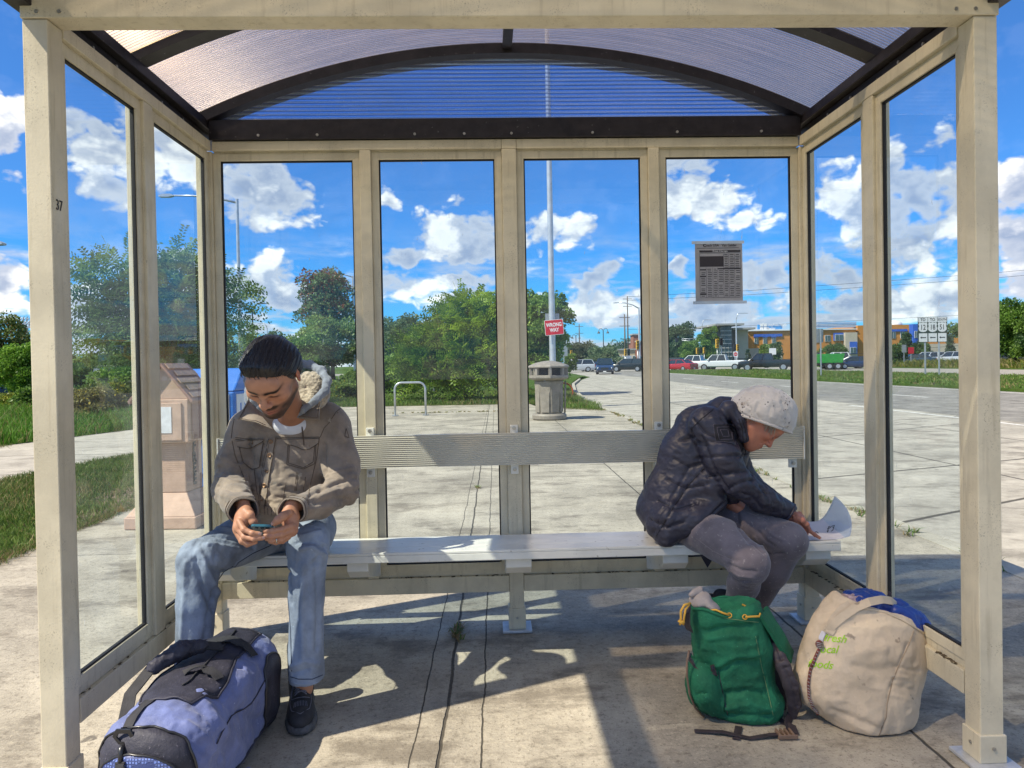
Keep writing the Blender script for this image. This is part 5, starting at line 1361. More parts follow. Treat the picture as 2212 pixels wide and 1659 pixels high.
for x in (1903, 1926, 1945): win(x, x + 9, 716.5, 731)
win(1976, 1984, 715, 730, y0=YB - 1.6)
d_ = MB(); c = P(1929, 700, YB + 6); d_.lathe([(2.0, c.z - .6), (2.0, c.z), (1.6, c.z + .5), (.8, c.z + .85), (0, c.z + .95)], 20, (c.x, YB + 6)); d_.build('roof_dome', M_white, bld, smooth=True)
# distant buildings over the junction
def farbox(name, pa, pb_, ya, Y, m_, label, dep=12, windows=0):
    a, b = P(pa, ya, Y), P(pb_, ya, Y); o = empty(name, ((a.x + b.x)/2, Y, 0), label=label, cat='building')
    MB().box(a.x, b.x, Y, Y + dep, 0, a.z).build('wall', m_, o)
    MB().box(a.x - .3, b.x + .3, Y - .3, Y + dep + .3, a.z + .01, a.z + .4).build('roof', M_grey, o)
    for k in range(windows):
        x = a.x + (b.x - a.x)*(k + .5)/windows; w = (b.x - a.x)/windows*.3
        f = MB().box(x - w, x + w, Y - .12, Y - .01, 1.0, min(a.z - .6, 2.6)).build('window', M_white, o); MB().box(x - w*.85, x + w*.85, Y - .15, Y - .125, 1.15, min(a.z - .75, 2.45)).build('pane', M_bglass, f)
    return o
farbox('shop_building', 1327, 1372, 757, 175, mat('tan_stucco', (.42, .33, .22), rough=.8, var=.08, vscale=.5), 'low tan shop building behind the traffic island', windows=6)
farbox('brick_tower', 1368, 1381, 724, 190, M_brick, 'red brick chimney tower rising behind the shop building', dep=4, windows=1)
farbox('brick_building', 1377, 1420, 739, 188, M_brick, 'brick building behind the window post', windows=4)
farbox('red_roof_shop', 1272, 1290, 752, 200, mat('red_panel', (.45, .09, .03), rough=.6, var=.1), 'small shop with a bright red front, far beyond the junction', windows=3)
fe = empty('railing', (P(1612, 780, 108).x, 108, 0), label='black metal railing behind the queue of pickups', cat='railing')
xa, xb = P(1592, 775, 108).x, P(1630, 775, 108).x
for z in (.2, 1.3): MB().box(xa, xb, 107.97, 108.03, z, z + .07).build('rail', M_blackp, fe)
k = 0
e = MB()
for i in range(14):
    x = xa + (xb - xa)*i/13; e = MB(); e.box(x - .03, x + .03, 107.96, 108.04, 0, 1.4); e.build('baluster', M_blackp, fe)
# ------------------------------------------------------------------ soft-body modelling: signed distance fields turned into meshes
from mathutils.bvhtree import BVHTree
def W_(px, py, Y): return np.array(P(px, py, Y))
def smin(a, b, k):
    if k <= 0: return np.minimum(a, b)
    h = np.clip(.5 + .5*(b - a)/k, 0, 1); return b*(1 - h) + a*h - k*h*(1 - h)
def smax(a, b, k): return -smin(-a, -b, k)
def axes(f, u):
    """orthonormal basis: columns = side, forward, up"""
    f = np.array(f, float); f /= np.linalg.norm(f); u = np.array(u, float); u = u - f*(u@f); u /= np.linalg.norm(u)
    return np.stack([np.cross(f, u), f, u], 1)
class Sdf:
    def __init__(s): s.p = []
    def cap(s, a, b, ra, rb=None, k=.02, sub=False, flat=None):
        rb = ra if rb is None else rb; a = np.array(a, float); b = np.array(b, float)
        def f(X):
            pa = X - a; ba = b - a; t = np.clip((pa@ba)/(ba@ba + 1e-12), 0, 1)
            q_ = pa - t[..., None]*ba
            if flat is not None:                      # flat = (direction, factor): thinner along that direction
                n = np.array(flat[0], float); n /= np.linalg.norm(n); c = q_@n; q_ = q_ + (c*(1/flat[1] - 1))[..., None]*n
            return np.sqrt((q_**2).sum(-1)) - (ra + (rb - ra)*t)
        r = max(ra, rb)
        s.p.append((f, np.minimum(a, b) - r, np.maximum(a, b) + r, k, sub)); return s
    def chain(s, pts, rs, k=.02, **kw):
        for i in range(len(pts) - 1): s.cap(pts[i], pts[i + 1], rs[i], rs[i + 1], k, **kw)
        return s
    def ell(s, c, r, k=.02, R=None, sub=False):
        c = np.array(c, float); r = np.array(r, float)*np.ones(3)
        def f(X):
            q_ = X - c
            if R is not None: q_ = q_@R
            k0 = np.sqrt(((q_/r)**2).sum(-1)); k1 = np.sqrt(((q_/(r*r))**2).sum(-1))
            return k0*(k0 - 1)/(k1 + 1e-9)
        m_ = r.max(); s.p.append((f, c - m_, c + m_, k, sub)); return s
    def box(s, c, h, rad=.02, k=.02, R=None, sub=False):
        c = np.array(c, float); h = np.array(h, float)
        def f(X):
            q_ = X - c
            if R is not None: q_ = q_@R
            q_ = np.abs(q_) - (h - rad)
            return np.sqrt((np.maximum(q_, 0)**2).sum(-1)) + np.minimum(q_.max(-1), 0) - rad
        m_ = np.linalg.norm(h); s.p.append((f, c - m_, c + m_, k, sub)); return s
    def cut(s, f, k=.01): s.p.append((f, None, None, k, 'cut')); return s
    def mesh(s, h, smooth=1, pad=.02, lo=None, hi=None):
        add = [p for p in s.p if p[4] is False]
        l_ = np.min([p[1] for p in add], 0) - pad; h_ = np.max([p[2] for p in add], 0) + pad
        if lo is not None: l_ = np.maximum(l_, lo)
        if hi is not None: h_ = np.minimum(h_, hi)
        n = np.ceil((h_ - l_)/h).astype(int) + 1
        ax = [l_[i] + h*np.arange(n[i]) for i in range(3)]
        D = np.full(n, .2, np.float32)
        for f, a, b, k, sub in s.p:
            if a is None: sl = tuple(slice(0, n[i]) for i in range(3))
            else:
                m_ = k*1.0 + 4*h + .006
                i0 = np.clip(((a - m_ - l_)/h).astype(int), 0, n - 1); i1 = np.clip(((b + m_ - l_)/h).astype(int) + 2, 1, n)
                if (i1 <= i0).any(): continue
                sl = tuple(slice(i0[i], i1[i]) for i in range(3))
            X = np.stack(np.meshgrid(ax[0][sl[0]], ax[1][sl[1]], ax[2][sl[2]], indexing='ij'), -1)
            d = f(X)
            if sub == 'cut': D[sl] = smax(D[sl], d, k)
            elif sub: D[sl] = smax(D[sl], -d, k)
            else: D[sl] = smin(D[sl], d, k)
        V, F = nets(D, l_, h)
        if smooth: V = relax(V, F, smooth)
        return V, F
def nets(D, lo, h):
    D = np.pad(D, 1, constant_values=.2); lo = lo - h
    S = D < 0; nx, ny, nz = D.shape
    c = np.zeros((nx - 1, ny - 1, nz - 1), np.int8)
    for i in (0, 1):
        for j in (0, 1):
            for k in (0, 1): c += S[i:nx - 1 + i, j:ny - 1 + j, k:nz - 1 + k]
    I = np.argwhere((c > 0) & (c < 8)); idx = np.full(c.shape, -1, np.int32); idx[tuple(I.T)] = np.arange(len(I))
    P_ = np.zeros((len(I), 3)); cnt = np.zeros(len(I)); co = [(i, j, k) for i in (0, 1) for j in (0, 1) for k in (0, 1)]
    for a in range(8):
        for b in range(a + 1, 8):
            A, B = np.array(co[a]), np.array(co[b])
            if np.abs(A - B).sum() != 1: continue
            da = D[tuple((I + A).T)]; db = D[tuple((I + B).T)]; m_ = (da < 0) != (db < 0)
            t = da/(da - db + 1e-20); t = np.where(m_, t, 0)[:, None]
            P_ += np.where(m_[:, None], A + (B - A)*t, 0); cnt += m_
    V = lo + (I + P_/cnt[:, None])*h
    Fs = []
    for ax_ in range(3):
        o = [1 if q_ == ax_ else 0 for q_ in range(3)]
        s0 = S[:nx - o[0], :ny - o[1], :nz - o[2]]; s1 = S[o[0]:, o[1]:, o[2]:]
        E = np.argwhere(s0 != s1); u, v = [(1, 2), (2, 0), (0, 1)][ax_]
        E = E[(E[:, u] > 0) & (E[:, v] > 0) & (E[:, u] < D.shape[u] - 1) & (E[:, v] < D.shape[v] - 1)]
        q_ = []
        for du, dv in ((-1, -1), (0, -1), (0, 0), (-1, 0)):
            J = E.copy(); J[:, u] += du; J[:, v] += dv; q_.append(idx[tuple(J.T)])
        q_ = np.stack(q_, 1); fl = s0[tuple(E.T)]; q_[~fl] = q_[~fl][:, ::-1]; Fs.append(q_)
    F = np.concatenate(Fs); return V, F[(F >= 0).all(1)]
def relax(V, F, it=1, w=.5):
    n = len(V); e = np.concatenate([F[:, [0, 1]], F[:, [1, 2]], F[:, [2, 3]], F[:, [3, 0]]])
    deg = np.bincount(e[:, 0], minlength=n) + np.bincount(e[:, 1], minlength=n)
    for _ in range(it):
        A = np.stack([np.bincount(e[:, 0], V[e[:, 1], c], n) + np.bincount(e[:, 1], V[e[:, 0], c], n) for c in range(3)], 1)
        V = V*(1 - w) + w*A/np.maximum(deg, 1)[:, None]
    return V
def normals(V, F):
    n_ = np.cross(V[F[:, 2]] - V[F[:, 0]], V[F[:, 3]] - V[F[:, 1]]); N = np.zeros_like(V)
    for c in range(3):
        for j in range(4): N[:, c] += np.bincount(F[:, j], n_[:, c], len(V))
    return N/(np.linalg.norm(N, axis=1)[:, None] + 1e-12)
def seg_dist(V, pts):
    pts = np.array(pts, float); best = np.full(len(V), 9.0); par = np.zeros(len(V)); L = 0
    lo, hi = pts.min(0) - .15, pts.max(0) + .15; m_ = ((V > lo) & (V < hi)).all(1); X = V[m_]; bb = np.full(len(X), 9.0)
    for i in range(len(pts) - 1):
        a, b = pts[i], pts[i + 1]; ba = b - a; t = np.clip(((X - a)@ba)/(ba@ba + 1e-12), 0, 1)
        bb = np.minimum(bb, np.linalg.norm(X - a - t[:, None]*ba, axis=1))
    best[m_] = bb; return best
class Cloth:
    """a mesh being worked on: creases, folds and seams are pressed into it before it is linked"""
    def __init__(s, V, F): s.V = np.array(V, float); s.F = F; s.bvh()
    def bvh(s):
        s.N = normals(s.V, s.F); s.tree = BVHTree.FromPolygons([Vector(v) for v in s.V], s.F.tolist()); s.o = Vector((0, 0, CH)); return s
    def hit(s, px, py, off=0.0):
        r = ray(px, py).normalized(); l_, n, i, d = s.tree.ray_cast(s.o, r)
        if l_ is None:
            l_, n, i, d = s.tree.find_nearest(s.o + r*float(np.median(s.V[:, 1])/r.y))
        if n.dot(r) > 0: n = -n
        return np.array(l_ + n*off), np.array(n)
    def line(s, pxs, off=0.0, sub=6):
        out = []; q_ = []
        for i in range(len(pxs) - 1):
            for j in range(sub): t = j/sub; q_.append((pxs[i][0]*(1 - t) + pxs[i + 1][0]*t, pxs[i][1]*(1 - t) + pxs[i + 1][1]*t))
        q_.append(pxs[-1])
        return [s.hit(*p_, off)[0] for p_ in q_]
    def crease(s, pxs, r=.012, amp=-.006, sub=3):
        L = s.line(pxs, 0, sub); d = seg_dist(s.V, L)
        s.V += s.N*(amp*np.exp(-(d/r)**2))[:, None]; return s
    def noise(s, amp, freq, seed=0, stretch=(1, 1, 1), mask=None, o=3, ridge=False):
        q_ = fbm(s.V*freq*np.array(stretch), o, seed)
        if ridge: q_ = 1 - 2*np.abs(q_)
        s.V += s.N*(amp*q_*(1 if mask is None else mask))[:, None]; return s
    def near(s, c, r): return np.exp(-(((s.V - np.array(c))**2).sum(1))/(r*r))
    def stitch(s, name, pxs, m_, par, r=.0016, off=.0006, sub=5, smooth=True):
        return MB().tube(s.line(pxs, off, sub), r, 6).build(name, m_, par, smooth=True)
    def patch(s, name, poly, m_, par, off=.002, th=.002, n=18, bulge=0.0):
        """thin piece of cloth cut to the outline poly (as seen from the shelter's front) and laid on the surface"""
        xs = [p_[0] for p_ in poly]; ys = [p_[1] for p_ in poly]; x0, x1, y0, y1 = min(xs), max(xs), min(ys), max(ys)
        def inside(x, y):
            c = False; j = len(poly) - 1
            for i in range(len(poly)):
                if (poly[i][1] > y) != (poly[j][1] > y) and x < (poly[j][0] - poly[i][0])*(y - poly[i][1])/(poly[j][1] - poly[i][1] + 1e-9) + poly[i][0]: c = not c
                j = i
            return c
        # rows across, each row stretched between the outline's left and right side so the edge is clean
        rows = []
        for i in range(n + 1):
            y = y0 + (y1 - y0)*(.001 + .998*i/n); xi = []
            j = len(poly) - 1
            for k in range(len(poly)):
                (xa, ya), (xb, yb) = poly[k], poly[j]
                if (ya > y) != (yb > y): xi.append(xa + (y - ya)*(xb - xa)/(yb - ya))
                j = k
            if len(xi) >= 2: rows.append((y, min(xi), max(xi)))
        m2 = n; V = []; F = []
        for y, a, b in rows:
            for j in range(m2 + 1):
                x = a + (b - a)*j/m2; p_, nn = s.hit(x, y, off + th)
                if bulge: p_ = p_ + nn*bulge*math.sin(math.pi*j/m2)*math.sin(math.pi*(y - y0)/(y1 - y0))
                V.append(p_)
        R = len(rows); C = m2 + 1; nv = len(V)
        cam_dir = [ (Vector(v) - s.o).normalized() for v in V ]
        V2 = [Vector(v) + c*(th + off*.5) for v, c in zip(V, cam_dir)]
        for i in range(R - 1):
            for j in range(m2):
                a = i*C + j; F.append((a, a + 1, a + C + 1, a + C)); F.append((nv + a, nv + a + C, nv + a + C + 1, nv + a + 1))
        for i in range(R - 1):
            for a in (i*C, i*C + m2): F.append((a, a + C, nv + a + C, nv + a))
        for j in range(m2):
            for a in (j, (R - 1)*C + j): F.append((a, a + 1, nv + a + 1, nv + a))
        b_ = MB(); b_.add(V + V2, F)
        return b_.build(name, m_, par, smooth=True, auto=50)
    def build(s, name, m_, par, cols=None): return npmesh(name, s.V, s.F, m_, par, cols=cols)

def join_np(parts):
    V = []; F = []; C = []; b = 0
    for v, f, c in parts: V.append(v); F.append(f + b); C.append(c*np.ones((len(v), 3))); b += len(v)
    return np.concatenate(V), np.concatenate(F), np.concatenate(C)

def head_sdf(c, R, sc_=1.0, female=False):
    """R columns = side, forward, up"""
    T = lambda x, y, z: c + R@(np.array((x, y, z))*sc_)
    s = Sdf(); S_ = sc_
    s.ell(T(0, -.014, .030), np.array((.077, .099, .088))*S_, .03, R)
    s.ell(T(0, .030, -.035), np.array((.060, .060, .078))*S_, .035, R)
    s.ell(T(0, .078, .040), np.array((.050, .022, .036))*S_, .03, R)
    for q_ in (-1, 1):
        s.cap(T(q_*.056, .000, -.048), T(q_*.018, .070, -.094), .017*S_, .016*S_, .03)
        s.ell(T(q_*.045, .058, -.014), np.array((.024, .026, .020))*S_, .025, R)
    s.ell(T(0, .076, -.096), np.array((.022, .018, .017))*S_, .022, R)
    s.ell(T(0, .072, -.060), np.array((.030, .026, .028))*S_, .025, R)
    s.cap(T(-.032, .084, .026), T(-.008, .089, .022), .0095*S_, k=.016); s.cap(T(.032, .084, .026), T(.008, .089, .022), .0095*S_, k=.016)
    for q_ in (-1, 1):
        s.ell(T(q_*.031, .099, .007), np.array((.017, .012, .011))*S_, .010, R, sub=True)
        s.ell(T(q_*.031, .0785, .006), np.array((.0135, .0125, .0115))*S_, .005, R)
        s.cap(T(q_*.019, .0875, -.0035), T(q_*.042, .0825, -.001), .0035*S_, k=.004)
    s.cap(T(0, .088, .014), T(0, .112, -.024), .0080*S_, .0115*S_, .012)
    for q_ in (-1, 1): s.ell(T(q_*.013, .100, -.030), np.array((.0095, .011, .008))*S_, .007, R)
    for q_ in (-1, 1): s.ell(T(q_*.0075, .108, -.039), np.array((.004, .005, .004))*S_, .002, R, sub=True)
    s.cap(T(-.021, .088, -.0590), T(0, .0985, -.0560), .0050*S_, .0058*S_, .006); s.cap(T(.021, .088, -.0590), T(0, .0985, -.0560), .0050*S_, .0058*S_, .006)
    s.cap(T(-.018, .088, -.0680), T(0, .0965, -.0690), .0052*S_, .0070*S_, .006); s.cap(T(.018, .088, -.0680), T(0, .0965, -.0690), .0052*S_, .0070*S_, .006)
    s.cap(T(-.024, .092, -.0632), T(.024, .092, -.0632), .0018*S_, k=.002, sub=True)
    for q_ in (-1, 1):
        Re = R@np.array([[math.cos(.35*q_), math.sin(.35*q_), 0], [-math.sin(.35*q_), math.cos(.35*q_), 0], [0, 0, 1]])
        s.ell(T(q_*.080, -.012, -.002), np.array((.007, .019, .031))*S_, .006, Re)
        s.ell(T(q_*.087, -.008, .002), np.array((.007, .010, .018))*S_, .003, Re, sub=True)
    return s, T
def local(V, c, R, sc_=1.0): return ((V - c)@R)/sc_
def g2(a, b, ra, rb): return np.exp(-((a/ra)**2 + (b/rb)**2))
def blend(C, m_, col): m_ = np.clip(m_, 0, 1)[:, None]; return C*(1 - m_) + np.array(col)*m_

M_skin = mat('skin', (.4, .2, .13), rough=.48, var=.06, vscale=30, attr='Col', spec=.35, bump=.0004, bscale=400)
def finger(s, pts, r0, r1, k=.004):
    n = len(pts) - 1
    for i in range(n):
        a = r0 + (r1 - r0)*i/n; b = r0 + (r1 - r0)*(i + 1)/n
        s.cap(pts[i], pts[i + 1], a, b, k)
        if 0 < i: s.ell(pts[i], a*1.07, k)
def nail(pts, side_n, r, m_, par, L=.011):
    """little nail plate on the last segment, facing direction side_n"""
    a, b = np.array(pts[-2]), np.array(pts[-1]); d = (b - a)/np.linalg.norm(b - a); n = np.array(side_n, float); n = n - d*(n@d); n /= np.linalg.norm(n); w = np.cross(d, n)
    V = []; F = []
    for i in range(5):
        for j in range(5):
            u = (i/4 - .45)*L + r*.35; v = (j/4*2 - 1)*r*.62
            V.append(b + d*u + w*v + n*(r*1.0*math.sqrt(max(0.05, 1 - (v/r)**2*.9)) - .0004 - max(0, u)**2*28 + .0006))
    F = [(i*5 + j, i*5 + j + 1, i*5 + j + 6, i*5 + j + 5) for i in range(4) for j in range(4)]
    return npmesh('fingernail', V, F, m_, par)
# ------------------------------------------------------------------ the man on the left of the bench
man = empty('person', (-.95, 3.05, 0), label='man in a taupe canvas jacket and pale jeans, bent over the phone in his hands', cat='person')
M_hair2 = mat('hair_sheen', (.016, .014, .018), rough=.38, var=.2, vscale=60, spec=.6)
M_nail = mat('fingernail', (.50, .30, .24), rough=.3, var=0)
SK = np.array((.49, .24, .145))
# head: pitched down towards the phone, turned a little to the viewer's left
Fh = np.array((-.09, -.69, -.72)); Uh = np.cross((-.99, .11, .05), Fh/np.linalg.norm(Fh)); Rh = axes(Fh, Uh)
ch = W_(588, 812, 2.56); HSC = 1.10
hs, T = head_sdf(ch, Rh, HSC)
nk = W_(630, 896, 2.90)
hs.cap(T(0, -.040, -.05), nk, .052, .050, .03)
hs.cap(nk, W_(630, 930, 2.98), .050, .056, .03)
V, F = hs.mesh(.0034, 1)
L = local(V, ch, Rh, HSC); x, y, z = L.T
C = np.tile(SK, (len(V), 1))
C = blend(C, .35*g2(np.abs(x) - .045, z + .02, .02, .025)*(y > .03), (.44, .17, .10))
C = blend(C, .30*g2(x, z + .03, .02, .02)*(y > .09), (.46, .19, .12))
nz_ = fbm(L*70, 2, 3)*.12
jaw = np.clip((-.052 - z + .30*np.maximum(0, np.abs(x) - .03))*45 + .5, 0, 1)*np.clip((y + .005)*60, 0, 1)*(z > -.135)
jawside = np.clip((np.abs(x) - .045)*70, 0, 1)*np.clip((.012 - z)*50, 0, 1)*np.clip((y + .012)*80, 0, 1)*np.clip((.060 - y)*60, 0, 1)*np.clip((z + .13)*60, 0, 1)
beard = np.clip(np.maximum(jaw, jawside*.50) + nz_, 0, 1)
beard *= 1 - .65*g2(x, z + .084, .010, .006)
moust = g2(np.abs(x) - .014, z + .047, .018, .0062)*(y > .07)
gotee = g2(x, z + .094, .026, .020)*(y > .04)
mouth = g2(x, z + .0635, .024, .0085)*(y > .078)
C = blend(C, .92*beard*(1 - mouth), (.022, .012, .009)); C = blend(C, moust*1.8, (.025, .014, .010)); C = blend(C, gotee*.75*(1 - mouth), (.03, .016, .012))
C = blend(C, mouth*1.0, (.33, .10, .075))
C = blend(C, g2(x, z + .0632, .024, .0016)*(y > .08), (.10, .03, .025))
br_ = g2(np.abs(x) - .031, z - .0245, .0195, .0068)*(y > .05)
C = blend(C, br_*2.6, (.016, .009, .007))
C = blend(C, 1.5*g2(np.abs(x) - .031, z - .0005, .0155, .0034)*(y > .07), (.02, .010, .008))
C = blend(C, .4*g2(np.abs(x) - .031, z + .004, .016, .006)*(y > .06), (.28, .10, .06))
C = blend(C, .5*(np.abs(x) > .078)*1.0, (.50, .14, .08))
C = blend(C, .7*(z < -.09)*(y < .03)*1.0, (.27, .12, .07))
headp = (V, F, C)

# hands: every finger its own chain of joints, closed round the phone
YH = 2.50
def h_(px, py, d=0.0): return W_(px, py, YH + d)
hr = Sdf()                                        # his right hand, at the left of the picture
wr = h_(527, 1092, .075)
hr.cap(wr, h_(525, 1118, .045), .027, .030, .02, flat=((.5, .8, .2), .72))
hr.cap(h_(533, 1110, .045), h_(519, 1136, .020), .024, .021, .018); hr.cap(h_(522, 1116, .05), h_(515, 1143, .03), .022, .019, .018)
fr_i = [h_(517, 1126, .010), h_(527, 1144, -.012), h_(545, 1152, -.018), h_(559, 1153, -.012)]
fr_m = [h_(512, 1139, .014), h_(528, 1160, -.008), h_(549, 1164, -.016), h_(567, 1162, -.010)]
fr_r = [h_(511, 1149, .022), h_(524, 1168, .004), h_(538, 1174, .0), h_(552, 1171, .008)]
fr_l = [h_(512, 1153, .036), h_(522, 1170, .026), h_(534, 1177, .024), h_(545, 1174, .03)]
for f_, a, b in ((fr_i, .0108, .0082), (fr_m, .0110, .0084), (fr_r, .0104, .0078), (fr_l, .0092, .0070)): finger(hr, f_, a, b)
th_r = [h_(531, 1104, .035), h_(540, 1113, .020), h_(547, 1127, .018), h_(552, 1134, .03)]
finger(hr, th_r, .0145, .0098, .008)
Vr, Fr = hr.mesh(.0021, 1)
hl = Sdf()                                        # his left hand
wl = h_(630, 1093, .075)
hl.cap(wl, h_(627, 1118, .05), .027, .030, .02, flat=((-.4, .85, .2), .75))
hl.cap(h_(622, 1116, .05), h_(628, 1141, .026), .024, .021, .018); hl.cap(h_(632, 1120, .05), h_(631, 1148, .034), .021, .018, .018)
fl_i = [h_(631, 1136, .016), h_(611, 1143, -.004), h_(590, 1147, -.010), h_(572, 1147, .0)]
fl_m = [h_(629, 1147, .016), h_(608, 1155, -.004), h_(588, 1158, -.010), h_(572, 1157, .0)]
fl_r = [h_(626, 1156, .022), h_(608, 1165, .006), h_(590, 1167, .0), h_(576, 1164, .008)]
fl_l = [h_(623, 1161, .034), h_(610, 1169, .024), h_(596, 1172, .02), h_(583, 1170, .026)]
for f_, a, b in ((fl_i, .0108, .0080), (fl_m, .0110, .0082), (fl_r, .0104, .0078), (fl_l, .0092, .0070)): finger(hl, f_, a, b)
th_l = [h_(624, 1108, .028), h_(612, 1115, .006), h_(601, 1123, -.006), h_(593, 1130, -.004)]
finger(hl, th_l, .0148, .0102, .008)
Vl, Fl = hl.mesh(.0021, 1)
def handcol(V, s=1.0):
    C = np.tile(SK*s, (len(V), 1)); return blend(C, .45*np.clip(fbm(V*60, 2, 4), 0, 1), (.42, .16, .10))
# the hidden rest of the body, continuous from neck to wrists and ankles
bs = Sdf()
hip = np.array((W_(622, 1130, 3.14))); hip[2] = .60
sp_ = W_(640, 935, 3.04); bs.cap(nk, sp_, .045, .05, .03); bs.cap(sp_, hip, .07, .11, .05)
shR, shL = W_(525, 925, 3.0), W_(722, 922, 3.0); elR, elL = W_(492, 1062, 2.86), W_(742, 1064, 2.86)
bs.chain([sp_, shR, elR, wr], [.04, .038, .034, .024], .03); bs.chain([sp_, shL, elL, wl], [.04, .038, .034, .024], .03)
hpR, hpL = W_(580, 1150, 3.12), W_(678, 1148, 3.12); knR, knL = W_(424, 1216, 2.72), W_(664, 1214, 2.62)
anR, anL = W_(408, 1470, 2.74), W_(657, 1490, 2.62)
bs.chain([hip, hpR, knR, anR], [.09, .07, .048, .032], .03); bs.chain([hip, hpL, knL, anL], [.09, .07, .048, .032], .03)
Vb, Fb = bs.mesh(.012, 1)
V, F, C = join_np([headp, (Vr, Fr, handcol(Vr)), (Vl, Fl, handcol(Vl, .95)), (Vb, Fb, SK)])
npmesh('body', V, F, M_skin, man, cols=C)
for pts in (fr_i, fr_m): nail(pts, (0, -1, .35), .0080, M_nail, man)
nail(th_l, (-.25, -.8, .6), .0098, M_nail, man, .013)
M_ringm = mat('silver_ring', (.6, .58, .5), rough=.25, metal=.9, var=0)
a, b = np.array(fl_r[1]), np.array(fl_r[2]); c_ = a*.45 + b*.55; d = (b - a)/np.linalg.norm(b - a); u = np.cross(d, (0, 0, 1)); u /= np.linalg.norm(u); v = np.cross(d, u)
MB().tube([c_ + u*.0112*math.cos(t) + v*.0112*math.sin(t) for t in np.linspace(0, 2*math.pi, 21)], .0022, 6, cap=False).build('ring', M_ringm, man, smooth=True)

# hair swept back from the forehead
M_hair = mat('black_hair', (.014, .011, .012), rough=.42, var=.35, vscale=60, spec=.5, attr=None)
hh_ = Sdf(); hh_.ell(T(0, -.015, .031), np.array((.0795, .1015, .0905))*HSC, .02, Rh); hh_.ell(T(0, .044, .060), np.array((.056, .044, .042))*HSC, .03, Rh); hh_.ell(T(.0, -.05, .0), np.array((.074, .056, .072))*HSC, .03, Rh)
def hairline(L):
    line = np.interp(L[..., 1] - .10*np.maximum(0, .05 - np.abs(L[..., 0]))*0, [-.13, -.07, -.035, -.012, .004, .022, .045, .075, .11], [-.075, -.070, -.045, .000, -.012, .010, .052, .072, .070])
    line = line + .010*np.clip((.045 - np.abs(L[..., 0]))/.045, 0, 1)*(L[..., 1] > .05) + .003*noise3(L*60, 6)
    return line
hh_.cut(lambda X: (hairline(((X - ch)@Rh)/HSC) - (((X - ch)@Rh)/HSC)[..., 2])*HSC*.8, .004)
V, F = hh_.mesh(.0030, 1)
cl_ = Cloth(V, F); L = local(cl_.V, ch, Rh, HSC)
hup = np.clip((L[:, 2] - hairline(L))/.040, 0, 1); hup = hup*hup*(3 - 2*hup)
cl_.V += cl_.N*(hup*(.007 + .009*np.clip(L[:, 1]/.07, 0, 1)*np.clip((L[:, 2] - .05)/.03, 0, 1)))[:, None]; cl_.bvh()
# strands run back over the skull: coordinate across the flow is the side angle
th = np.arctan2(L[:, 0], L[:, 2] + .02); al = L[:, 1]
wob = .5*noise3(np.c_[th*3, al*18, 0*al], 2)
st_ = np.sin(th*46 + wob*5 + al*9) + .7*np.sin(th*83 - al*14 + wob*7) + .6*noise3(np.c_[th*40, al*10, 0*al], 9)
cl_.V += cl_.N*np.maximum(hup, .4)[:, None]*(.0012*st_ + .0026*noise3(np.c_[th*7, al*12, 0*al + 4], 3))[:, None]
cl_.build('hair', M_hair, man)
# loose strands
rng = np.random.default_rng(6); hb = MB()
for i in range(26):                              # uneven ends along the hairline and temples
    xx = rng.uniform(-.074, .074); yy = math.sqrt(max(0, 1 - (xx/.082)**2))*.085; yy = yy if rng.random() < .75 else rng.uniform(.0, .04)
    LL = np.array((xx, yy, 0.0)); zz = float(hairline(LL[None])[0]); p0 = T(xx*1.02, yy + .006, zz + .010); p1 = T(xx*1.03 + rng.normal(0, .002), yy + .006, zz + rng.uniform(-.004, .004)); p2 = T(xx*.98 + rng.normal(0, .004), yy - .012, zz + .035)
    hb.tube([p2, p0, p1], [.0012, .0012, .0004], 4, cap=False)
cl_.bvh()
for i in range(170):
    t0 = rng.uniform(-1.25, 1.25); y0 = rng.uniform(.02, .085); pts = []
    for j in range(8):
        yy = y0 - j*rng.uniform(.013, .016); tt_ = t0 + .05*math.sin(j*.7 + i)
        q_ = Vector(T(.13*math.sin(tt_), yy, .02 + .13*math.cos(tt_))); c0_ = Vector(T(0, yy*.6, .02))
        l_, n_, _i, _d = cl_.tree.ray_cast(q_, (c0_ - q_).normalized())
        if l_ is None: break
        pts.append(l_ + n_*(.0006 + .0006*math.sin(j*1.3 + i)))
    if len(pts) > 3: hb.tube(pts, [.0009]*(len(pts) - 1) + [.0003], 4, cap=False)
hb.build('hair_strands', M_hair2, man, smooth=True)['kind'] = 'stuff'

# white t-shirt at the neck
M_tee = mat('white_cotton', (.62, .62, .66), rough=.85, var=.05, bump=.001, bscale=50)
ts = Sdf().ell(W_(628, 918, 2.930), (.090, .070, .058), .02)
Cloth(*ts.mesh(.006, 2)).build('t_shirt', M_tee, man)

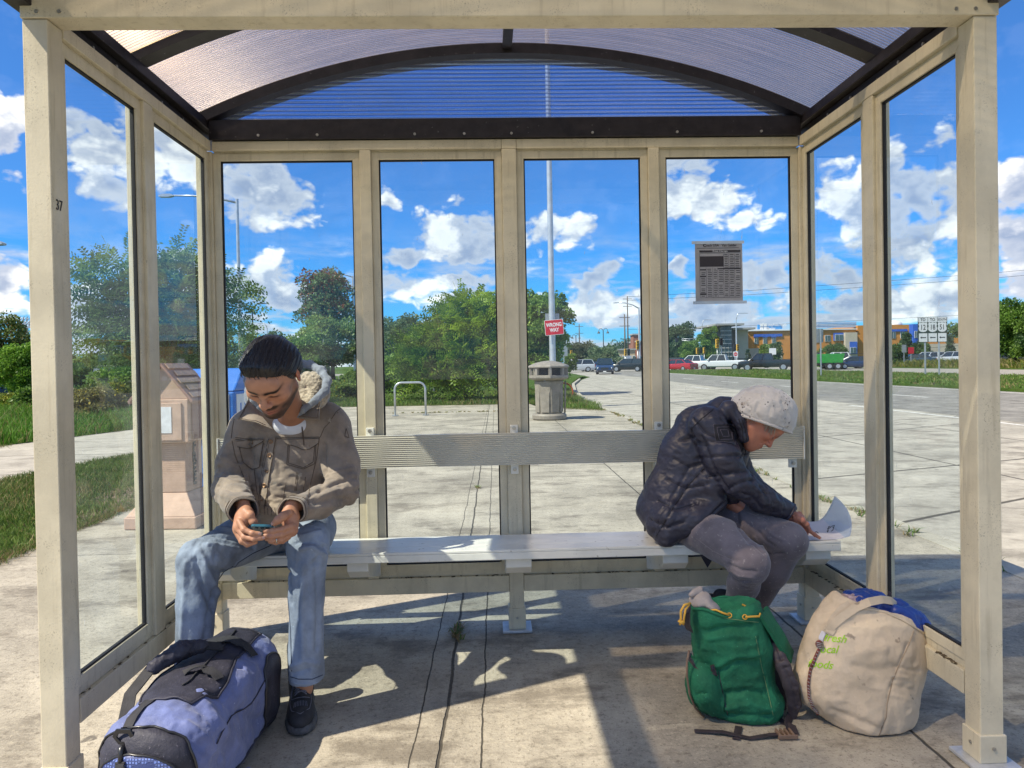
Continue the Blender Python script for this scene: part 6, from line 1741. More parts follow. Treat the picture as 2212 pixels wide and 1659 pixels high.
# jacket
M_jkt = mat('taupe_canvas', (.245, .192, .148), rough=.85, var=.30, vscale=9, bump=.0022, bscale=55, spots=.05, spotcol=(.34, .29, .23, 1), spotscale=22, sheen=.2, detail=6)
M_seam = mat('dark_stitching', (.095, .068, .050), rough=.9, var=.2)
M_brass = mat('brass_button', (.20, .12, .07), rough=.4, metal=.7, var=.1)
js = Sdf()
js.ell(W_(622, 990, 3.00), (.192, .135, .20), .04); js.ell(W_(618, 1065, 3.00), (.190, .150, .13), .05); js.ell(W_(628, 925, 2.99), (.155, .110, .085), .05)
js.cap(W_(560, 912, 2.98), W_(700, 908, 2.98), .078, .078, .05)
js.ell(W_(615, 1100, 2.96), (.182, .150, .075), .04)
js.chain([W_(536, 928, 2.98), W_(506, 1000, 2.93), W_(496, 1056, 2.85)], [.082, .066, .062], .03)
js.chain([W_(496, 1056, 2.85), W_(512, 1082, 2.70), W_(524, 1096, 2.60)], [.062, .055, .050], .022)
js.chain([W_(716, 925, 2.98), W_(738, 1000, 2.94), W_(736, 1056, 2.86)], [.082, .068, .064], .03)
js.chain([W_(736, 1056, 2.86), W_(690, 1086, 2.72), W_(645, 1098, 2.60)], [.064, .055, .049], .022)
# open collar at the throat and hollow cuffs
js.ell(W_(612, 898, 2.84), (.042, .085, .050), .015, sub=True); js.ell(W_(602, 922, 2.85), (.018, .06, .036), .010, sub=True); js.ell(W_(608, 868, 2.80), (.080, .12, .052), .02, sub=True)
js.cap(W_(522, 1100, 2.60), W_(527, 1120, 2.46), .042, .050, .004, sub=True); js.cap(W_(640, 1098, 2.59), W_(622, 1118, 2.46), .040, .050, .004, sub=True)
V, F = js.mesh(.0052, 2)
jc = Cloth(V, F)
am = jc.near(elR, .14) + jc.near(elL, .14) + .9*jc.near(W_(600, 1090, 2.86), .14)
jc.noise(.0075, 13, 5, (1, 1, 2.3), am); jc.noise(.0045, 24, 7, (1, 1, 2.6), am, ridge=True); jc.noise(.0028, 9, 11)
for pxs, r_, a_ in (
    ([(478, 985), (505, 1000), (535, 1004)], .009, .007), ([(474, 1010), (500, 1024), (532, 1022)], .008, -.008), ([(470, 1032), (500, 1042), (538, 1046)], .009, .009),
    ([(472, 1050), (505, 1060), (540, 1062)], .008, -.010), ([(480, 1070), (510, 1078), (545, 1074)], .009, .008), ([(486, 1087), (515, 1090), (546, 1086)], .007, -.007),
    ([(764, 1010), (735, 1018), (705, 1030)], .008, .008), ([(766, 1034), (735, 1040), (700, 1056)], .008, -.010), ([(762, 1052), (730, 1058), (690, 1074)], .009, .009),
    ([(752, 1078), (715, 1078), (680, 1088)], .008, -.009), ([(735, 1092), (700, 1096), (665, 1100)], .008, .006), ([(700, 1052), (668, 1072)], .008, -.008),
    ([(545, 1010), (560, 1050), (566, 1090)], .012, -.008), ([(700, 960), (704, 1020), (690, 1060)], .010, -.012), ([(540, 950), (548, 1000)], .009, -.012),
    ([(575, 935), (548, 920)], .008, .006), ([(610, 1040), (660, 1056)], .014, .008), ([(600, 1075), (650, 1086), (680, 1080)], .012, -.008), ([(585, 1095), (640, 1104)], .010, .007),
    ([(490, 960), (515, 940)], .010, .006), ([(745, 950), (728, 925)], .010, .006), ([(570, 960), (600, 990), (604, 1030)], .010, -.006)):
    jc.crease(pxs, r_, a_)
jc.bvh(); jc.V = relax(jc.V, jc.F, 1, .4); jc.bvh()
jk = jc.build('jacket', M_jkt, man)
jc.patch('placket', [(581, 946), (596, 943), (590, 985), (580, 1040), (573, 1092), (566, 1108), (556, 1106), (561, 1060), (569, 1000), (577, 965)], M_jkt, jk, .002, .003)
for a in ([(581, 948), (577, 968), (569, 1002), (561, 1062), (557, 1105)], [(596, 945), (589, 990), (580, 1040), (574, 1090)], [(584, 949), (580, 970), (572, 1003), (564, 1062), (560, 1105)]):
    jc.stitch('seam', a, M_seam, jk, .0013, .0045)
for (px, py) in ((586, 953), (582, 984), (577, 1018), (572, 1049), (567, 1083), (547, 954), (664, 962)):
    p_, n_ = jc.hit(px, py, .0035); q_ = Matrix.Translation(p_) @ Vector(n_).to_track_quat('Z', 'Y').to_matrix().to_4x4()
    b_ = MB(); b_.lathe([(.0085, 0), (.0095, .001), (.0095, .003), (.0070, .0036), (.0050, .0026), (0, .0026)], 16); b_.v = [tuple(q_ @ Vector(v)) for v in b_.v]
    b_.build('button', M_brass, jk, smooth=True, auto=40)
# yoke, pockets and flaps
yokeL = [(500, 912), (496, 928)]
for a in ([(508, 945), (540, 949), (568, 948)], [(508, 948.5), (540, 952.5), (568, 951)], [(598, 944), (640, 945), (690, 944)], [(598, 947.5), (640, 948.5), (690, 947.5)],
          [(690, 944), (684, 990), (672, 1040), (664, 1082)], [(500, 945), (508, 985), (530, 1040)], [(716, 905), (726, 890), (738, 880)], [(712, 912), (700, 925), (692, 944)], [(506, 905), (502, 925), (500, 945)],
          [(640, 1020), (637, 1060)], [(643, 1020), (640, 1060)], [(618, 1042), (610, 1085)], [(660, 1030), (655, 1060)], [(548, 1006), (556, 1070)]):
    jc.stitch('seam', a, M_seam, jk, .0013)
pk = jc.patch('chest_pocket', [(623, 957), (684, 953), (680, 1002), (655, 1014), (620, 1004)], M_jkt, jk, .001, .0025)
for o_ in (0, 3):
    jc.stitch('pocket_seam', [(623 + o_, 958), (620 + o_, 1003 - o_), (655, 1013 - o_), (679 - o_, 1001 - o_), (683 - o_, 955)], M_seam, pk, .0013, .004)
fp = jc.patch('pocket_flap', [(618, 949), (690, 947), (689, 958), (668, 971), (654, 973), (640, 966), (618, 959)], M_jkt, jk, .004, .003)
jc.stitch('flap_seam', [(618, 958), (640, 965), (654, 972), (668, 970), (689, 957)], M_seam, fp, .0014, .008)
pk = jc.patch('chest_pocket', [(515, 962), (570, 955), (562, 1010), (545, 1016), (525, 1000)], M_jkt, jk, .001, .0025)
jc.stitch('pocket_seam', [(516, 963), (525, 1000), (545, 1015), (561, 1009), (569, 957)], M_seam, pk, .0013, .004)
fp = jc.patch('pocket_flap', [(508, 951), (572, 947), (570, 953), (552, 966), (536, 970), (514, 967)], M_jkt, jk, .004, .003)
jc.stitch('flap_seam', [(513, 966), (536, 969), (552, 965), (570, 952)], M_seam, fp, .0014, .008)
jc.stitch('pocket_flap_stitch', [(512, 953), (571, 949)], M_seam, fp, .0012, .008)
# collar points
def slab(name, pts3, m_, par, th=.006, n=6, bev=.002):
    """a leather-thin curved plate through a 4-corner patch (given in 3D) bent by its middle offset"""
    A, B, C_, D_, mid = [np.array(p_, float) for p_ in pts3]
    V = []; nn = np.cross(B - A, D_ - A); nn /= np.linalg.norm(nn)
    for s_ in (0, 1):
        for i in range(n + 1):
            for j in range(n + 1):
                u, v = i/n, j/n; p_ = A*(1 - u)*(1 - v) + B*u*(1 - v) + C_*u*v + D_*(1 - u)*v
                V.append(p_ + mid*math.sin(math.pi*u)*math.sin(math.pi*v) + nn*th*(s_ - .5))
    m2 = (n + 1)**2; F = []
    for i in range(n):
        for j in range(n):
            a = i*(n + 1) + j; F += [(a, a + 1, a + n + 2, a + n + 1), (m2 + a, m2 + a + n + 1, m2 + a + n + 2, m2 + a + 1)]
    for i in range(n):
        for a, b in ((i, i + 1), (n*(n + 1) + i, n*(n + 1) + i + 1), (i*(n + 1), (i + 1)*(n + 1)), (i*(n + 1) + n, (i + 1)*(n + 1) + n)): F.append((a, b, m2 + b, m2 + a))
    b_ = MB(); b_.add(V, F); return b_.build(name, m_, par, smooth=True, auto=50)
ca = slab('collar', [W_(514, 906, 2.83), W_(537, 864, 2.90), W_(590, 928, 2.83), W_(552, 912, 2.79), (0, -.008, .004)], M_jkt, jk)
MB().tube([W_(518, 903.5, 2.817), W_(536, 907, 2.796), W_(552, 908.5, 2.78), W_(574, 918, 2.795)], .0014, 6).build('collar_seam', M_seam, ca)
MB().tube([W_(517, 904, 2.815), W_(528, 884, 2.86), W_(538, 868, 2.88)], .0014, 6).build('collar_seam', M_seam, ca)
cb = slab('collar', [W_(645, 903, 2.83), W_(689, 906, 2.80), W_(692, 862, 2.90), W_(650, 882, 2.88), (0, -.010, .004)], M_jkt, jk)
MB().tube([W_(646, 899, 2.817), W_(668, 901, 2.80), W_(686, 902, 2.787), W_(688, 882, 2.84), W_(690, 866, 2.87)], .0014, 6).build('collar_seam', M_seam, cb)
# cuffs and hem
for c0_, c1_, r_ in ((W_(522, 1096, 2.615), W_(526, 1104, 2.545), .0535), (W_(641, 1097, 2.605), W_(629, 1104, 2.545), .0515)):
    d = (c1_ - c0_)/np.linalg.norm(c1_ - c0_); u = np.cross(d, (0, 0, 1)); u /= np.linalg.norm(u); v = np.cross(d, u); b_ = MB(); vs = []; n = 36; pr4 = [(0, r_), (1, r_*.99), (1.02, r_*.90), (.2, r_*.88)]
    for (t_, rr_) in pr4:
        for k in range(n):
            a = 2*math.pi*k/n; w = 1 + .03*math.sin(a*5 + 1); vs.append(c0_*(1 - t_) + c1_*t_ + (u*math.cos(a) + v*math.sin(a)*.92)*rr_*w)
    b_.add(vs, [(i*n + k, i*n + (k + 1) % n, (i + 1)*n + (k + 1) % n, (i + 1)*n + k) for i in range(3) for k in range(n)])
    cu = b_.build('cuff', M_jkt, jk, smooth=True, auto=60)
    for t_ in (.12, .30, .88):
        MB().tube([c0_*(1 - t_) + c1_*t_ + (u*math.cos(a) + v*math.sin(a)*.92)*(r_*1.012)*(1 + .03*math.sin(a*5 + 1)) for a in np.linspace(0, 2*math.pi, 33)], .0013, 6, cap=False).build('cuff_seam', M_seam, cu)
jc.patch('hem_band', [(566, 1096), (612, 1098), (628, 1103), (626, 1114), (600, 1113), (566, 1112)], M_jkt, jk, .002, .003)
for k in range(7): jc.stitch('hem_pleat', [(572 + k*7.5, 1097), (573 + k*7.5, 1112)], M_seam, jk, .0012, .005)
tri = [(747, 926), (753, 946), (744, 943)]
jc.patch('badge', tri, M_jkt, jk, .001, .0015, n=8); jc.stitch('badge_edge', tri + [tri[0]], M_seam, jk, .0012, .003)

# grey hood with fleece lining
M_hood = mat('grey_jersey', (.20, .225, .27), rough=.9, var=.15, vscale=20, bump=.0015, bscale=90, sheen=.3)
M_fleece = mat('cream_fleece', (.40, .335, .25), rough=1.0, var=.35, vscale=75, bump=.006, bscale=120, sheen=.5)
hd = Sdf()
ring = [W_(572, 892, 2.83), W_(562, 880, 2.80), W_(549, 864, 2.80), W_(536, 845, 2.82), W_(531, 820, 2.88), W_(545, 797, 2.96), W_(590, 782, 3.02), W_(640, 784, 3.00), W_(670, 785, 2.97), W_(696, 799, 2.93), W_(711, 823, 2.88), W_(704, 846, 2.84), W_(680, 867, 2.82), W_(655, 884, 2.82), W_(642, 900, 2.84)]
ringp = [ring[0]] + [ring[0]*0 + sum(w*r_ for w, r_ in zip((1/6, 2/3, 1/6), (ring[i - 1], ring[i], ring[i + 1]))) for i in range(1, len(ring) - 1)] + [ring[-1]]
hd.chain(ringp, [.007, .009, .011, .012, .013, .015, .016, .016, .016, .016, .016, .015, .014, .011, .007], .012)
Vh_, Fh_ = hd.mesh(.004, 2); hc = Cloth(Vh_, Fh_); hc.noise(.0022, 40, 3, ridge=True); hc.build('hood', M_hood, man)
fl_s = Sdf(); cen = W_(660, 850, 3.0)
fl_s.ell(W_(670, 846, 2.93), (.078, .06, .082), .03); fl_s.ell(W_(640, 862, 2.95), (.07, .06, .08), .03); fl_s.ell(W_(662, 868, 2.87), (.040, .04, .042), .03); fl_s.ell(W_(590, 850, 3.0), (.105, .06, .095), .03)
fl_s.ell(W_(640, 838, 2.78), (.050, .10, .060), .03, sub=True)
Vf, Ff = fl_s.mesh(.0042, 1); fc = Cloth(Vf, Ff); fc.noise(.0035, 75, 3, o=2, ridge=True); fc.build('hood_lining', M_fleece, man)
hs2 = Sdf().ell(W_(668, 850, 2.985), (.086, .07, .086), .03).ell(W_(640, 862, 3.0), (.09, .07, .09), .03).ell(W_(590, 855, 3.03), (.12, .06, .10), .03)
Cloth(*hs2.mesh(.006, 2)).build('hood_back', M_hood, man)
MB().tube(jc.line([(650, 905), (654, 935), (656, 962)], .006, 5), .0028, 6).build('drawstring', M_seam, man, smooth=True)

# jeans
M_jean = mat('washed_denim', (.225, .265, .335), rough=.85, var=.34, vscale=7, bump=.0018, bscale=130, spots=.05, spotcol=(.34, .40, .49, 1), spotscale=30, detail=9)
js2 = Sdf()
js2.ell(W_(622, 1138, 3.13), (.17, .13, .10), .05)
js2.chain([W_(585, 1150, 3.10), W_(510, 1172, 2.92), W_(432, 1210, 2.72)], [.100, .088, .078], .03)
js2.chain([W_(432, 1210, 2.72), W_(424, 1300, 2.70), W_(416, 1445, 2.74)], [.078, .068, .066], .02)
js2.chain([W_(676, 1142, 3.10), W_(668, 1152, 2.86), W_(666, 1178, 2.66)], [.100, .090, .074], .03)
js2.chain([W_(664, 1186, 2.63), W_(662, 1290, 2.60), W_(662, 1466, 2.56)], [.073, .060, .064], .02)
hemz = W_(662, 1464, 2.56)[2]
js2.cut(lambda X: np.where(X[..., 0] > -.85, hemz - X[..., 2] - .10*(2.56 - X[..., 1]), -.05), .002)
V, F = js2.mesh(.0050, 2); jn = Cloth(V, F)
am = jn.near(W_(664, 1195, 2.60), .11) + jn.near(W_(432, 1215, 2.70), .13) + .5*jn.near(W_(662, 1440, 2.55), .10)
jn.noise(.0065, 14, 21, (1.6, 1, 1), am); jn.noise(.0035, 28, 23, (2, 1, 1), am, ridge=True); jn.noise(.0025, 8, 25)
for pxs, r_, a_ in (
    ([(470, 1142), (520, 1148), (570, 1170)], .010, .008), ([(466, 1156), (510, 1166), (548, 1182)], .009, -.008), ([(450, 1175), (490, 1182), (520, 1188)], .009, .007),
    ([(430, 1190), (452, 1240), (478, 1295)], .011, .010), ([(420, 1210), (438, 1270), (462, 1320)], .010, -.010), ([(402, 1215), (398, 1290), (392, 1380)], .010, .006),
    ([(448, 1225), (480, 1235), (496, 1240)], .010, -.009), ([(470, 1250), (450, 1330), (440, 1400)], .012, -.006),
    ([(628, 1150), (650, 1160), (690, 1150)], .009, .008), ([(640, 1172), (670, 1168), (700, 1182)], .008, -.008), ([(650, 1186), (672, 1180), (702, 1200)], .008, .009),
    ([(612, 1180), (625, 1240), (628, 1300)], .009, -.009), ([(655, 1220), (652, 1320), (655, 1420)], .010, .007), ([(682, 1215), (688, 1300), (685, 1400)], .012, -.007),
    ([(630, 1440), (660, 1428), (690, 1436)], .008, .006), ([(635, 1455), (665, 1446)], .007, -.006)):
    jn.crease(pxs, r_, a_*1.5)
jn.bvh(); jn.V = relax(jn.V, jn.F, 1, .4); jn.bvh()
jnm = jn.build('jeans', M_jean, man)
M_dst = mat('denim_seam', (.045, .06, .10), rough=.9, var=.2); M_lst = mat('denim_edge', (.30, .36, .46), rough=.9, var=.2)
jn.stitch('inseam', [(585, 1178), (545, 1196), (515, 1215), (498, 1238), (490, 1262), (478, 1300), (474, 1360), (466, 1410)], M_dst, jnm, .0018, .0004)
jn.stitch('inseam', [(587, 1175), (548, 1192), (512, 1213), (496, 1236)], M_lst, jnm, .0010, .0006)
jn.stitch('inseam', [(622, 1205), (616, 1240), (622, 1290), (628, 1360), (630, 1450)], M_dst, jnm, .0018, .0004)
jn.stitch('hem_stitch', [(628, 1462), (645, 1467), (675, 1467), (697, 1458)], M_dst, jnm, .0015, .0006)
jn.stitch('hem_stitch', [(627, 1473), (645, 1478), (675, 1478), (698, 1469)], M_lst, jnm, .0018, .0002)

# trainers
M_shoe = mat('charcoal_mesh', (.035, .035, .040), rough=.8, var=.3, vscale=30, bump=.0012, bscale=300)
M_sole = mat('grey_rubber', (.085, .085, .09), rough=.7, var=.25, vscale=30, bump=.002, bscale=70)
M_lace = mat('grey_lace', (.17, .17, .21), rough=.85, var=.1)
def shoe(toe, heel, par, detail):
    toe = np.array(toe, float); heel = np.array(heel, float); d = toe - heel; Ln = np.linalg.norm(d); f = d/Ln; s_ = np.array((f[1], -f[0], 0)); up = np.array((0, 0, 1.0))
    R = np.stack([s_, f, up], 1); Q = lambda x, y, z: heel + R@np.array((x, y*Ln, z))
    u = Sdf()
    u.ell(Q(0, .80, .040), (.046, .075, .034), .03, R); u.ell(Q(0, .56, .048), (.043, .085, .044), .03, R); u.ell(Q(0, .26, .058), (.038, .07, .058), .03, R)
    u.cap(Q(0, .24, .07), Q(0, .20, .125), .042, .045, .02); u.cap(Q(0, .25, .12), Q(0, .22, .20), .034, .036, .004, sub=True)
    u.cap(Q(0, .62, .080), Q(0, .36, .115), .018, .022, .02)
    u.cut(lambda X: .022 - X[..., 2], .003)
    V, F = u.mesh(.0035, 1); c = Cloth(V, F); up_ = c.build('shoe', M_shoe, par)
    so = Sdf(); so.ell(Q(-.002, .80, .016), (.053, .080, .026), .03, R); so.ell(Q(0, .52, .016), (.048, .10, .024), .03, R); so.ell(Q(0, .16, .018), (.044, .065, .028), .03, R)
    so.cut(lambda X: .002 - X[..., 2], .002); so.cut(lambda X: X[..., 2] - .036, .004)
    V, F = so.mesh(.0035, 1); k = Cloth(V, F); k.noise(.0025, 60, 3, ridge=True); k.build('sole', M_sole, up_)
    if detail:
        c.bvh(); L2 = []
        def onto(x, y, h=.16):
            l_, n_, i_, d_ = c.tree.ray_cast(Vector(Q(x, y, h)), Vector((0, 0, -1)))
            return np.array(l_ + n_*.0014) if l_ is not None else Q(x, y, .09)
        ys = np.linspace(.64, .38, 7)
        for i, y in enumerate(ys):
            for sg in (-1, 1):
                y2 = ys[min(i + 1, 6)]; pts = [onto(sg*.020*(1 - 2*t), y*(1 - t) + y2*t) for t in np.linspace(0, 1, 6)]
                MB().tube(pts, .0021, 6).build('lace', M_lace, up_, smooth=True)
        for sg, off in ((1, 0), (1, .012)):
            pts = [onto(.012 + off, .40), onto(.026 + off*.5, .45), onto(.030 + off*.4, .52), onto(.033, .60)]
            MB().tube(pts, .0021, 6).build('lace', M_lace, up_, smooth=True)
        for i in range(9): MB().tube([onto(-.020 + i*.005, .76), onto(-.022 + i*.0055, .84)], .0012, 5).build('toe_rib', M_lace, up_)
        MB().tube([onto(-.030, .66), onto(-.012, .70), onto(.012, .70), onto(.030, .66)], .0015, 5).build('overlay_seam', M_lace, up_)
        for sg in (-1, 1): MB().tube([onto(sg*.030, .42), onto(sg*.034, .56), onto(sg*.036, .70), onto(sg*.030, .86), onto(0, .97)], .0013, 5).build('overlay_seam', M_lace, up_)
t_ = G(650, 1590); shoe((t_.x - .004, t_.y + .012, 0), (t_.x - .070, t_.y + .285, 0), man, True)
shoe((W_(395, 1500, 2.62)[0], 2.56, 0), (W_(408, 1500, 2.80)[0], 2.85, 0), man, False)

for (ax_, ay_) in ((t_.x - .062, t_.y + .225), (W_(402, 1500, 2.75)[0], 2.78)):
    Cloth(*Sdf().cap((ax_, ay_, .07), (ax_, ay_ + .01, .22), .040, .046, .01).mesh(.005, 1)).build('sock', M_shoe, man)
# the phone he holds
M_ph = mat('phone_case', (.03, .12, .16), rough=.25, var=.1, spec=.6); M_scr = mat('phone_glass', (.01, .012, .015), rough=.06, var=0, spec=.8); M_cam = mat('phone_lens', (.02, .02, .03), rough=.1, var=0)
c_ = W_(567, 1137, 2.500)
Fp = np.array((-.12, .86, -.44)); Fp /= np.linalg.norm(Fp); side = np.array((.985, .14, -.10)); Up = np.cross(side, Fp)
phR = axes(Fp, Up)
ph = empty('phone', c_, label='slim teal cased phone held low in both hands of the seated man', cat='phone')
Mp = Matrix.Identity(4)
for i in range(3):
    for j in range(3): Mp[i][j] = phR[i][j]
    Mp[i][3] = c_[i]
b_ = MB(); b_.prism(rrect(.076, .150, .012), 'z', -.0045, .0045, Mp @ Matrix.Translation((0, .062, 0))); b_.build('case', M_ph, ph, bev=.002)
b_ = MB(); b_.prism(rrect(.070, .144, .010), 'z', .0047, .0056, Mp @ Matrix.Translation((0, .062, 0))); b_.build('screen', M_scr, ph)
for k in range(3): b_ = MB(); b_.prism([(.0065*math.cos(t), .0065*math.sin(t)) for t in np.linspace(0, 6.28, 13)[:-1]], 'z', -.0065, -.0046, Mp @ Matrix.Translation((-.020 + k*.019, .004, 0))); b_.build('lens', M_cam, ph)
# ------------------------------------------------------------------ the older person on the right, bent over a sheet of paper
wom = empty('person', (.85, 3.1, 0), label='older person in white knitted hat and black quilted jacket, bent over a paper', cat='person')
SW = np.array((.50, .205, .13))
# head: facing right and down
Uw = np.array((.80, -.10, .56)); Fw = np.array((.52, -.12, -.84)); Rw = axes(Fw, Uw)
cw = W_(1640, 908, 3.02); WS = .98
ws, Tw = head_sdf(cw, Rw, WS)
nkw = W_(1585, 905, 3.08)
ws.cap(Tw(0, -.030, -.05), nkw, .048, .055, .03)
V, F = ws.mesh(.0034, 1)
L = local(V, cw, Rw, WS); x, y, z = L.T
C = np.tile(SW, (len(V), 1)); C = blend(C, .35*np.clip(fbm(L*45, 3, 2), 0, 1), (.46, .15, .09)); C = blend(C, .3*g2(np.abs(x) - .045, z + .02, .025, .03)*(y > .02), (.52, .15, .10))
C = blend(C, .5*g2(x, z + .028, .016, .016)*(y > .09), (.52, .14, .10)); C = blend(C, .8*g2(x, z + .0635, .022, .007)*(y > .078), (.40, .11, .09))
C = blend(C, 1.4*g2(np.abs(x) - .031, z - .0005, .0155, .0032)*(y > .06), (.07, .03, .025)); C = blend(C, .5*g2(np.abs(x) - .034, z + .002, .020, .011)*(y > .05), (.34, .11, .07)); C = blend(C, .8*g2(np.abs(x) - .033, z - .026, .019, .0045)*(y > .05), (.26, .19, .15))
c = Cloth(V, F)
for a, b in (((.050, .060, -.010), (.062, .020, -.030)), ((.034, .088, -.046), (.046, .050, -.080)), ((.046, .075, .012), (.064, .05, .02)), ((.046, .075, .004), (.064, .05, .004)), ((.028, .09, -.030), (.036, .075, -.062))):
    for sg in (-1, 1):
        d = seg_dist(c.V, [Tw(sg*a[0], a[1], a[2]), Tw(sg*b[0], b[1], b[2])]); c.V -= c.N*(.0022*np.exp(-(d/.0035)**2))[:, None]
headw = (c.V, F, C)
# right hand pressing the sheet with one finger, left hand behind it
YP = 3.02
hw = Sdf(); q3 = lambda px, py, d=0.0: W_(px, py, YP + d)
hw.cap(q3(1700, 1108, .0), q3(1722, 1124, -.01), .026, .028, .02, flat=((.1, .9, .3), .75)); hw.cap(q3(1720, 1122, -.01), q3(1737, 1140, -.005), .027, .021, .018, flat=((.1, .9, .3), .8))
fi = [q3(1738, 1136, -.012), q3(1748, 1146, -.018), q3(1760, 1155, -.016), q3(1770, 1161.5, -.012)]
fm_ = [q3(1735, 1142, .004), q3(1741, 1152, .0), q3(1736, 1160, .012), q3(1727, 1161, .02)]
fr2 = [q3(1728, 1143, .018), q3(1733, 1154, .016), q3(1727, 1161, .026), q3(1719, 1160, .032)]
fl2 = [q3(1722, 1142, .032), q3(1725, 1153, .034), q3(1719, 1159, .040), q3(1713, 1157, .044)]
for f_, a, b in ((fi, .0100, .0066), (fm_, .0102, .0078), (fr2, .0098, .0074), (fl2, .0086, .0068)): finger(hw, f_, a, b)
tw_ = [q3(1722, 1118, -.03), q3(1733, 1124, -.038), q3(1742, 1133, -.036), q3(1749, 1141, -.03)]
finger(hw, tw_[:3] + [q3(1746, 1140, -.02)], .0122, .0088, .008)
for a, b in ((q3(1712, 1112, -.03), q3(1736, 1136, -.022)), (q3(1714, 1118, -.032), q3(1732, 1142, -.02))): hw.cap(a, b, .0035, .003, .006)
Vr, Fr = hw.mesh(.0021, 1)
lw = Sdf(); YL = 3.16; q4 = lambda px, py, d=0.0: W_(px, py, YL + d)
lw.cap(q4(1700, 1112, 0), q4(1722, 1118, -.01), .024, .024, .02); 
finger(lw, [q4(1720, 1112, -.02), q4(1727, 1110, -.024), q4(1732, 1116, -.022), q4(1735, 1124, -.02)], .0105, .008)
finger(lw, [q4(1722, 1118, -.01), q4(1733, 1120, -.012), q4(1740, 1130, -.01), q4(1742, 1140, -.005)], .0102, .0078)
finger(lw, [q4(1722, 1124, .01), q4(1734, 1130, .008), q4(1740, 1140, .01), q4(1740, 1149, .012)], .0100, .0076)
finger(lw, [q4(1718, 1128, .028), q4(1728, 1136, .028), q4(1732, 1145, .03), q4(1732, 1152, .03)], .0094, .0072)
finger(lw, [q4(1712, 1130, .04), q4(1719, 1138, .042), q4(1722, 1146, .044), q4(1722, 1152, .044)], .0084, .0068)
Vl, Fl = lw.mesh(.0024, 1)
def wc(V): C = np.tile(SW, (len(V), 1)); return blend(C, .55*np.clip(fbm(V*55, 3, 4), 0, 1), (.42, .13, .10))
bw = Sdf()
hipw = W_(1465, 1135, 3.16)
bw.chain([nkw, W_(1540, 945, 3.14), W_(1490, 1040, 3.16), hipw], [.045, .07, .08, .08], .05)
shw, elw, wrw = W_(1535, 925, 3.02), W_(1592, 1042, 2.96), q3(1700, 1108, .0)
bw.chain([W_(1540, 945, 3.12), shw, elw, wrw], [.05, .040, .033, .024], .03)
bw.chain([W_(1540, 945, 3.14), W_(1545, 935, 3.24), W_(1612, 1050, 3.26), q4(1700, 1112, 0)], [.05, .038, .032, .023], .03)
hn, kn_, an_ = W_(1490, 1140, 3.05), W_(1636, 1226, 2.74), W_(1580, 1318, 3.02)
hf, kf, af = W_(1530, 1125, 3.20), W_(1712, 1172, 2.92), W_(1630, 1310, 3.12)
bw.chain([hipw, hn, kn_ + np.array((0, .02, 0)), an_], [.08, .055, .034, .026], .02); bw.chain([hipw, hf, kf + np.array((0, .02, 0)), af], [.08, .055, .034, .026], .02)
Vb, Fb = bw.mesh(.012, 1)
V, F, C = join_np([headw, (Vr, Fr, wc(Vr)), (Vl, Fl, wc(Vl)), (Vb, Fb, SW)])
npmesh('body', V, F, M_skin, wom, cols=C)
nail(fi, (.25, -.5, .8), .0066, M_nail, wom, .009)
# bare waist showing under the open jacket
Cloth(*Sdf().ell(W_(1590, 1094, 3.10), (.075, .07, .036), .02, axes((.85, 0, -.5), (.5, 0, .85))).mesh(.006, 1)).build('bare_waist', mat('waist_skin', tuple(SW), rough=.5, var=.08), wom)

# grey hair at the temple and nape
M_ghair = mat('grey_hair', (.42, .33, .24), rough=.5, var=.3, vscale=50)
rng = np.random.default_rng(3); hb = MB()
for i in range(230):
    if i < 80: p0 = Tw(.070 + rng.normal(0, .004), rng.uniform(-.07, -.02), rng.uniform(-.02, .04)); dv = Rw@np.array((.1, rng.uniform(-.2, .3), -1))
    elif i < 190: p0 = Tw(.074 + rng.normal(0, .003), rng.uniform(-.015, .045), rng.uniform(.02, .04)); dv = Rw@np.array((.15, rng.uniform(.2, 1.0), -.8))
    else: p0 = Tw(rng.normal(.04, .02), -.10, rng.uniform(-.02, .02)); dv = Rw@np.array((.3, -.3, -1))
    dv = dv/np.linalg.norm(dv); l_ = rng.uniform(.018, .05); sd_ = rng.normal(0, .25, 3)
    hb.tube([p0, p0 + dv*l_*.5 + sd_*l_*.12, p0 + dv*l_ + sd_*l_*.4 + np.array((0, 0, -.004))], [.0012, .0010, .0004], 4, cap=False)
hb.build('hair', M_ghair, wom, smooth=True)['kind'] = 'stuff'

# knitted hat
def knit():
    m, q = newmat('white_knit'); b = q.n('ShaderNodeBsdfPrincipled'); o = q.n('ShaderNodeOutputMaterial'); co = q.n('ShaderNodeTexCoord').outputs['Object']
    f = q.ss(q.noise(co, 14, 4, .6), .3, .7, .86, 1.06); col = q.mix(1.0, (.60, .565, .53, 1), q.xyz(f, f, f), 'MULTIPLY')
    vo = q.n('ShaderNodeTexVoronoi'); vo.inputs['Scale'].default_value = 70; q.link(co, vo.inputs['Vector'])
    hole = q.math('MULTIPLY', q.ss(vo.outputs['Distance'], .34, .20), q.ss(q.noise(co, 9, 2, .5), .52, .60))
    col = q.mix(hole, col, (.10, .085, .08, 1))
    q.link(col, b.inputs['Base Color']); b.inputs['Roughness'].default_value = .95; b.inputs['Sheen Weight'].default_value = .4
    bn = q.n('ShaderNodeBump'); bn.inputs['Distance'].default_value = .0016; q.link(q.noise(co, 170, 3, .6), bn.inputs['Height']); q.link(bn.outputs[0], b.inputs['Normal'])
    q.link(b.outputs[0], o.inputs[0]); return m
M_knit = knit()
ht = Sdf()
ht.ell(W_(1642, 885, 3.02), np.array((.120, .108, .098)), .03, axes((1, 0, -.30), (.30, 0, 1)))
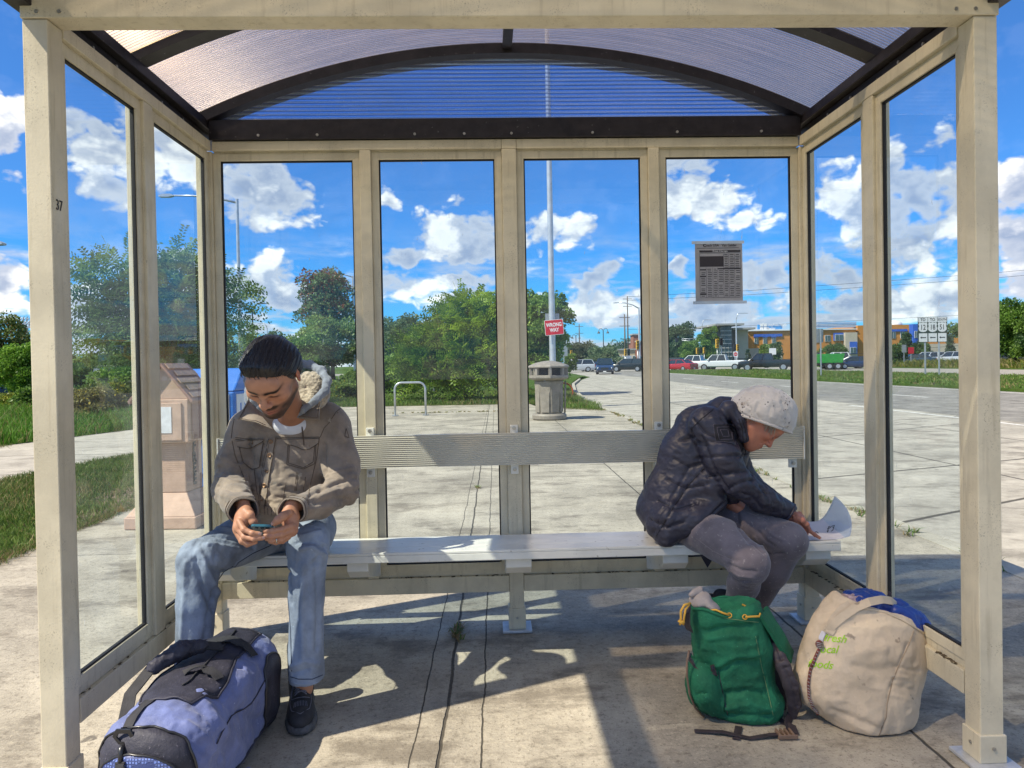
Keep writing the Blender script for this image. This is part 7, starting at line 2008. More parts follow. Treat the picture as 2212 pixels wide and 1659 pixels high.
ht.ell(W_(1672, 888, 3.02), np.array((.092, .098, .088)), .04, axes((1, 0, -.4), (.4, 0, 1))); ht.ell(W_(1622, 880, 3.03), np.array((.080, .090, .066)), .04)
ht.ell(Tw(0, .02, .05), np.array((.088, .105, .070)), .03, Rw)
bp, bq = W_(1594, 896, 3.02), W_(1706, 935, 3.02); bd = (bq - bp)/np.linalg.norm(bq - bp); bn_ = np.array((bd[2], 0, -bd[0])); bn_ *= np.sign(bn_[2])
ht.cut(lambda X: -((X - bp)@bn_), .006)
V, F = ht.mesh(.0040, 2); hc2 = Cloth(V, F); hc2.noise(.0045, 12, 3, (1, 1, 1)); hc2.noise(.0022, 28, 5, ridge=True)
for pxs, r_, a_ in (([(1598, 892), (1640, 912), (1700, 926)], .006, -.006), ([(1610, 870), (1622, 884), (1618, 896)], .007, -.004), ([(1638, 872), (1632, 890), (1640, 905)], .007, -.005), ([(1665, 880), (1660, 900), (1668, 915)], .008, -.005), ([(1690, 870), (1700, 890), (1698, 915)], .008, -.005), ([(1650, 862), (1668, 868)], .008, .004)):
    hc2.crease(pxs, r_, a_)
hatm = hc2.build('hat', M_knit, wom)
rb = Sdf(); 
hc2.bvh(); ctr = (bp + bq)/2; pts = []
for t in np.linspace(0, 2*math.pi, 41): 
    d_ = bd*math.cos(t) + np.array((0, 1, 0))*math.sin(t); st0 = ctr + bn_*.010 + d_*.2
    l_, n_, i_, dd_ = hc2.tree.ray_cast(Vector(st0), Vector(-d_)); 
    if l_ is not None: pts.append(np.array(l_) - bn_*.010 - d_*.003)
MB().tube(pts + [pts[0]], .0062, 8, cap=False).build('hat_band', M_knit, hatm, smooth=True)

# quilted jacket
M_quilt = mat('black_quilted_nylon', (.027, .027, .046), rough=.48, var=.22, vscale=9, bump=.0020, bscale=45, spec=.5, spots=.0, spotcol=(.10, .09, .10, 1), spotscale=50, detail=6)
M_qseam = mat('quilt_stitching', (.012, .011, .016), rough=.6, var=0); M_qlight = mat('quilt_thread', (.09, .08, .11), rough=.6, var=0)
qs = Sdf(); YJ = 3.12
qs.ell(W_(1545, 925, YJ), (.105, .17, .100), .05, axes((1, 0, -.3), (.3, 0, 1))); qs.ell(W_(1506, 985, YJ), (.122, .175, .155), .06, axes((1, 0, .35), (-.35, 0, 1)))
qs.ell(W_(1470, 1065, YJ), (.124, .17, .145), .06, axes((1, 0, .25), (-.25, 0, 1))); qs.ell(W_(1452, 1120, YJ + .02), (.130, .17, .085), .05, axes((1, 0, -.35), (.35, 0, 1)))
qs.cap(W_(1566, 890, YJ), W_(1590, 905, YJ - .01), .072, .062, .04)
qs.cap(W_(1570, 990, YJ), W_(1590, 950, YJ), .085, .068, .04)
qs.ell(W_(1520, 1040, YJ - .02), (.085, .15, .105), .04); qs.cap(W_(1552, 1040, 3.06), W_(1582, 1072, 3.06), .048, .036, .03)
qs.chain([W_(1574, 884, 3.0), W_(1596, 906, 2.985), W_(1607, 946, 2.99)], [.036, .024, .020], .02); qs.chain([W_(1580, 884, 3.14), W_(1598, 906, 3.15), W_(1610, 950, 3.12)], [.036, .024, .020], .02)
qs.chain([W_(1413, 1105, 3.12), W_(1426, 1138, 3.04), W_(1440, 1160, 2.985)], [.060, .050, .036], .03); qs.chain([W_(1440, 1158, 2.985), W_(1478, 1140, 2.97)], [.036, .040], .03); qs.chain([W_(1460, 1120, 3.02), W_(1500, 1120, 2.98), W_(1545, 1085, 3.0)], [.10, .055, .045], .03)
qs.chain([W_(1528, 918, 3.00), W_(1560, 985, 2.96), W_(1590, 1040, 2.94)], [.080, .074, .060], .025)
qs.chain([W_(1590, 1040, 2.94), W_(1645, 1078, 2.97), W_(1703, 1106, 3.00)], [.060, .052, .041], .02)
qs.chain([W_(1550, 930, 3.22), W_(1612, 1045, 3.26), W_(1690, 1100, 3.20)], [.080, .062, .042], .025)
qs.cap(W_(1702, 1106, 3.0), W_(1722, 1120, 2.99), .032, .036, .004, sub=True)
qs.ell(W_(1624, 905, 3.04), (.058, .060, .066), .010, sub=True)
qs.cut(lambda X: (W_(1437, 1184, 2.95)[2] - X[..., 2]) + .42*(X[..., 0] - W_(1437, 1184, 2.95)[0])*np.where(X[..., 0] > W_(1437, 1184, 2.95)[0], -1.0, -.85)*-1.0*np.where(X[..., 0] > W_(1437, 1184, 2.95)[0], 1, -1)*0 - .0, .01)
V, F = qs.mesh(.0052, 2); qc = Cloth(V, F)
qc.noise(.0045, 11, 31, (1, 1, 1.5)); qc.noise(.0018, 30, 33, (1, 1, 1.8), ridge=True); qc.noise(.0035, 38, 35, (1, 1, 1), qc.near(W_(1640, 1075, 2.95), .16), ridge=True)
quilt = [ # stitch lines that pull the padding in
    [(1492, 928), (1505, 960), (1528, 962)], [(1455, 990), (1490, 1010), (1515, 1002)], [(1440, 1035), (1480, 1055), (1530, 1046)], [(1420, 1080), (1460, 1100), (1505, 1086)],
    [(1402, 1120), (1440, 1140), (1478, 1128)], [(1505, 955), (1560, 952), (1590, 962)], [(1510, 990), (1560, 985), (1612, 984)], [(1530, 1030), (1570, 1024), (1612, 1018)], [(1562, 1062), (1600, 1042), (1628, 1036)],
    [(1498, 905), (1520, 935), (1545, 945)], [(1470, 950), (1500, 945)]]
for L_q in quilt: qc.crease(L_q, .0075, -.0085)
for pxs, r_, a_ in (([(1490, 1008), (1460, 1060), (1430, 1105), (1412, 1150)], .006, -.007), ([(1572, 1078), (1540, 1110), (1500, 1150)], .006, -.008), ([(1521, 1012), (1490, 1045), (1452, 1100), (1430, 1140)], .006, -.008),
    ([(1600, 1065), (1625, 1075), (1640, 1095)], .008, -.008), ([(1628, 1050), (1648, 1068), (1652, 1100)], .008, .008), ([(1650, 1062), (1668, 1082), (1670, 1108)], .007, -.008), ([(1672, 1075), (1686, 1090), (1684, 1114)], .007, .007),
    ([(1560, 905), (1580, 930), (1592, 960)], .008, -.007), ([(1540, 900), (1552, 940)], .010, .006), ([(1515, 945), (1540, 1010), (1570, 1060)], .010, -.012), ([(1586, 880), (1596, 905), (1610, 935)], .006, -.006)):
    qc.crease(pxs, r_, a_)
qc.bvh(); qc.V = relax(qc.V, qc.F, 1, .3); qc.bvh()
qj = qc.build('jacket', M_quilt, wom)
for L_q in quilt: qc.stitch('quilt_seam', L_q, M_qseam, qj, .0012, .0004)
for a in ([(1521, 1012), (1490, 1045), (1452, 1100), (1418, 1158)], [(1569, 1080), (1548, 1098), (1515, 1130), (1482, 1160)], [(1575, 1084), (1554, 1103), (1520, 1136), (1490, 1160)], [(1596, 905), (1604, 930), (1606, 955), (1600, 990)], [(1602, 903), (1611, 930), (1613, 957), (1608, 990)], [(1492, 928), (1515, 905), (1540, 885)]):
    qc.stitch('seam', a, M_qseam, qj, .0019, .0006)
for k, (hx, hy) in enumerate(((22, 19), (15, 13), (8, 7))):
    cx_, cy_ = 1566, 936; pl = [(cx_ - hx + (-3 if True else 0), cy_ - hy), (cx_ + hx - 3, cy_ - hy), (cx_ + hx, cy_ + hy), (cx_ - hx + 3, cy_ + hy), (cx_ - hx - 3, cy_ - hy)]
    if k == 0: bd_ = qc.patch('badge', pl[:4], M_qseam, qj, .001, .002, n=10)
    qc.stitch('badge_line', pl, M_qlight, qj, .0011, .0035)
c0_, c1_ = W_(1697, 1103, 3.0), W_(1708, 1110, 2.995); d = (c1_ - c0_)/np.linalg.norm(c1_ - c0_); u = np.cross(d, (0, 0, 1)); u /= np.linalg.norm(u); v = np.cross(d, u)
MB().tube([c0_*.3 + c1_*.7 + (u*math.cos(a) + v*math.sin(a))*.043 for a in np.linspace(0, 2*math.pi, 33)], .0045, 8, cap=False).build('cuff', M_quilt, qj, smooth=True)
# hem point hanging over the seat edge and the dark cloth under the bench
slab('hanging_tail', [W_(1500, 1178, 3.08), W_(1556, 1178, 3.08), W_(1545, 1198, 3.09), W_(1528, 1226, 3.09), (0, -.006, 0)], M_quilt, qj, .006)

# leggings
M_leg = mat('grey_marl', (.160, .138, .155), rough=.9, var=.22, vscale=10, bump=.0012, bscale=160, spots=.09, spotcol=(.30, .27, .27, 1), spotscale=75, sheen=.3, detail=6)
ls = Sdf()
ls.ell(W_(1475, 1140, 3.16), (.14, .15, .085), .05)
ls.chain([W_(1490, 1135, 3.05), W_(1560, 1168, 2.90), W_(1618, 1214, 2.77)], [.094, .084, .072], .03); ls.ell(W_(1624, 1216, 2.76), (.066, .064, .070), .03)
ls.chain([W_(1616, 1228, 2.78), W_(1606, 1262, 2.87), W_(1582, 1322, 3.03)], [.064, .060, .042], .03)
ls.chain([W_(1530, 1122, 3.20), W_(1620, 1132, 3.06), W_(1704, 1164, 2.95)], [.092, .082, .068], .03); ls.ell(W_(1708, 1166, 2.94), (.064, .062, .066), .03)
ls.chain([W_(1702, 1176, 2.96), W_(1672, 1232, 3.02), W_(1630, 1315, 3.14)], [.068, .062, .042], .03)
V, F = ls.mesh(.0050, 2); lc = Cloth(V, F); lc.noise(.0020, 12, 41)
lc.noise(.0040, 30, 43, (1, 1, 2), lc.near(W_(1625, 1245, 2.76), .07), ridge=True)
for pxs, r_, a_ in (([(1575, 1218), (1600, 1232), (1632, 1234)], .006, -.008), ([(1572, 1228), (1596, 1244), (1626, 1246)], .006, .007), ([(1570, 1236), (1592, 1254), (1618, 1256)], .006, -.007), ([(1560, 1202), (1590, 1212), (1600, 1210)], .007, -.005),
    ([(1640, 1150), (1655, 1170), (1672, 1180)], .007, -.007), ([(1630, 1160), (1646, 1182), (1668, 1194)], .006, .006), ([(1625, 1172), (1650, 1196), (1690, 1196)], .006, -.008), ([(1655, 1140), (1672, 1158), (1690, 1166)], .007, .005), ([(1590, 1105), (1596, 1140), (1620, 1172)], .012, -.010)):
    lc.crease(pxs, r_, a_)
lc.bvh(); lc.V = relax(lc.V, lc.F, 1, .3); lc.bvh(); lg = lc.build('leggings', M_leg, wom)
M_lseam = mat('legging_seam', (.22, .19, .20), rough=.9, var=.1)
lc.stitch('seam', [(1612, 1106), (1650, 1120), (1684, 1146)], M_lseam, lg, .0012, .0003); lc.stitch('seam', [(1500, 1160), (1540, 1190), (1585, 1212)], M_lseam, lg, .0012, .0003)
# shoes tucked back under the seat, heel raised
def shoe_raised(toe, heel, par):
    toe = np.array(toe, float); heel = np.array(heel, float); f = (toe - heel)/np.linalg.norm(toe - heel); s_ = np.cross(f, (0, 0, 1)); s_ /= np.linalg.norm(s_); up = np.cross(s_, f); Ln = np.linalg.norm(toe - heel); R = np.stack([s_, f, up], 1)
    Q = lambda x, y, z: heel + R@np.array((x, y*Ln, z))
    u_ = Sdf(); u_.ell(Q(0, .80, .035), (.044, .07, .030), .03, R); u_.ell(Q(0, .55, .042), (.040, .08, .038), .03, R); u_.ell(Q(0, .22, .050), (.036, .06, .050), .03, R)
    u_.cut(lambda X: .016 - (X - heel)@up, .003); o_ = Cloth(*u_.mesh(.004, 1)).build('shoe', M_shoe, par)
    k = Sdf(); k.ell(Q(0, .80, .012), (.050, .074, .020), .03, R); k.ell(Q(0, .5, .012), (.045, .09, .020), .03, R); k.ell(Q(0, .16, .012), (.041, .06, .022), .03, R); k.cut(lambda X: .0 - (X - heel)@up, .002)
    Cloth(*k.mesh(.004, 1)).build('sole', M_shoe, o_)
shoe_raised((1.13, 3.06, .012), W_(1532, 1292, 3.24), wom); shoe_raised((1.24, 3.12, .012), W_(1600, 1330, 3.30), wom)

# the sheet of paper
M_sheet = mat('white_paper', (.74, .73, .78), rough=.7, var=.02, trans=.25)
A = W_(1735, 1164, 3.02); B = W_(1836, 1158, 3.03); Tp = W_(1803, 1071, 3.22); Cc = W_(1738, 1128, 3.24); Bz = W_(1842, 1105, 3.14)
pp = []
n = 16
for i in range(n + 1):
    v = i/n
    left = A*(1 - v) + Cc*v + np.array((0, 0, -.01))*math.sin(math.pi*v)
    rc = B + (Bz - B)*0; right = (1 - v)**2*B + 2*v*(1 - v)*(Bz + np.array((.02, 0, -.01))) + v*v*Tp
    for j in range(n + 1):
        u = j/n; p_ = left*(1 - u) + right*u
        p_ = p_ + np.array((0, 0, -.052))*math.sin(math.pi*u**1.25)*v - np.array((0, .01, .012))*math.sin(math.pi*u)*(1 - v)
        pp.append(p_)
pp = np.array(pp); pp[:, 2] = np.maximum(pp[:, 2], .4885 - (pp[:, 1] - 2.99)*.062 + .0012)
Fq = [(i*(n + 1) + j, i*(n + 1) + j + 1, (i + 1)*(n + 1) + j + 1, (i + 1)*(n + 1) + j) for i in range(n) for j in range(n)]
pc = Cloth(pp, np.array(Fq))
sheet_o = pc.build('paper', M_sheet, None)
mo = sheet_o.modifiers.new('thick', 'SOLIDIFY'); mo.thickness = .0006
tag(sheet_o, 'curled white sheet of paper lying on the right end of the bench', 'paper')
for k, seg in enumerate(([(1789, 1139), (1793, 1137)], [(1787, 1143), (1792, 1141), (1796, 1138)], [(1786, 1148), (1790, 1147)], [(1790, 1138), (1788, 1150)], [(1797, 1137), (1803, 1135), (1799, 1146), (1795, 1148)], [(1799, 1140), (1802, 1138)], [(1760, 1150), (1764, 1149), (1768, 1152)])):
    pc.stitch('ink_mark', seg, M_blackp, sheet_o, .0014, .0010, 3)

# the timetable taped to the glass
sch = empty('timetable', P(1755, 592, 3.368), label='grey printed bus timetable taped inside the fourth back pane', cat='notice')
M_tpap = mat('timetable_paper', (.46, .44, .44), rough=.7, var=.08, trans=.35); M_tape = mat('clear_tape', (.45, .52, .60), rough=.25, var=.1)
M_ink = mat('printer_ink', (.035, .03, .035), rough=.7, var=0); M_tcell = mat('timetable_cell', (.48, .46, .46), rough=.7, var=.05)
YT = 3.372
x0, x1 = P(1502, 585, YT).x, P(1604, 585, YT).x; z1, z0 = P(1555, 523, YT).z, P(1555, 652, YT).z
MB().box(x0, x1, YT, YT + .0012, z0, z1).build('sheet', M_tpap, sch)
w, h = x1 - x0, z1 - z0
def rc(u0, u1, v0, v1, m_, d=.0006, nm='print'): return MB().box(x0 + w*u0, x0 + w*u1, YT - d, YT - d + .0004, z1 - h*v1, z1 - h*v0).build(nm, m_, sch)
rc(-.07, 1.04, -.02, .03, M_tape, .0016, 'tape'); rc(-.06, 1.08, .985, 1.035, M_tape, .0016, 'tape')
rc(.04, .93, .095, .102, M_ink); rc(.09, .96, .135, .170, M_ink); rc(.09, .96, .180, .184, M_ink); rc(.10, .60, .235, .41, M_ink); rc(.10, .95, .925, .930, M_ink)
for k, (u0, u1, v0, v1) in enumerate(((.47, .96, .435, .455), (.10, .225, .450, .470), (.10, .225, .560, .580), (.10, .225, .855, .88))): rc(u0, u1, v0, v1, M_ink)
g_ = MB()
for u in (.095, .23, .37, .475, .60, .71, .835, .96): g_.box(x0 + w*u - .0006, x0 + w*u + .0006, YT - .0006, YT - .0002, z1 - h*.925, z1 - h*(.20 if u in (.60, .71, .835, .96, .095) else .42))
rows = MB(); rnd = random.Random(2)
for c_i, (u0, u1) in enumerate(((.115, .215), (.25, .355), (.385, .465), (.49, .59), (.615, .70), (.725, .825), (.85, .95))):
    for k in range(24):
        v = .205 + k*.030
        if v > .915 or (u1 < .60 and v < .42): continue
        if c_i == 0 and any(abs(v - q_) < .022 for q_ in (.46, .57, .867)): continue
        if rnd.random() < .06: continue
        a = x0 + w*(u0 + rnd.uniform(0, .015)); b_ = x0 + w*(u1 - rnd.uniform(0, .02)); rows.box(a, b_, YT - .0006, YT - .0002, z1 - h*(v + .011), z1 - h*v)
g_.build('ruling', M_ink, sch); rows.build('printed_times', M_ink, sch)
text('lettering', 'Coach USA   Van Galder', frame((x0 + w*.53, YT - .0008, z1 - h*.055), (1, 0, 0), (0, 0, 1)), .0165, M_ink, sch, bold=.0002, sx=.95, ext=.0002)
text('lettering', 'From Chicago', frame((x0 + w*.53, YT - .0011, z1 - h*.152), (1, 0, 0), (0, 0, 1)), .0125, M_white if 'M_white' in globals() else M_tcell, sch, ext=.0002)
text('lettering', 'C', frame((x0 + w*.20, YT - .0008, z1 - h*.055), (1, 0, 0), (0, 0, 1)), .020, M_ink, sch, bold=.0008, ext=.0002)
# ------------------------------------------------------------------ duffel bag
M_dblue = mat('blue_nylon', (.125, .155, .33), rough=.6, var=.25, vscale=9, bump=.0016, bscale=90, spots=.035, spotcol=(.42, .46, .60, 1), spotscale=120, sheen=.2, detail=6)
M_dblack = mat('black_nylon', (.030, .030, .045), rough=.6, var=.35, vscale=12, bump=.0018, bscale=110, spots=.06, spotcol=(.13, .12, .15, 1), spotscale=110, detail=6)
M_web = mat('black_webbing', (.028, .028, .032), rough=.75, var=.2, vscale=40, bump=.0012, bscale=300)
M_plastic = mat('black_plastic', (.02, .02, .022), rough=.3, var=.1, spec=.6)
def honey():
    m, q = newmat('blue_honeycomb_mesh'); b = q.n('ShaderNodeBsdfPrincipled'); o = q.n('ShaderNodeOutputMaterial'); co = q.n('ShaderNodeTexCoord').outputs['Object']
    vo = q.n('ShaderNodeTexVoronoi', feature='DISTANCE_TO_EDGE'); vo.inputs['Scale'].default_value = 120; vo.inputs['Randomness'].default_value = .25; q.link(co, vo.inputs['Vector'])
    e = q.ss(vo.outputs['Distance'], .10, .22)
    q.link(q.mix(e, (.05, .07, .20, 1), (.16, .23, .55, 1)), b.inputs['Base Color']); b.inputs['Roughness'].default_value = .5
    bn = q.n('ShaderNodeBump'); bn.inputs['Distance'].default_value = .002; q.link(e, bn.inputs['Height']); q.link(bn.outputs[0], b.inputs['Normal']); q.link(b.outputs[0], o.inputs[0]); return m
M_honey = honey()
d0_ = np.array((-.955, 1.93, .0)); d1_ = np.array((-.915, 2.62, .0)); dax = (d1_ - d0_)/np.linalg.norm(d1_ - d0_); dsd = np.array((dax[1], -dax[0], 0))
def D_(x, y, z): return d0_ + dsd*x + dax*y + np.array((0, 0, z))
duf = empty('duffel_bag', tuple((d0_ + d1_)/2), label='blue and black sports duffel bag standing at the left by the front post', cat='bag')
RD = np.stack([dsd, dax, np.array((0, 0, 1.0))], 1)
ds = Sdf()
ds.box(D_(0, .35, .150), (.150, .34, .148), .085, .03, RD); ds.ell(D_(-.005, .36, .255), (.118, .30, .075), .05, RD); ds.ell(D_(.01, .08, .20), (.135, .10, .125), .05, RD); ds.ell(D_(0, .60, .235), (.125, .12, .11), .05, RD)
ds.cut(lambda X: .003 - X[..., 2], .006)
V, F = ds.mesh(.0052, 2); dc = Cloth(V, F); dc.noise(.0065, 7, 51); dc.noise(.0030, 18, 53, ridge=True)
for pxs, r_, a_ in (([(430, 1500), (470, 1560), (520, 1630)], .022, .012), ([(440, 1470), (490, 1520), (560, 1560)], .016, -.010), ([(420, 1600), (470, 1640)], .015, -.008), ([(560, 1440), (585, 1500), (590, 1560)], .016, -.006), ([(405, 1560), (450, 1600), (480, 1650)], .012, .007), ([(380, 1440), (440, 1450), (520, 1440)], .014, -.008)):
    dc.crease(pxs, r_, a_)
dc.bvh(); dub = dc.build('bag_body', M_dblue, duf)
def R3(o3, d3, off=.0):          # drop a point onto the bag along a 3D direction
    l_, n_, i_, q_ = dc.tree.ray_cast(Vector(o3), Vector(d3).normalized())
    if l_ is None: l_, n_, i_, q_ = dc.tree.find_nearest(Vector(o3))
    return np.array(l_ + n_*off), np.array(n_)
def strip(name, pts, ns, wd, m_, par, th=.003, cross=None):
    """flat webbing along pts; ns = surface normals"""
    pts = np.array(pts); n = len(pts); V = []; F = []
    for i in range(n):
        t = pts[min(i + 1, n - 1)] - pts[max(i - 1, 0)]; t = t/np.linalg.norm(t); s_ = np.cross(t, ns[i]); s_ /= np.linalg.norm(s_); u = np.cross(s_, t)
        for a, b in ((-1, 0), (1, 0), (1, 1), (-1, 1)): V.append(pts[i] + s_*a*wd/2 + u*(b*th*(1 if u@ns[i] > 0 else -1)))
    for i in range(n - 1):
        for k in range(4): F.append((i*4 + k, i*4 + (k + 1) % 4, (i + 1)*4 + (k + 1) % 4, (i + 1)*4 + k))
    F += [(3, 2, 1, 0), tuple((n - 1)*4 + k for k in range(4))]
    return MB().add(V, F).build(name, m_, par, smooth=True, auto=40)
# black top panel
tp = MB(); n1, n2 = 22, 12; V = []
for i in range(n1 + 1):
    for j in range(n2 + 1):
        u, v = i/n1, j/n2*2 - 1; y = .135 + .50*u; hw_ = .098*(1 - .25*abs(2*u - 1)**3) + .018*math.sin(u*7)
        p_, n_ = R3(D_(v*hw_, y, .6), (0, 0, -1), .003 + .004*(1 - v*v)*max(0, math.sin(u*9 + v*3))); V.append(p_)
F = [(i*(n2 + 1) + j, i*(n2 + 1) + j + 1, (i + 1)*(n2 + 1) + j + 1, (i + 1)*(n2 + 1) + j) for i in range(n1) for j in range(n2)]
tp.add(V, F); tpo = tp.build('top_panel', M_dblack, duf, smooth=True); mo = tpo.modifiers.new('t', 'SOLIDIFY'); mo.thickness = .004
edge = [V[i*(n2 + 1)] for i in range(n1 + 1)] + [V[n1*(n2 + 1) + j] for j in range(1, n2 + 1)] + [V[i*(n2 + 1) + n2] for i in range(n1 - 1, -1, -1)] + [V[j] for j in range(n2 - 1, -1, -1)]
MB().tube([p_ + np.array((0, 0, .001)) for p_ in edge], .0035, 6, cap=False).build('piping', M_dblack, tpo, smooth=True)
MB().tube([V[i*(n2 + 1) + 7] + np.array((0, 0, .003)) for i in range(3, n1 - 1)], .003, 6).build('zip', M_web, tpo, smooth=True)
# end panel towards the shelter front: black rim, honeycomb pocket, piping
def endpatch(name, hw_, z0, z1, m_, off, rz=3.0, n=16):
    V = []; 
    for i in range(n + 1):
        for j in range(n + 1):
            u, v = i/n*2 - 1, j/n*2 - 1
            uu = u*math.sqrt(1 - .5*v*v*.85); vv = v*math.sqrt(1 - .5*u*u*.85)
            p_, n_ = R3(D_(uu*hw_*1.12, -.4, (z0 + z1)/2 + vv*(z1 - z0)/2*1.1), dax, off); V.append(p_)
    F = [(i*(n + 1) + j, i*(n + 1) + j + 1, (i + 1)*(n + 1) + j + 1, (i + 1)*(n + 1) + j) for i in range(n) for j in range(n)]
    o = MB().add(V, F).build(name, m_, duf, smooth=True); mo = o.modifiers.new('t', 'SOLIDIFY'); mo.thickness = .003
    e = [V[i*(n + 1)] for i in range(n + 1)] + [V[n*(n + 1) + j] for j in range(1, n + 1)] + [V[i*(n + 1) + n] for i in range(n - 1, -1, -1)] + [V[j] for j in range(n - 1, -1, -1)]
    MB().tube([p_ - dax*.002 for p_ in e], .0032, 6, cap=False).build('piping', M_plastic, o, smooth=True); return o
endpatch('end_panel', .128, .03, .292, M_dblack, .003); endpatch('end_pocket', .105, .03, .240, M_honey, .008)
# carrying strap hanging over the end panel, with its clip
sp, sn = [], []
for t in np.linspace(0, 1, 22):
    x = -.035 + .0*t + .115*t**1.3; z = .232 - .225*t; p_, n_ = R3(D_(x, -.4, z), dax, .012 + .012*math.sin(math.pi*t)); sp.append(p_); sn.append(n_)
so_ = strip('shoulder_strap', sp, sn, .030, M_web, duf, .003)
for k in range(40):
    t = (k + .5)/40*.98; i = int(t*21); a = sp[i] + (sp[min(i + 1, 21)] - sp[i])*(t*21 - i); n_ = sn[i]; tdir = sp[min(i + 1, 21)] - sp[max(i - 1, 0)]; tdir /= np.linalg.norm(tdir); s_ = np.cross(tdir, n_); s_ /= np.linalg.norm(s_)
    if k % 2 == 0: MB().tube([a - s_*.0145 + n_*.0035, a + s_*.0145 + n_*.0035], .0011, 5).build('webbing_rib', M_plastic, so_)
top = sp[0]; cl0, cn = R3(D_(-.045, -.4, .285), dax, .010)
Mc = frame(cl0, tuple(dsd), (0, 0, 1))
b_ = MB()
hexo = [(-.020, .016), (.020, .016), (.030, -.004), (.012, -.026), (-.012, -.026), (-.030, -.004)]; hexi = [(-.013, .004), (.013, .004), (.018, -.006), (.007, -.018), (-.007, -.018), (-.018, -.006)]
vv = [Mc @ Vector((x, y, .004)) for x, y in hexo] + [Mc @ Vector((x, y, .004)) for x, y in hexi] + [Mc @ Vector((x, y, -.002)) for x, y in hexo] + [Mc @ Vector((x, y, -.002)) for x, y in hexi]
ff = []
for i in range(6): j = (i + 1) % 6; ff += [(i, j, 6 + j, 6 + i), (12 + j, 12 + i, 18 + i, 18 + j), (i, 12 + i, 12 + j, j), (6 + i, 6 + j, 18 + j, 18 + i)]
b_.add(vv, ff); b_.build('strap_ring', M_plastic, duf, bev=.0012)
mid_ = (cl0 + top)/2
MB().tube([cl0 + np.array((0, 0, -.022)) - dax*.004, mid_ - dax*.006, top - dax*.002], [.006, .0075, .006], 10).build('snap_hook', M_plastic, duf, smooth=True)
strip('ring_loop', [R3(D_(-.045, .02 + .03*k, .5), (0, 0, -1), .003)[0] for k in range(5)][::-1] + [R3(D_(-.045, -.4, .300), dax, .004)[0]], [R3(D_(-.045, .02 + .03*k, .5), (0, 0, -1))[1] for k in range(5)][::-1] + [-dax], .036, M_web, duf)
# grab handles lying across the top, one arched up
hp = [D_(-.135, .16, .245), D_(-.150, .22, .300), D_(-.125, .30, .348), D_(-.070, .37, .372), D_(-.015, .42, .365), D_(.02, .46, .345)]
hp2 = []
for i in range(len(hp) - 1):
    for k in range(4): hp2.append(hp[i]*(1 - k/4) + hp[i + 1]*k/4)
hp2.append(hp[-1]); strip('carry_handle', hp2, [np.array((0, -.5, .86))]*len(hp2), .036, M_web, duf, .005)
gp = Sdf().chain([D_(-.118, .30, .350), D_(-.07, .365, .374), D_(-.025, .41, .368)], [.022, .025, .021], .02); gc = Cloth(*gp.mesh(.004, 1)); gc.noise(.003, 45, 3, ridge=True); gc.build('handle_grip', M_dblack, duf)
for ys, xa, xb in ((.50, .11, -.04), (.28, .09, -.02)):
    q_ = [R3(D_(xa + (xb - xa)*t, ys + .02*math.sin(t*3), .6), (0, 0, -1), .008 + .012*math.sin(math.pi*t)) for t in np.linspace(0, 1, 12)]
    strip('top_strap', [a for a, b in q_], [b for a, b in q_], .032, M_web, duf)
# black side pocket at the far end, zip pull and base strap
V = []; n = 12
for i in range(n + 1):
    for j in range(n + 1):
        u, v = i/n*2 - 1, j/n*2 - 1; uu = u*math.sqrt(1 - .4*v*v); vv = v*math.sqrt(1 - .4*u*u)
        V.append(R3(D_(.6, .565 + uu*.085, .15 + vv*.125), -dsd, .004)[0])
F = [(i*(n + 1) + j, i*(n + 1) + j + 1, (i + 1)*(n + 1) + j + 1, (i + 1)*(n + 1) + j) for i in range(n) for j in range(n)]
sp_o = MB().add(V, F).build('side_pocket', M_dblack, duf, smooth=True); sp_o.modifiers.new('t', 'SOLIDIFY').thickness = .004
e = [V[i*(n + 1)] for i in range(n + 1)] + [V[n*(n + 1) + j] for j in range(1, n + 1)] + [V[i*(n + 1) + n] for i in range(n - 1, -1, -1)] + [V[j] for j in range(n - 1, -1, -1)]
MB().tube(e, .0032, 6, cap=False).build('piping', M_plastic, sp_o, smooth=True)
MB().tube([R3(D_(.6, .05 + .045*k, .055 + .006*math.sin(k)), -dsd, .003)[0] for k in range(13)], .0045, 6).build('base_piping', M_dblack, duf, smooth=True)
MB().tube([R3(D_(.6, .10 + .045*k, .215 + .015*math.sin(k*.8)), -dsd, .002)[0] for k in range(10)], .0022, 6).build('side_seam', M_dblack, duf, smooth=True)
MB().tube([D_(-.153, .02, .165), D_(-.158, .018, .15), D_(-.158, .018, .105)], .004, 6).build('zip_pull', M_bolt, duf, smooth=True)
fo = Sdf().cap(D_(.175, .12, .016), D_(.165, .30, .018), .014, .016, .01); Cloth(*fo.mesh(.004, 1)).build('tube_foot', M_dblue, duf)

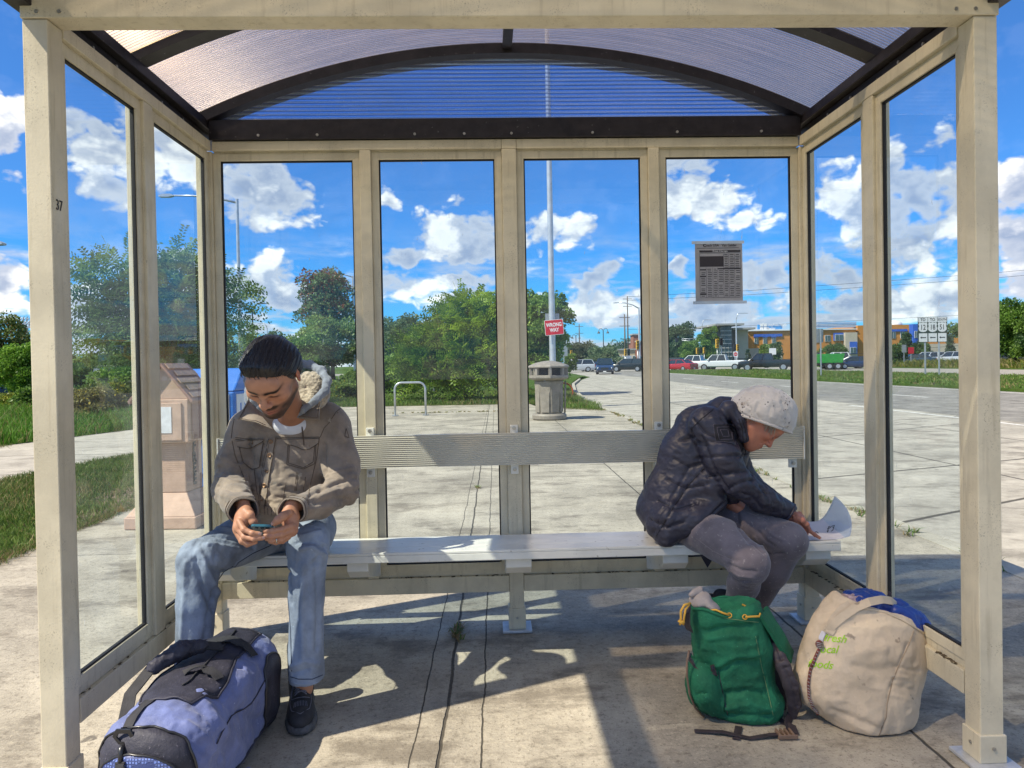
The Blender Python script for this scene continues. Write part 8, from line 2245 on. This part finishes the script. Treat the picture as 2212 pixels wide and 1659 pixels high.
# ------------------------------------------------------------------ green rucksack
M_gcan = mat('green_canvas', (.010, .125, .060), rough=.8, var=.28, vscale=9, bump=.0022, bscale=120, spots=.04, spotcol=(.06, .34, .19, 1), spotscale=110, detail=7)
M_gthr = mat('pale_thread', (.16, .26, .12), rough=.8, var=.2); M_cord = mat('yellow_cord', (.62, .35, .05), rough=.7, var=.15); M_strapb = mat('brown_black_strap', (.045, .035, .040), rough=.65, var=.3, vscale=20, bump=.001, bscale=150)
YG = 2.47
gt_ = G(1615, 1574)
rs = empty('rucksack', (gt_.x, 2.5, 0), label='dark green canvas rucksack with yellow drawcord in front of the older person', cat='rucksack')
gb = Sdf(); w_ = lambda px, py, d=0.0: W_(px, py, YG + .04 + d)
gb.ell(w_(1582, 1490, .03), (.140, .105, .115), .05); gb.ell(w_(1625, 1520, .0), (.108, .095, .080), .04); gb.ell(w_(1590, 1420, .03), (.138, .100, .120), .05)
gb.box(w_(1572, 1355, .03), (.128, .085, .105), .06, .05, axes((.12, 1, 0), (-.12, 0, 1))); gb.cap(w_(1655, 1555, .0), w_(1520, 1490, .04), .03, .05, .04)
gb.ell(w_(1512, 1480, .0), (.050, .075, .085), .03)
gb.ell(w_(1570, 1290, .03), (.105, .070, .045), .012, sub=True)
gb.cut(lambda X: .004 - X[..., 2], .008)
V, F = gb.mesh(.0042, 2); gc = Cloth(V, F); gc.noise(.0045, 9, 61); gc.noise(.0025, 26, 63, ridge=True)
for pxs, r_, a_ in (([(1525, 1365), (1560, 1358), (1620, 1352)], .012, -.012), ([(1530, 1380), (1580, 1372), (1628, 1376)], .012, .008), ([(1520, 1398), (1560, 1392), (1600, 1402)], .014, .006),
    ([(1545, 1455), (1580, 1430), (1630, 1428)], .013, -.011), ([(1548, 1440), (1590, 1418), (1640, 1415)], .012, .008), ([(1565, 1500), (1610, 1490), (1650, 1500)], .013, -.010), ([(1570, 1530), (1620, 1520), (1668, 1535)], .012, .009), ([(1575, 1545), (1620, 1545), (1660, 1548)], .010, -.008),
    ([(1500, 1530), (1530, 1520), (1560, 1535)], .012, -.009), ([(1505, 1500), (1530, 1490)], .012, -.008), ([(1556, 1458), (1566, 1500), (1572, 1545)], .005, -.007), ([(1636, 1380), (1648, 1450), (1668, 1540)], .006, -.005), ([(1590, 1400), (1630, 1392)], .012, .006)):
    gc.crease(pxs, r_, a_)
gc.bvh(); gbo = gc.build('bag_body', M_gcan, rs)
gc.stitch('seam', [(1552, 1450), (1562, 1500), (1572, 1545)], M_dblack, gbo, .0016, .0003)
gc.stitch('seam', [(1632, 1375), (1645, 1440), (1660, 1500), (1670, 1545)], M_gthr, gbo, .0010, .0005)
gc.stitch('top_stitching', [(1493, 1312), (1520, 1322), (1570, 1336), (1610, 1341), (1638, 1344)], M_gthr, gbo, .0013, .0006)
# gathered mouth, rim and drawcord through eyelets
rim = []
for t in np.linspace(0, 2*math.pi, 37)[:-1]:
    px = 1567 + 74*math.cos(t); py = 1306 + 14*math.sin(t) + 16*(math.cos(t)*.5 + .5)*(1 if math.sin(t) > 0 else .2)
    rim.append(W_(px, py + (4*math.sin(t*5)), YG + .04 + .03 - .075*math.sin(t)))
MB().tube(rim + [rim[0]], .006, 8, cap=False).build('rim', M_gcan, gbo, smooth=True)
V = []; n = 36
for k, (sc_, dz) in enumerate(((1.0, 0), (.97, -.012), (.90, -.04), (.80, -.075))):
    cen_ = sum(rim)/36
    for p_ in rim: V.append(cen_ + (p_ - cen_)*sc_ + np.array((0, 0, dz)))
b_ = MB().add(V, [(k*n + i, k*n + (i + 1) % n, (k + 1)*n + (i + 1) % n, (k + 1)*n + i) for k in range(3) for i in range(n)]); b_.build('mouth_lining', M_gcan, gbo, smooth=True)
V = []; ring0 = rim; ring1 = [gc.hit(1567 + 76*math.cos(t), 1322 + 16*math.sin(t) + 16*(math.cos(t)*.5 + .5) if math.sin(t) > 0 else 1320, .001)[0] if math.sin(t) > -.05 else rim[i] - np.array((0, 0, .05)) for i, t in enumerate(np.linspace(0, 2*math.pi, 37)[:-1])]
b_ = MB().add(ring0 + ring1, [(i, (i + 1) % n, n + (i + 1) % n, n + i) for i in range(n)]); b_.build('collar', M_gcan, gbo, smooth=True)
def cord(name, pts, r=.0035, m_=M_cord): return MB().tube(pts, r, 7).build(name, m_, rs, smooth=True)
f_ = lambda px, py, d=.0: W_(px, py, YG - .055 + d)
cord('drawcord', [gc.hit(1532, 1320, .004)[0], gc.hit(1545, 1321, .010)[0], gc.hit(1560, 1326, .011)[0], gc.hit(1575, 1329, .004)[0]])
cord('drawcord', [gc.hit(1610, 1333, .004)[0], gc.hit(1622, 1332, .009)[0], gc.hit(1637, 1331, .006)[0], gc.hit(1640, 1325, .006)[0]])
cord('drawcord', [W_(1552, 1296, YG + .13), W_(1565, 1299, YG + .125), W_(1585, 1298, YG + .13)])
cord('drawcord', [W_(1604, 1306, YG + .08), W_(1616, 1312, YG + .05), W_(1622, 1322, YG + .02), W_(1630, 1328, YG - .01)])
for px, py in ((1530, 1319), (1576, 1329.5), (1609, 1333)):
    p_, n_ = gc.hit(px, py, .002); q_ = Matrix.Translation(p_) @ Vector(n_).to_track_quat('Z', 'Y').to_matrix().to_4x4()
    MB().tube([q_ @ Vector((.0075*math.cos(t), .0075*math.sin(t), 0)) for t in np.linspace(0, 2*math.pi, 17)], .0022, 6, cap=False).build('eyelet', M_cord, gbo, smooth=True)
cord('cord_end', [W_(1491, 1303, YG + .01), W_(1478, 1307, YG - .01), W_(1471, 1320, YG - .01), W_(1471, 1338, YG - .01), W_(1469, 1350, YG - .01)], .0042)
cord('cord_end', [W_(1489, 1306, YG + .005), W_(1481, 1316, YG - .015), W_(1478, 1332, YG - .015), W_(1476, 1350, YG - .012)], .0036)
cord('cord_tassel', [W_(1466, 1340, YG - .012), W_(1471, 1345, YG - .014), W_(1478, 1342, YG - .012)], .006)
# light cloth and grey strap spilling at the left of the mouth
M_cloth = mat('pale_cloth', (.34, .30, .28), rough=.85, var=.12, bump=.001, bscale=60)
s_ = Sdf().ell(W_(1512, 1296, YG + .07), (.036, .05, .022), .02, axes((0, 1, 0), (-.4, 0, .9))).ell(W_(1530, 1306, YG + .06), (.042, .05, .016), .015, axes((0, 1, 0), (.5, 0, .87))).cap(W_(1492, 1286, YG + .06), W_(1512, 1272, YG + .08), .006, .010, .01); c_ = Cloth(*s_.mesh(.004, 1)); c_.noise(.005, 14, 4, ridge=True); c_.build('packed_cloth', M_cloth, rs)
strip('side_strap', [W_(1488, 1308, YG + .03), W_(1484, 1325, YG - .0), W_(1484, 1345, YG + .0), W_(1490, 1362, YG + .02)], [np.array((-.8, -.6, 0))]*4, .030, M_strapb, rs)
# lid flap folded back to the right
fl_p = [W_(1641, 1330, YG - .02), W_(1655, 1310, YG + .09), W_(1712, 1408, YG + .10), W_(1706, 1434, YG + .0), (.012, -.02, .004)]
fo_ = slab('lid_flap', fl_p, M_gcan, rs, .012, 8, .003)
MB().tube([W_(1655, 1311, YG + .085), W_(1690, 1365, YG + .09), W_(1714, 1410, YG + .09)], .002, 5).build('frayed_edge', M_gthr, fo_)
slab('lid_lining', [W_(1622, 1366, YG + .0), W_(1644, 1345, YG + .10), W_(1672, 1430, YG + .12), W_(1655, 1436, YG + .06), (0, 0, 0)], M_dblack, rs, .008)
# shoulder straps: padded, quilted, at the right
M_pad_ = mat('quilted_strap', (.050, .040, .047), rough=.55, var=.3, vscale=16, bump=.0015, bscale=90, spec=.45)
path_ = [W_(1652, 1362, YG + .06), W_(1675, 1398, YG + .02), W_(1692, 1440, YG - .02), W_(1708, 1480, YG - .03), W_(1716, 1520, YG - .02), W_(1712, 1548, YG + .0)]
ps = Sdf().chain(path_, [.018, .022, .025, .026, .023, .015], .01, flat=((.25, .95, .1), .55)); pc_ = Cloth(*ps.mesh(.0035, 1))
for i in range(9):
    t = (i + .8)/9.6*5; k = int(t); a = path_[k]*(1 - t + k) + path_[min(k + 1, 5)]*(t - k); d_ = path_[min(k + 1, 5)] - path_[k]; s2_ = np.array((d_[2], 0, -d_[0])); s2_ /= np.linalg.norm(s2_) + 1e-9
    dd_ = seg_dist(pc_.V, [a - s2_*.03 - np.array((0, .02, 0)), a + s2_*.03 - np.array((0, .02, 0))]); pc_.V -= pc_.N*(.005*np.exp(-(dd_/.006)**2))[:, None]
dd_ = seg_dist(pc_.V, [p_ - np.array((0, .016, 0)) for p_ in path_]); pc_.V -= pc_.N*(.005*np.exp(-(dd_/.005)**2))[:, None]
pc_.build('shoulder_strap', M_pad_, rs)
path2 = [W_(1650, 1420, YG + .10), W_(1664, 1450, YG + .09), W_(1684, 1500, YG + .08), W_(1690, 1540, YG + .07)]
Cloth(*Sdf().chain(path2, [.020, .024, .024, .016], .01, flat=((.25, .95, .1), .5)).mesh(.004, 1)).build('shoulder_strap', M_pad_, rs)
strip('webbing', [W_(1706, 1545, YG + .0), W_(1700, 1565, YG - .05), G(1704, 1580).to_3d() + Vector((0, 0, .012)), G(1706, 1592) + Vector((0, 0, .006))], [np.array((0, -1, .4))]*4, .026, M_strapb, rs)
strip('webbing', [np.array(w_(1668, 1548, -.02)), np.array(W_(1690, 1560, YG - .02)), np.array(G(1712, 1578)) + (0, 0, .012), np.array(G(1718, 1590)) + (0, 0, .006)], [np.array((0, -.6, .8))]*4, .024, M_strapb, rs)
pts = [G(1500, 1582), G(1560, 1588), G(1620, 1598), G(1670, 1594), G(1700, 1590)]
strip('loose_strap', [np.array(p_) + (0, 0, .004 + .006*(k % 2)) for k, p_ in enumerate(pts)], [np.array((0, .1, 1))]*5, .022, M_strapb, rs)
pts = [G(1596, 1572), G(1590, 1600)]
strip('loose_strap', [np.array(p_) + (0, 0, .003) for p_ in pts], [np.array((0, .1, 1))]*2, .024, M_strapb, rs)
M_buck = mat('tan_buckle', (.20, .13, .09), rough=.4, var=.2); bk = G(1695, 1592)
for k in range(4): MB().box(bk.x - .026 + k*.015, bk.x - .018 + k*.015, bk.y - .022, bk.y + .022, .006, .020).build('buckle_bar', M_buck, rs, bev=.002)
MB().box(bk.x - .030, bk.x + .036, bk.y - .026, bk.y - .019, .004, .018).build('buckle_frame', M_buck, rs, bev=.002)
# side pocket with its strap
pp_ = gc.patch('side_pocket', [(1489, 1412), (1500, 1418), (1541, 1436), (1549, 1458), (1560, 1500), (1566, 1540), (1540, 1544), (1515, 1530), (1498, 1500), (1492, 1460)], M_gcan, rs, .004, .004, bulge=.012)
gc.stitch('pocket_mouth', [(1490, 1412), (1505, 1440), (1525, 1452), (1545, 1448), (1541, 1436)], M_dblack, pp_, .004, .010); gc.stitch('pocket_mouth', [(1490, 1420), (1506, 1448), (1526, 1460), (1547, 1456)], M_strapb, pp_, .0045, .012)
cord('thin_strap', [W_(1489, 1405, YG + .0), W_(1484, 1430, YG - .01), W_(1484, 1460, YG - .01), W_(1490, 1500, YG - .0), W_(1502, 1530, YG + .0), W_(1520, 1548, YG + .02)], .004, M_buck)
strip('pocket_tab', [gc.hit(1541, 1434, .012)[0], gc.hit(1547, 1458, .014)[0]], [np.array((0, -1, .1))]*2, .014, M_strapb, pp_)

# ------------------------------------------------------------------ cotton tote bag
M_tote = mat('natural_cotton', (.60, .485, .345), rough=.9, var=.16, vscale=6, bump=.0014, bscale=190, spots=.06, spotcol=(.26, .20, .15, 1), spotscale=18, detail=8)
M_lime = mat('lime_print', (.34, .62, .02), rough=.7, var=.15); M_rope = mat('red_braid', (.16, .035, .025), rough=.6, var=.5, vscale=60); M_bjkt = mat('royal_blue_nylon', (.010, .040, .235), rough=.4, var=.2, vscale=8, spec=.5, bump=.001, bscale=60)
YK = 2.42
tb = empty('tote_bag', (1.32, 2.45, 0), label='big off white cotton tote bag leaning on the right rail', cat='bag')
w_ = lambda px, py, d=0.0: W_(px, py, YK + d)
kb = Sdf()
kb.ell(w_(1852, 1450, .06), (.212, .135, .165), .06); kb.ell(w_(1872, 1380, .08), (.200, .120, .16), .06); kb.ell(w_(1880, 1530, .02), (.150, .120, .12), .06)
kb.cap(w_(1912, 1588, .0), w_(1860, 1540, .0), .028, .08, .05); kb.cap(w_(1900, 1575, .05), w_(1948, 1405, .08), .050, .078, .05); kb.cap(w_(1776, 1470, .05), w_(1814, 1344, .08), .068, .062, .05)
kb.ell(w_(1778, 1490, .05), (.078, .10, .070), .05); kb.cap(w_(1830, 1310, .10), w_(1950, 1364, .10), .056, .056, .05)
kb.ell(w_(1900, 1296, .10), (.155, .085, .050), .02, axes((0, 1, 0), (.3, 0, .95)), sub=True)
kb.cut(lambda X: .004 - X[..., 2], .008)
V, F = kb.mesh(.0050, 2); kc = Cloth(V, F); kc.noise(.0060, 7, 71); kc.noise(.0022, 22, 73, ridge=True)
for pxs, r_, a_ in (([(1960, 1390), (1940, 1440), (1920, 1490), (1912, 1550), (1902, 1595)], .006, -.006), ([(1850, 1440), (1890, 1450), (1930, 1440)], .018, -.010), ([(1860, 1410), (1910, 1400)], .016, .007), ([(1800, 1535), (1850, 1555), (1900, 1575)], .012, -.006),
    ([(1925, 1480), (1950, 1484), (1970, 1490)], .007, -.006), ([(1920, 1500), (1945, 1506), (1962, 1512)], .007, .005), ([(1935, 1440), (1962, 1446), (1985, 1448)], .007, -.006), ([(1930, 1460), (1960, 1464)], .007, .005), ([(1800, 1360), (1830, 1330), (1870, 1316)], .012, .006), ([(1750, 1440), (1745, 1490), (1770, 1540)], .010, -.005)):
    kc.crease(pxs, r_, a_)
kc.bvh(); kbo = kc.build('bag_body', M_tote, tb)
kc.stitch('side_seam', [(1974, 1362), (1962, 1395), (1945, 1430), (1928, 1470), (1916, 1520), (1914, 1550), (1900, 1585), (1892, 1602)], mat('cotton_seam', (.36, .27, .18), rough=.9, var=.2), kbo, .0018, .0004)
kc.stitch('mouth_hem', [(1834, 1312), (1870, 1314), (1910, 1322), (1950, 1340), (1996, 1368)], M_tote, kbo, .0045, .001)
# handle
hpts = [kc.hit(1787, 1368, .006)[0], kc.hit(1800, 1352, .008)[0], kc.hit(1822, 1334, .008)[0], kc.hit(1850, 1316, .010)[0], w_(1878, 1300, -.0), w_(1905, 1295, .02), w_(1925, 1298, .05), w_(1936, 1308, .08)]
hh2 = []
for i in range(len(hpts) - 1):
    for k in range(4): hh2.append(hpts[i]*(1 - k/4) + hpts[i + 1]*k/4)
hh2.append(hpts[-1]); strip('handle', hh2, [np.array((0, -.85, .5))]*len(hh2), .027, M_tote, tb, .003)
strip('handle_fold', [kc.hit(1838, 1308, .004)[0], kc.hit(1822, 1322, .008)[0], kc.hit(1806, 1342, .008)[0], kc.hit(1790, 1366, .006)[0]], [np.array((-.3, -.8, .3))]*4, .036, M_tote, tb, .004)
p_, n_ = kc.hit(1776, 1378, .004)
kc.patch('paper_tag', [(1777, 1362), (1786, 1368), (1777, 1386), (1768, 1380)], M_sheet, tb, .004, .001, n=5)
rp = kc.line([(1770, 1385), (1773, 1395), (1762, 1420), (1752, 1450), (1747, 1480), (1748, 1505), (1757, 1525), (1768, 1540)], .005, 8)
ro_ = MB().tube(rp, .0048, 8).build('braided_cord', M_rope, tb, smooth=True)
for i in range(2, len(rp) - 1, 1):
    a = rp[i]; t_ = rp[i + 1] - rp[i - 1]; t_ /= np.linalg.norm(t_)
    if i % 2 == 0: MB().tube([a - t_*.003 + np.array((-.0045, -.004, 0)), a + t_*.003 + np.array((.0045, -.004, 0))], .0018, 5).build('braid_strand', M_cloth, ro_)
kn = kc.hit(1771, 1392, .010)[0]; Cloth(*Sdf().ell(kn, (.013, .011, .014), .01).mesh(.003, 1)).build('cord_knot', M_rope, ro_)
for k in range(4): MB().tube([kn + np.array((-.013, -.008, .010 - k*.006)), kn + np.array((0, -.013, .008 - k*.006)), kn + np.array((.012, -.008, .006 - k*.006))], .0014, 5).build('wire_turn', M_bolt, ro_)
# printed words, wrapped on the cloth
def wrap_text(name, body, px, py, ang, size, m_, clo, par, shear=.3):
    cu = bpy.data.curves.new('t', 'FONT'); cu.body = body; cu.size = size; cu.resolution_u = 4; cu.shear = shear; cu.offset = size*.012; cu.align_x = 'LEFT'
    to = bpy.data.objects.new('t', cu); COL.objects.link(to); dg = bpy.context.evaluated_depsgraph_get(); dg.update(); me = bpy.data.meshes.new_from_object(to.evaluated_get(dg)); bpy.data.objects.remove(to); bpy.data.curves.remove(cu)
    c_, s_ = math.cos(ang), math.sin(ang)
    for v in me.vertices:
        x, y = v.co.x, v.co.y; v.co = Vector(clo.hit(px + x*c_ + y*s_, py + x*s_ - y*c_, .0016)[0])
    me.materials.clear(); me.materials.append(m_); return link(name, me, par, True)
wrap_text('lettering', 'fresh', 1779, 1384, .10, 24, M_lime, kc, tb); wrap_text('lettering', 'local', 1765, 1410, .02, 24, M_lime, kc, tb); wrap_text('lettering', 'foods', 1744, 1440, .10, 24, M_lime, kc, tb)
# royal blue garment stuffed into the mouth
bs2 = Sdf().ell(w_(1885, 1310, .10), (.110, .075, .040), .03, axes((0, 1, 0), (.25, 0, .97))).ell(w_(1950, 1336, .09), (.085, .075, .052), .03, axes((0, 1, 0), (.5, 0, .87))).ell(w_(1978, 1362, .08), (.040, .06, .050), .02).ell(w_(1870, 1300, .12), (.075, .06, .035), .02)
bc = Cloth(*bs2.mesh(.0045, 2)); bc.noise(.007, 16, 3, ridge=True); bc.noise(.003, 38, 5, ridge=True)
for pxs, r_, a_ in (([(1925, 1315), (1930, 1330), (1945, 1345)], .008, -.012), ([(1945, 1320), (1970, 1335), (1985, 1362)], .008, .008), ([(1955, 1345), (1968, 1360)], .007, -.010), ([(1880, 1318), (1900, 1310), (1920, 1318)], .007, -.009)): bc.crease(pxs, r_, a_)
bo_ = bc.build('garment', M_bjkt, None); tag(bo_, 'royal blue nylon garment stuffed in the mouth of the tote bag', 'garment')
ps_ = Cloth(*Sdf().ell(w_(1842, 1300, .09), (.040, .05, .026), .02).ell(w_(1858, 1306, .08), (.030, .04, .022), .02).mesh(.004, 1)); ps_.noise(.006, 40, 3, ridge=True)
tag(ps_.build('scarf', mat('mauve_stripe_cloth', (.33, .25, .27), rough=.85, var=.4, vscale=30, stretch=(1, 1, 6)), None), 'mauve striped cloth peeking out at the left of the tote mouth', 'scarf')
tg = W_(1916, 1296, YK + .14); strip('loop', [tg, tg + np.array((.012, 0, .03))], [np.array((0, -1, 0))]*2, .012, M_strapb, bo_)
# ------------------------------------------------------------------ groups of repeats
GR = dict(tree='trees around the crossroads', shrub='bushes round the slab and the crossroads', street_lamp='street lamps along the roads', car='cars on the roads and parked', pickup_truck='pickups queuing beyond the median',
          traffic_signal='traffic signals at the junction', utility_pole='wooden utility poles', power_line='cables crossing the sky', sign_panel='plain grey sign backs', road_sign='small signs at the junction', newspaper_box='paper boxes beside the shelter')
for o in sc.objects:
    if o.parent is None and 'label' in o:
        k = o.name.split('.')[0]
        if k in GR and 'group' not in o: o['group'] = GR[k]
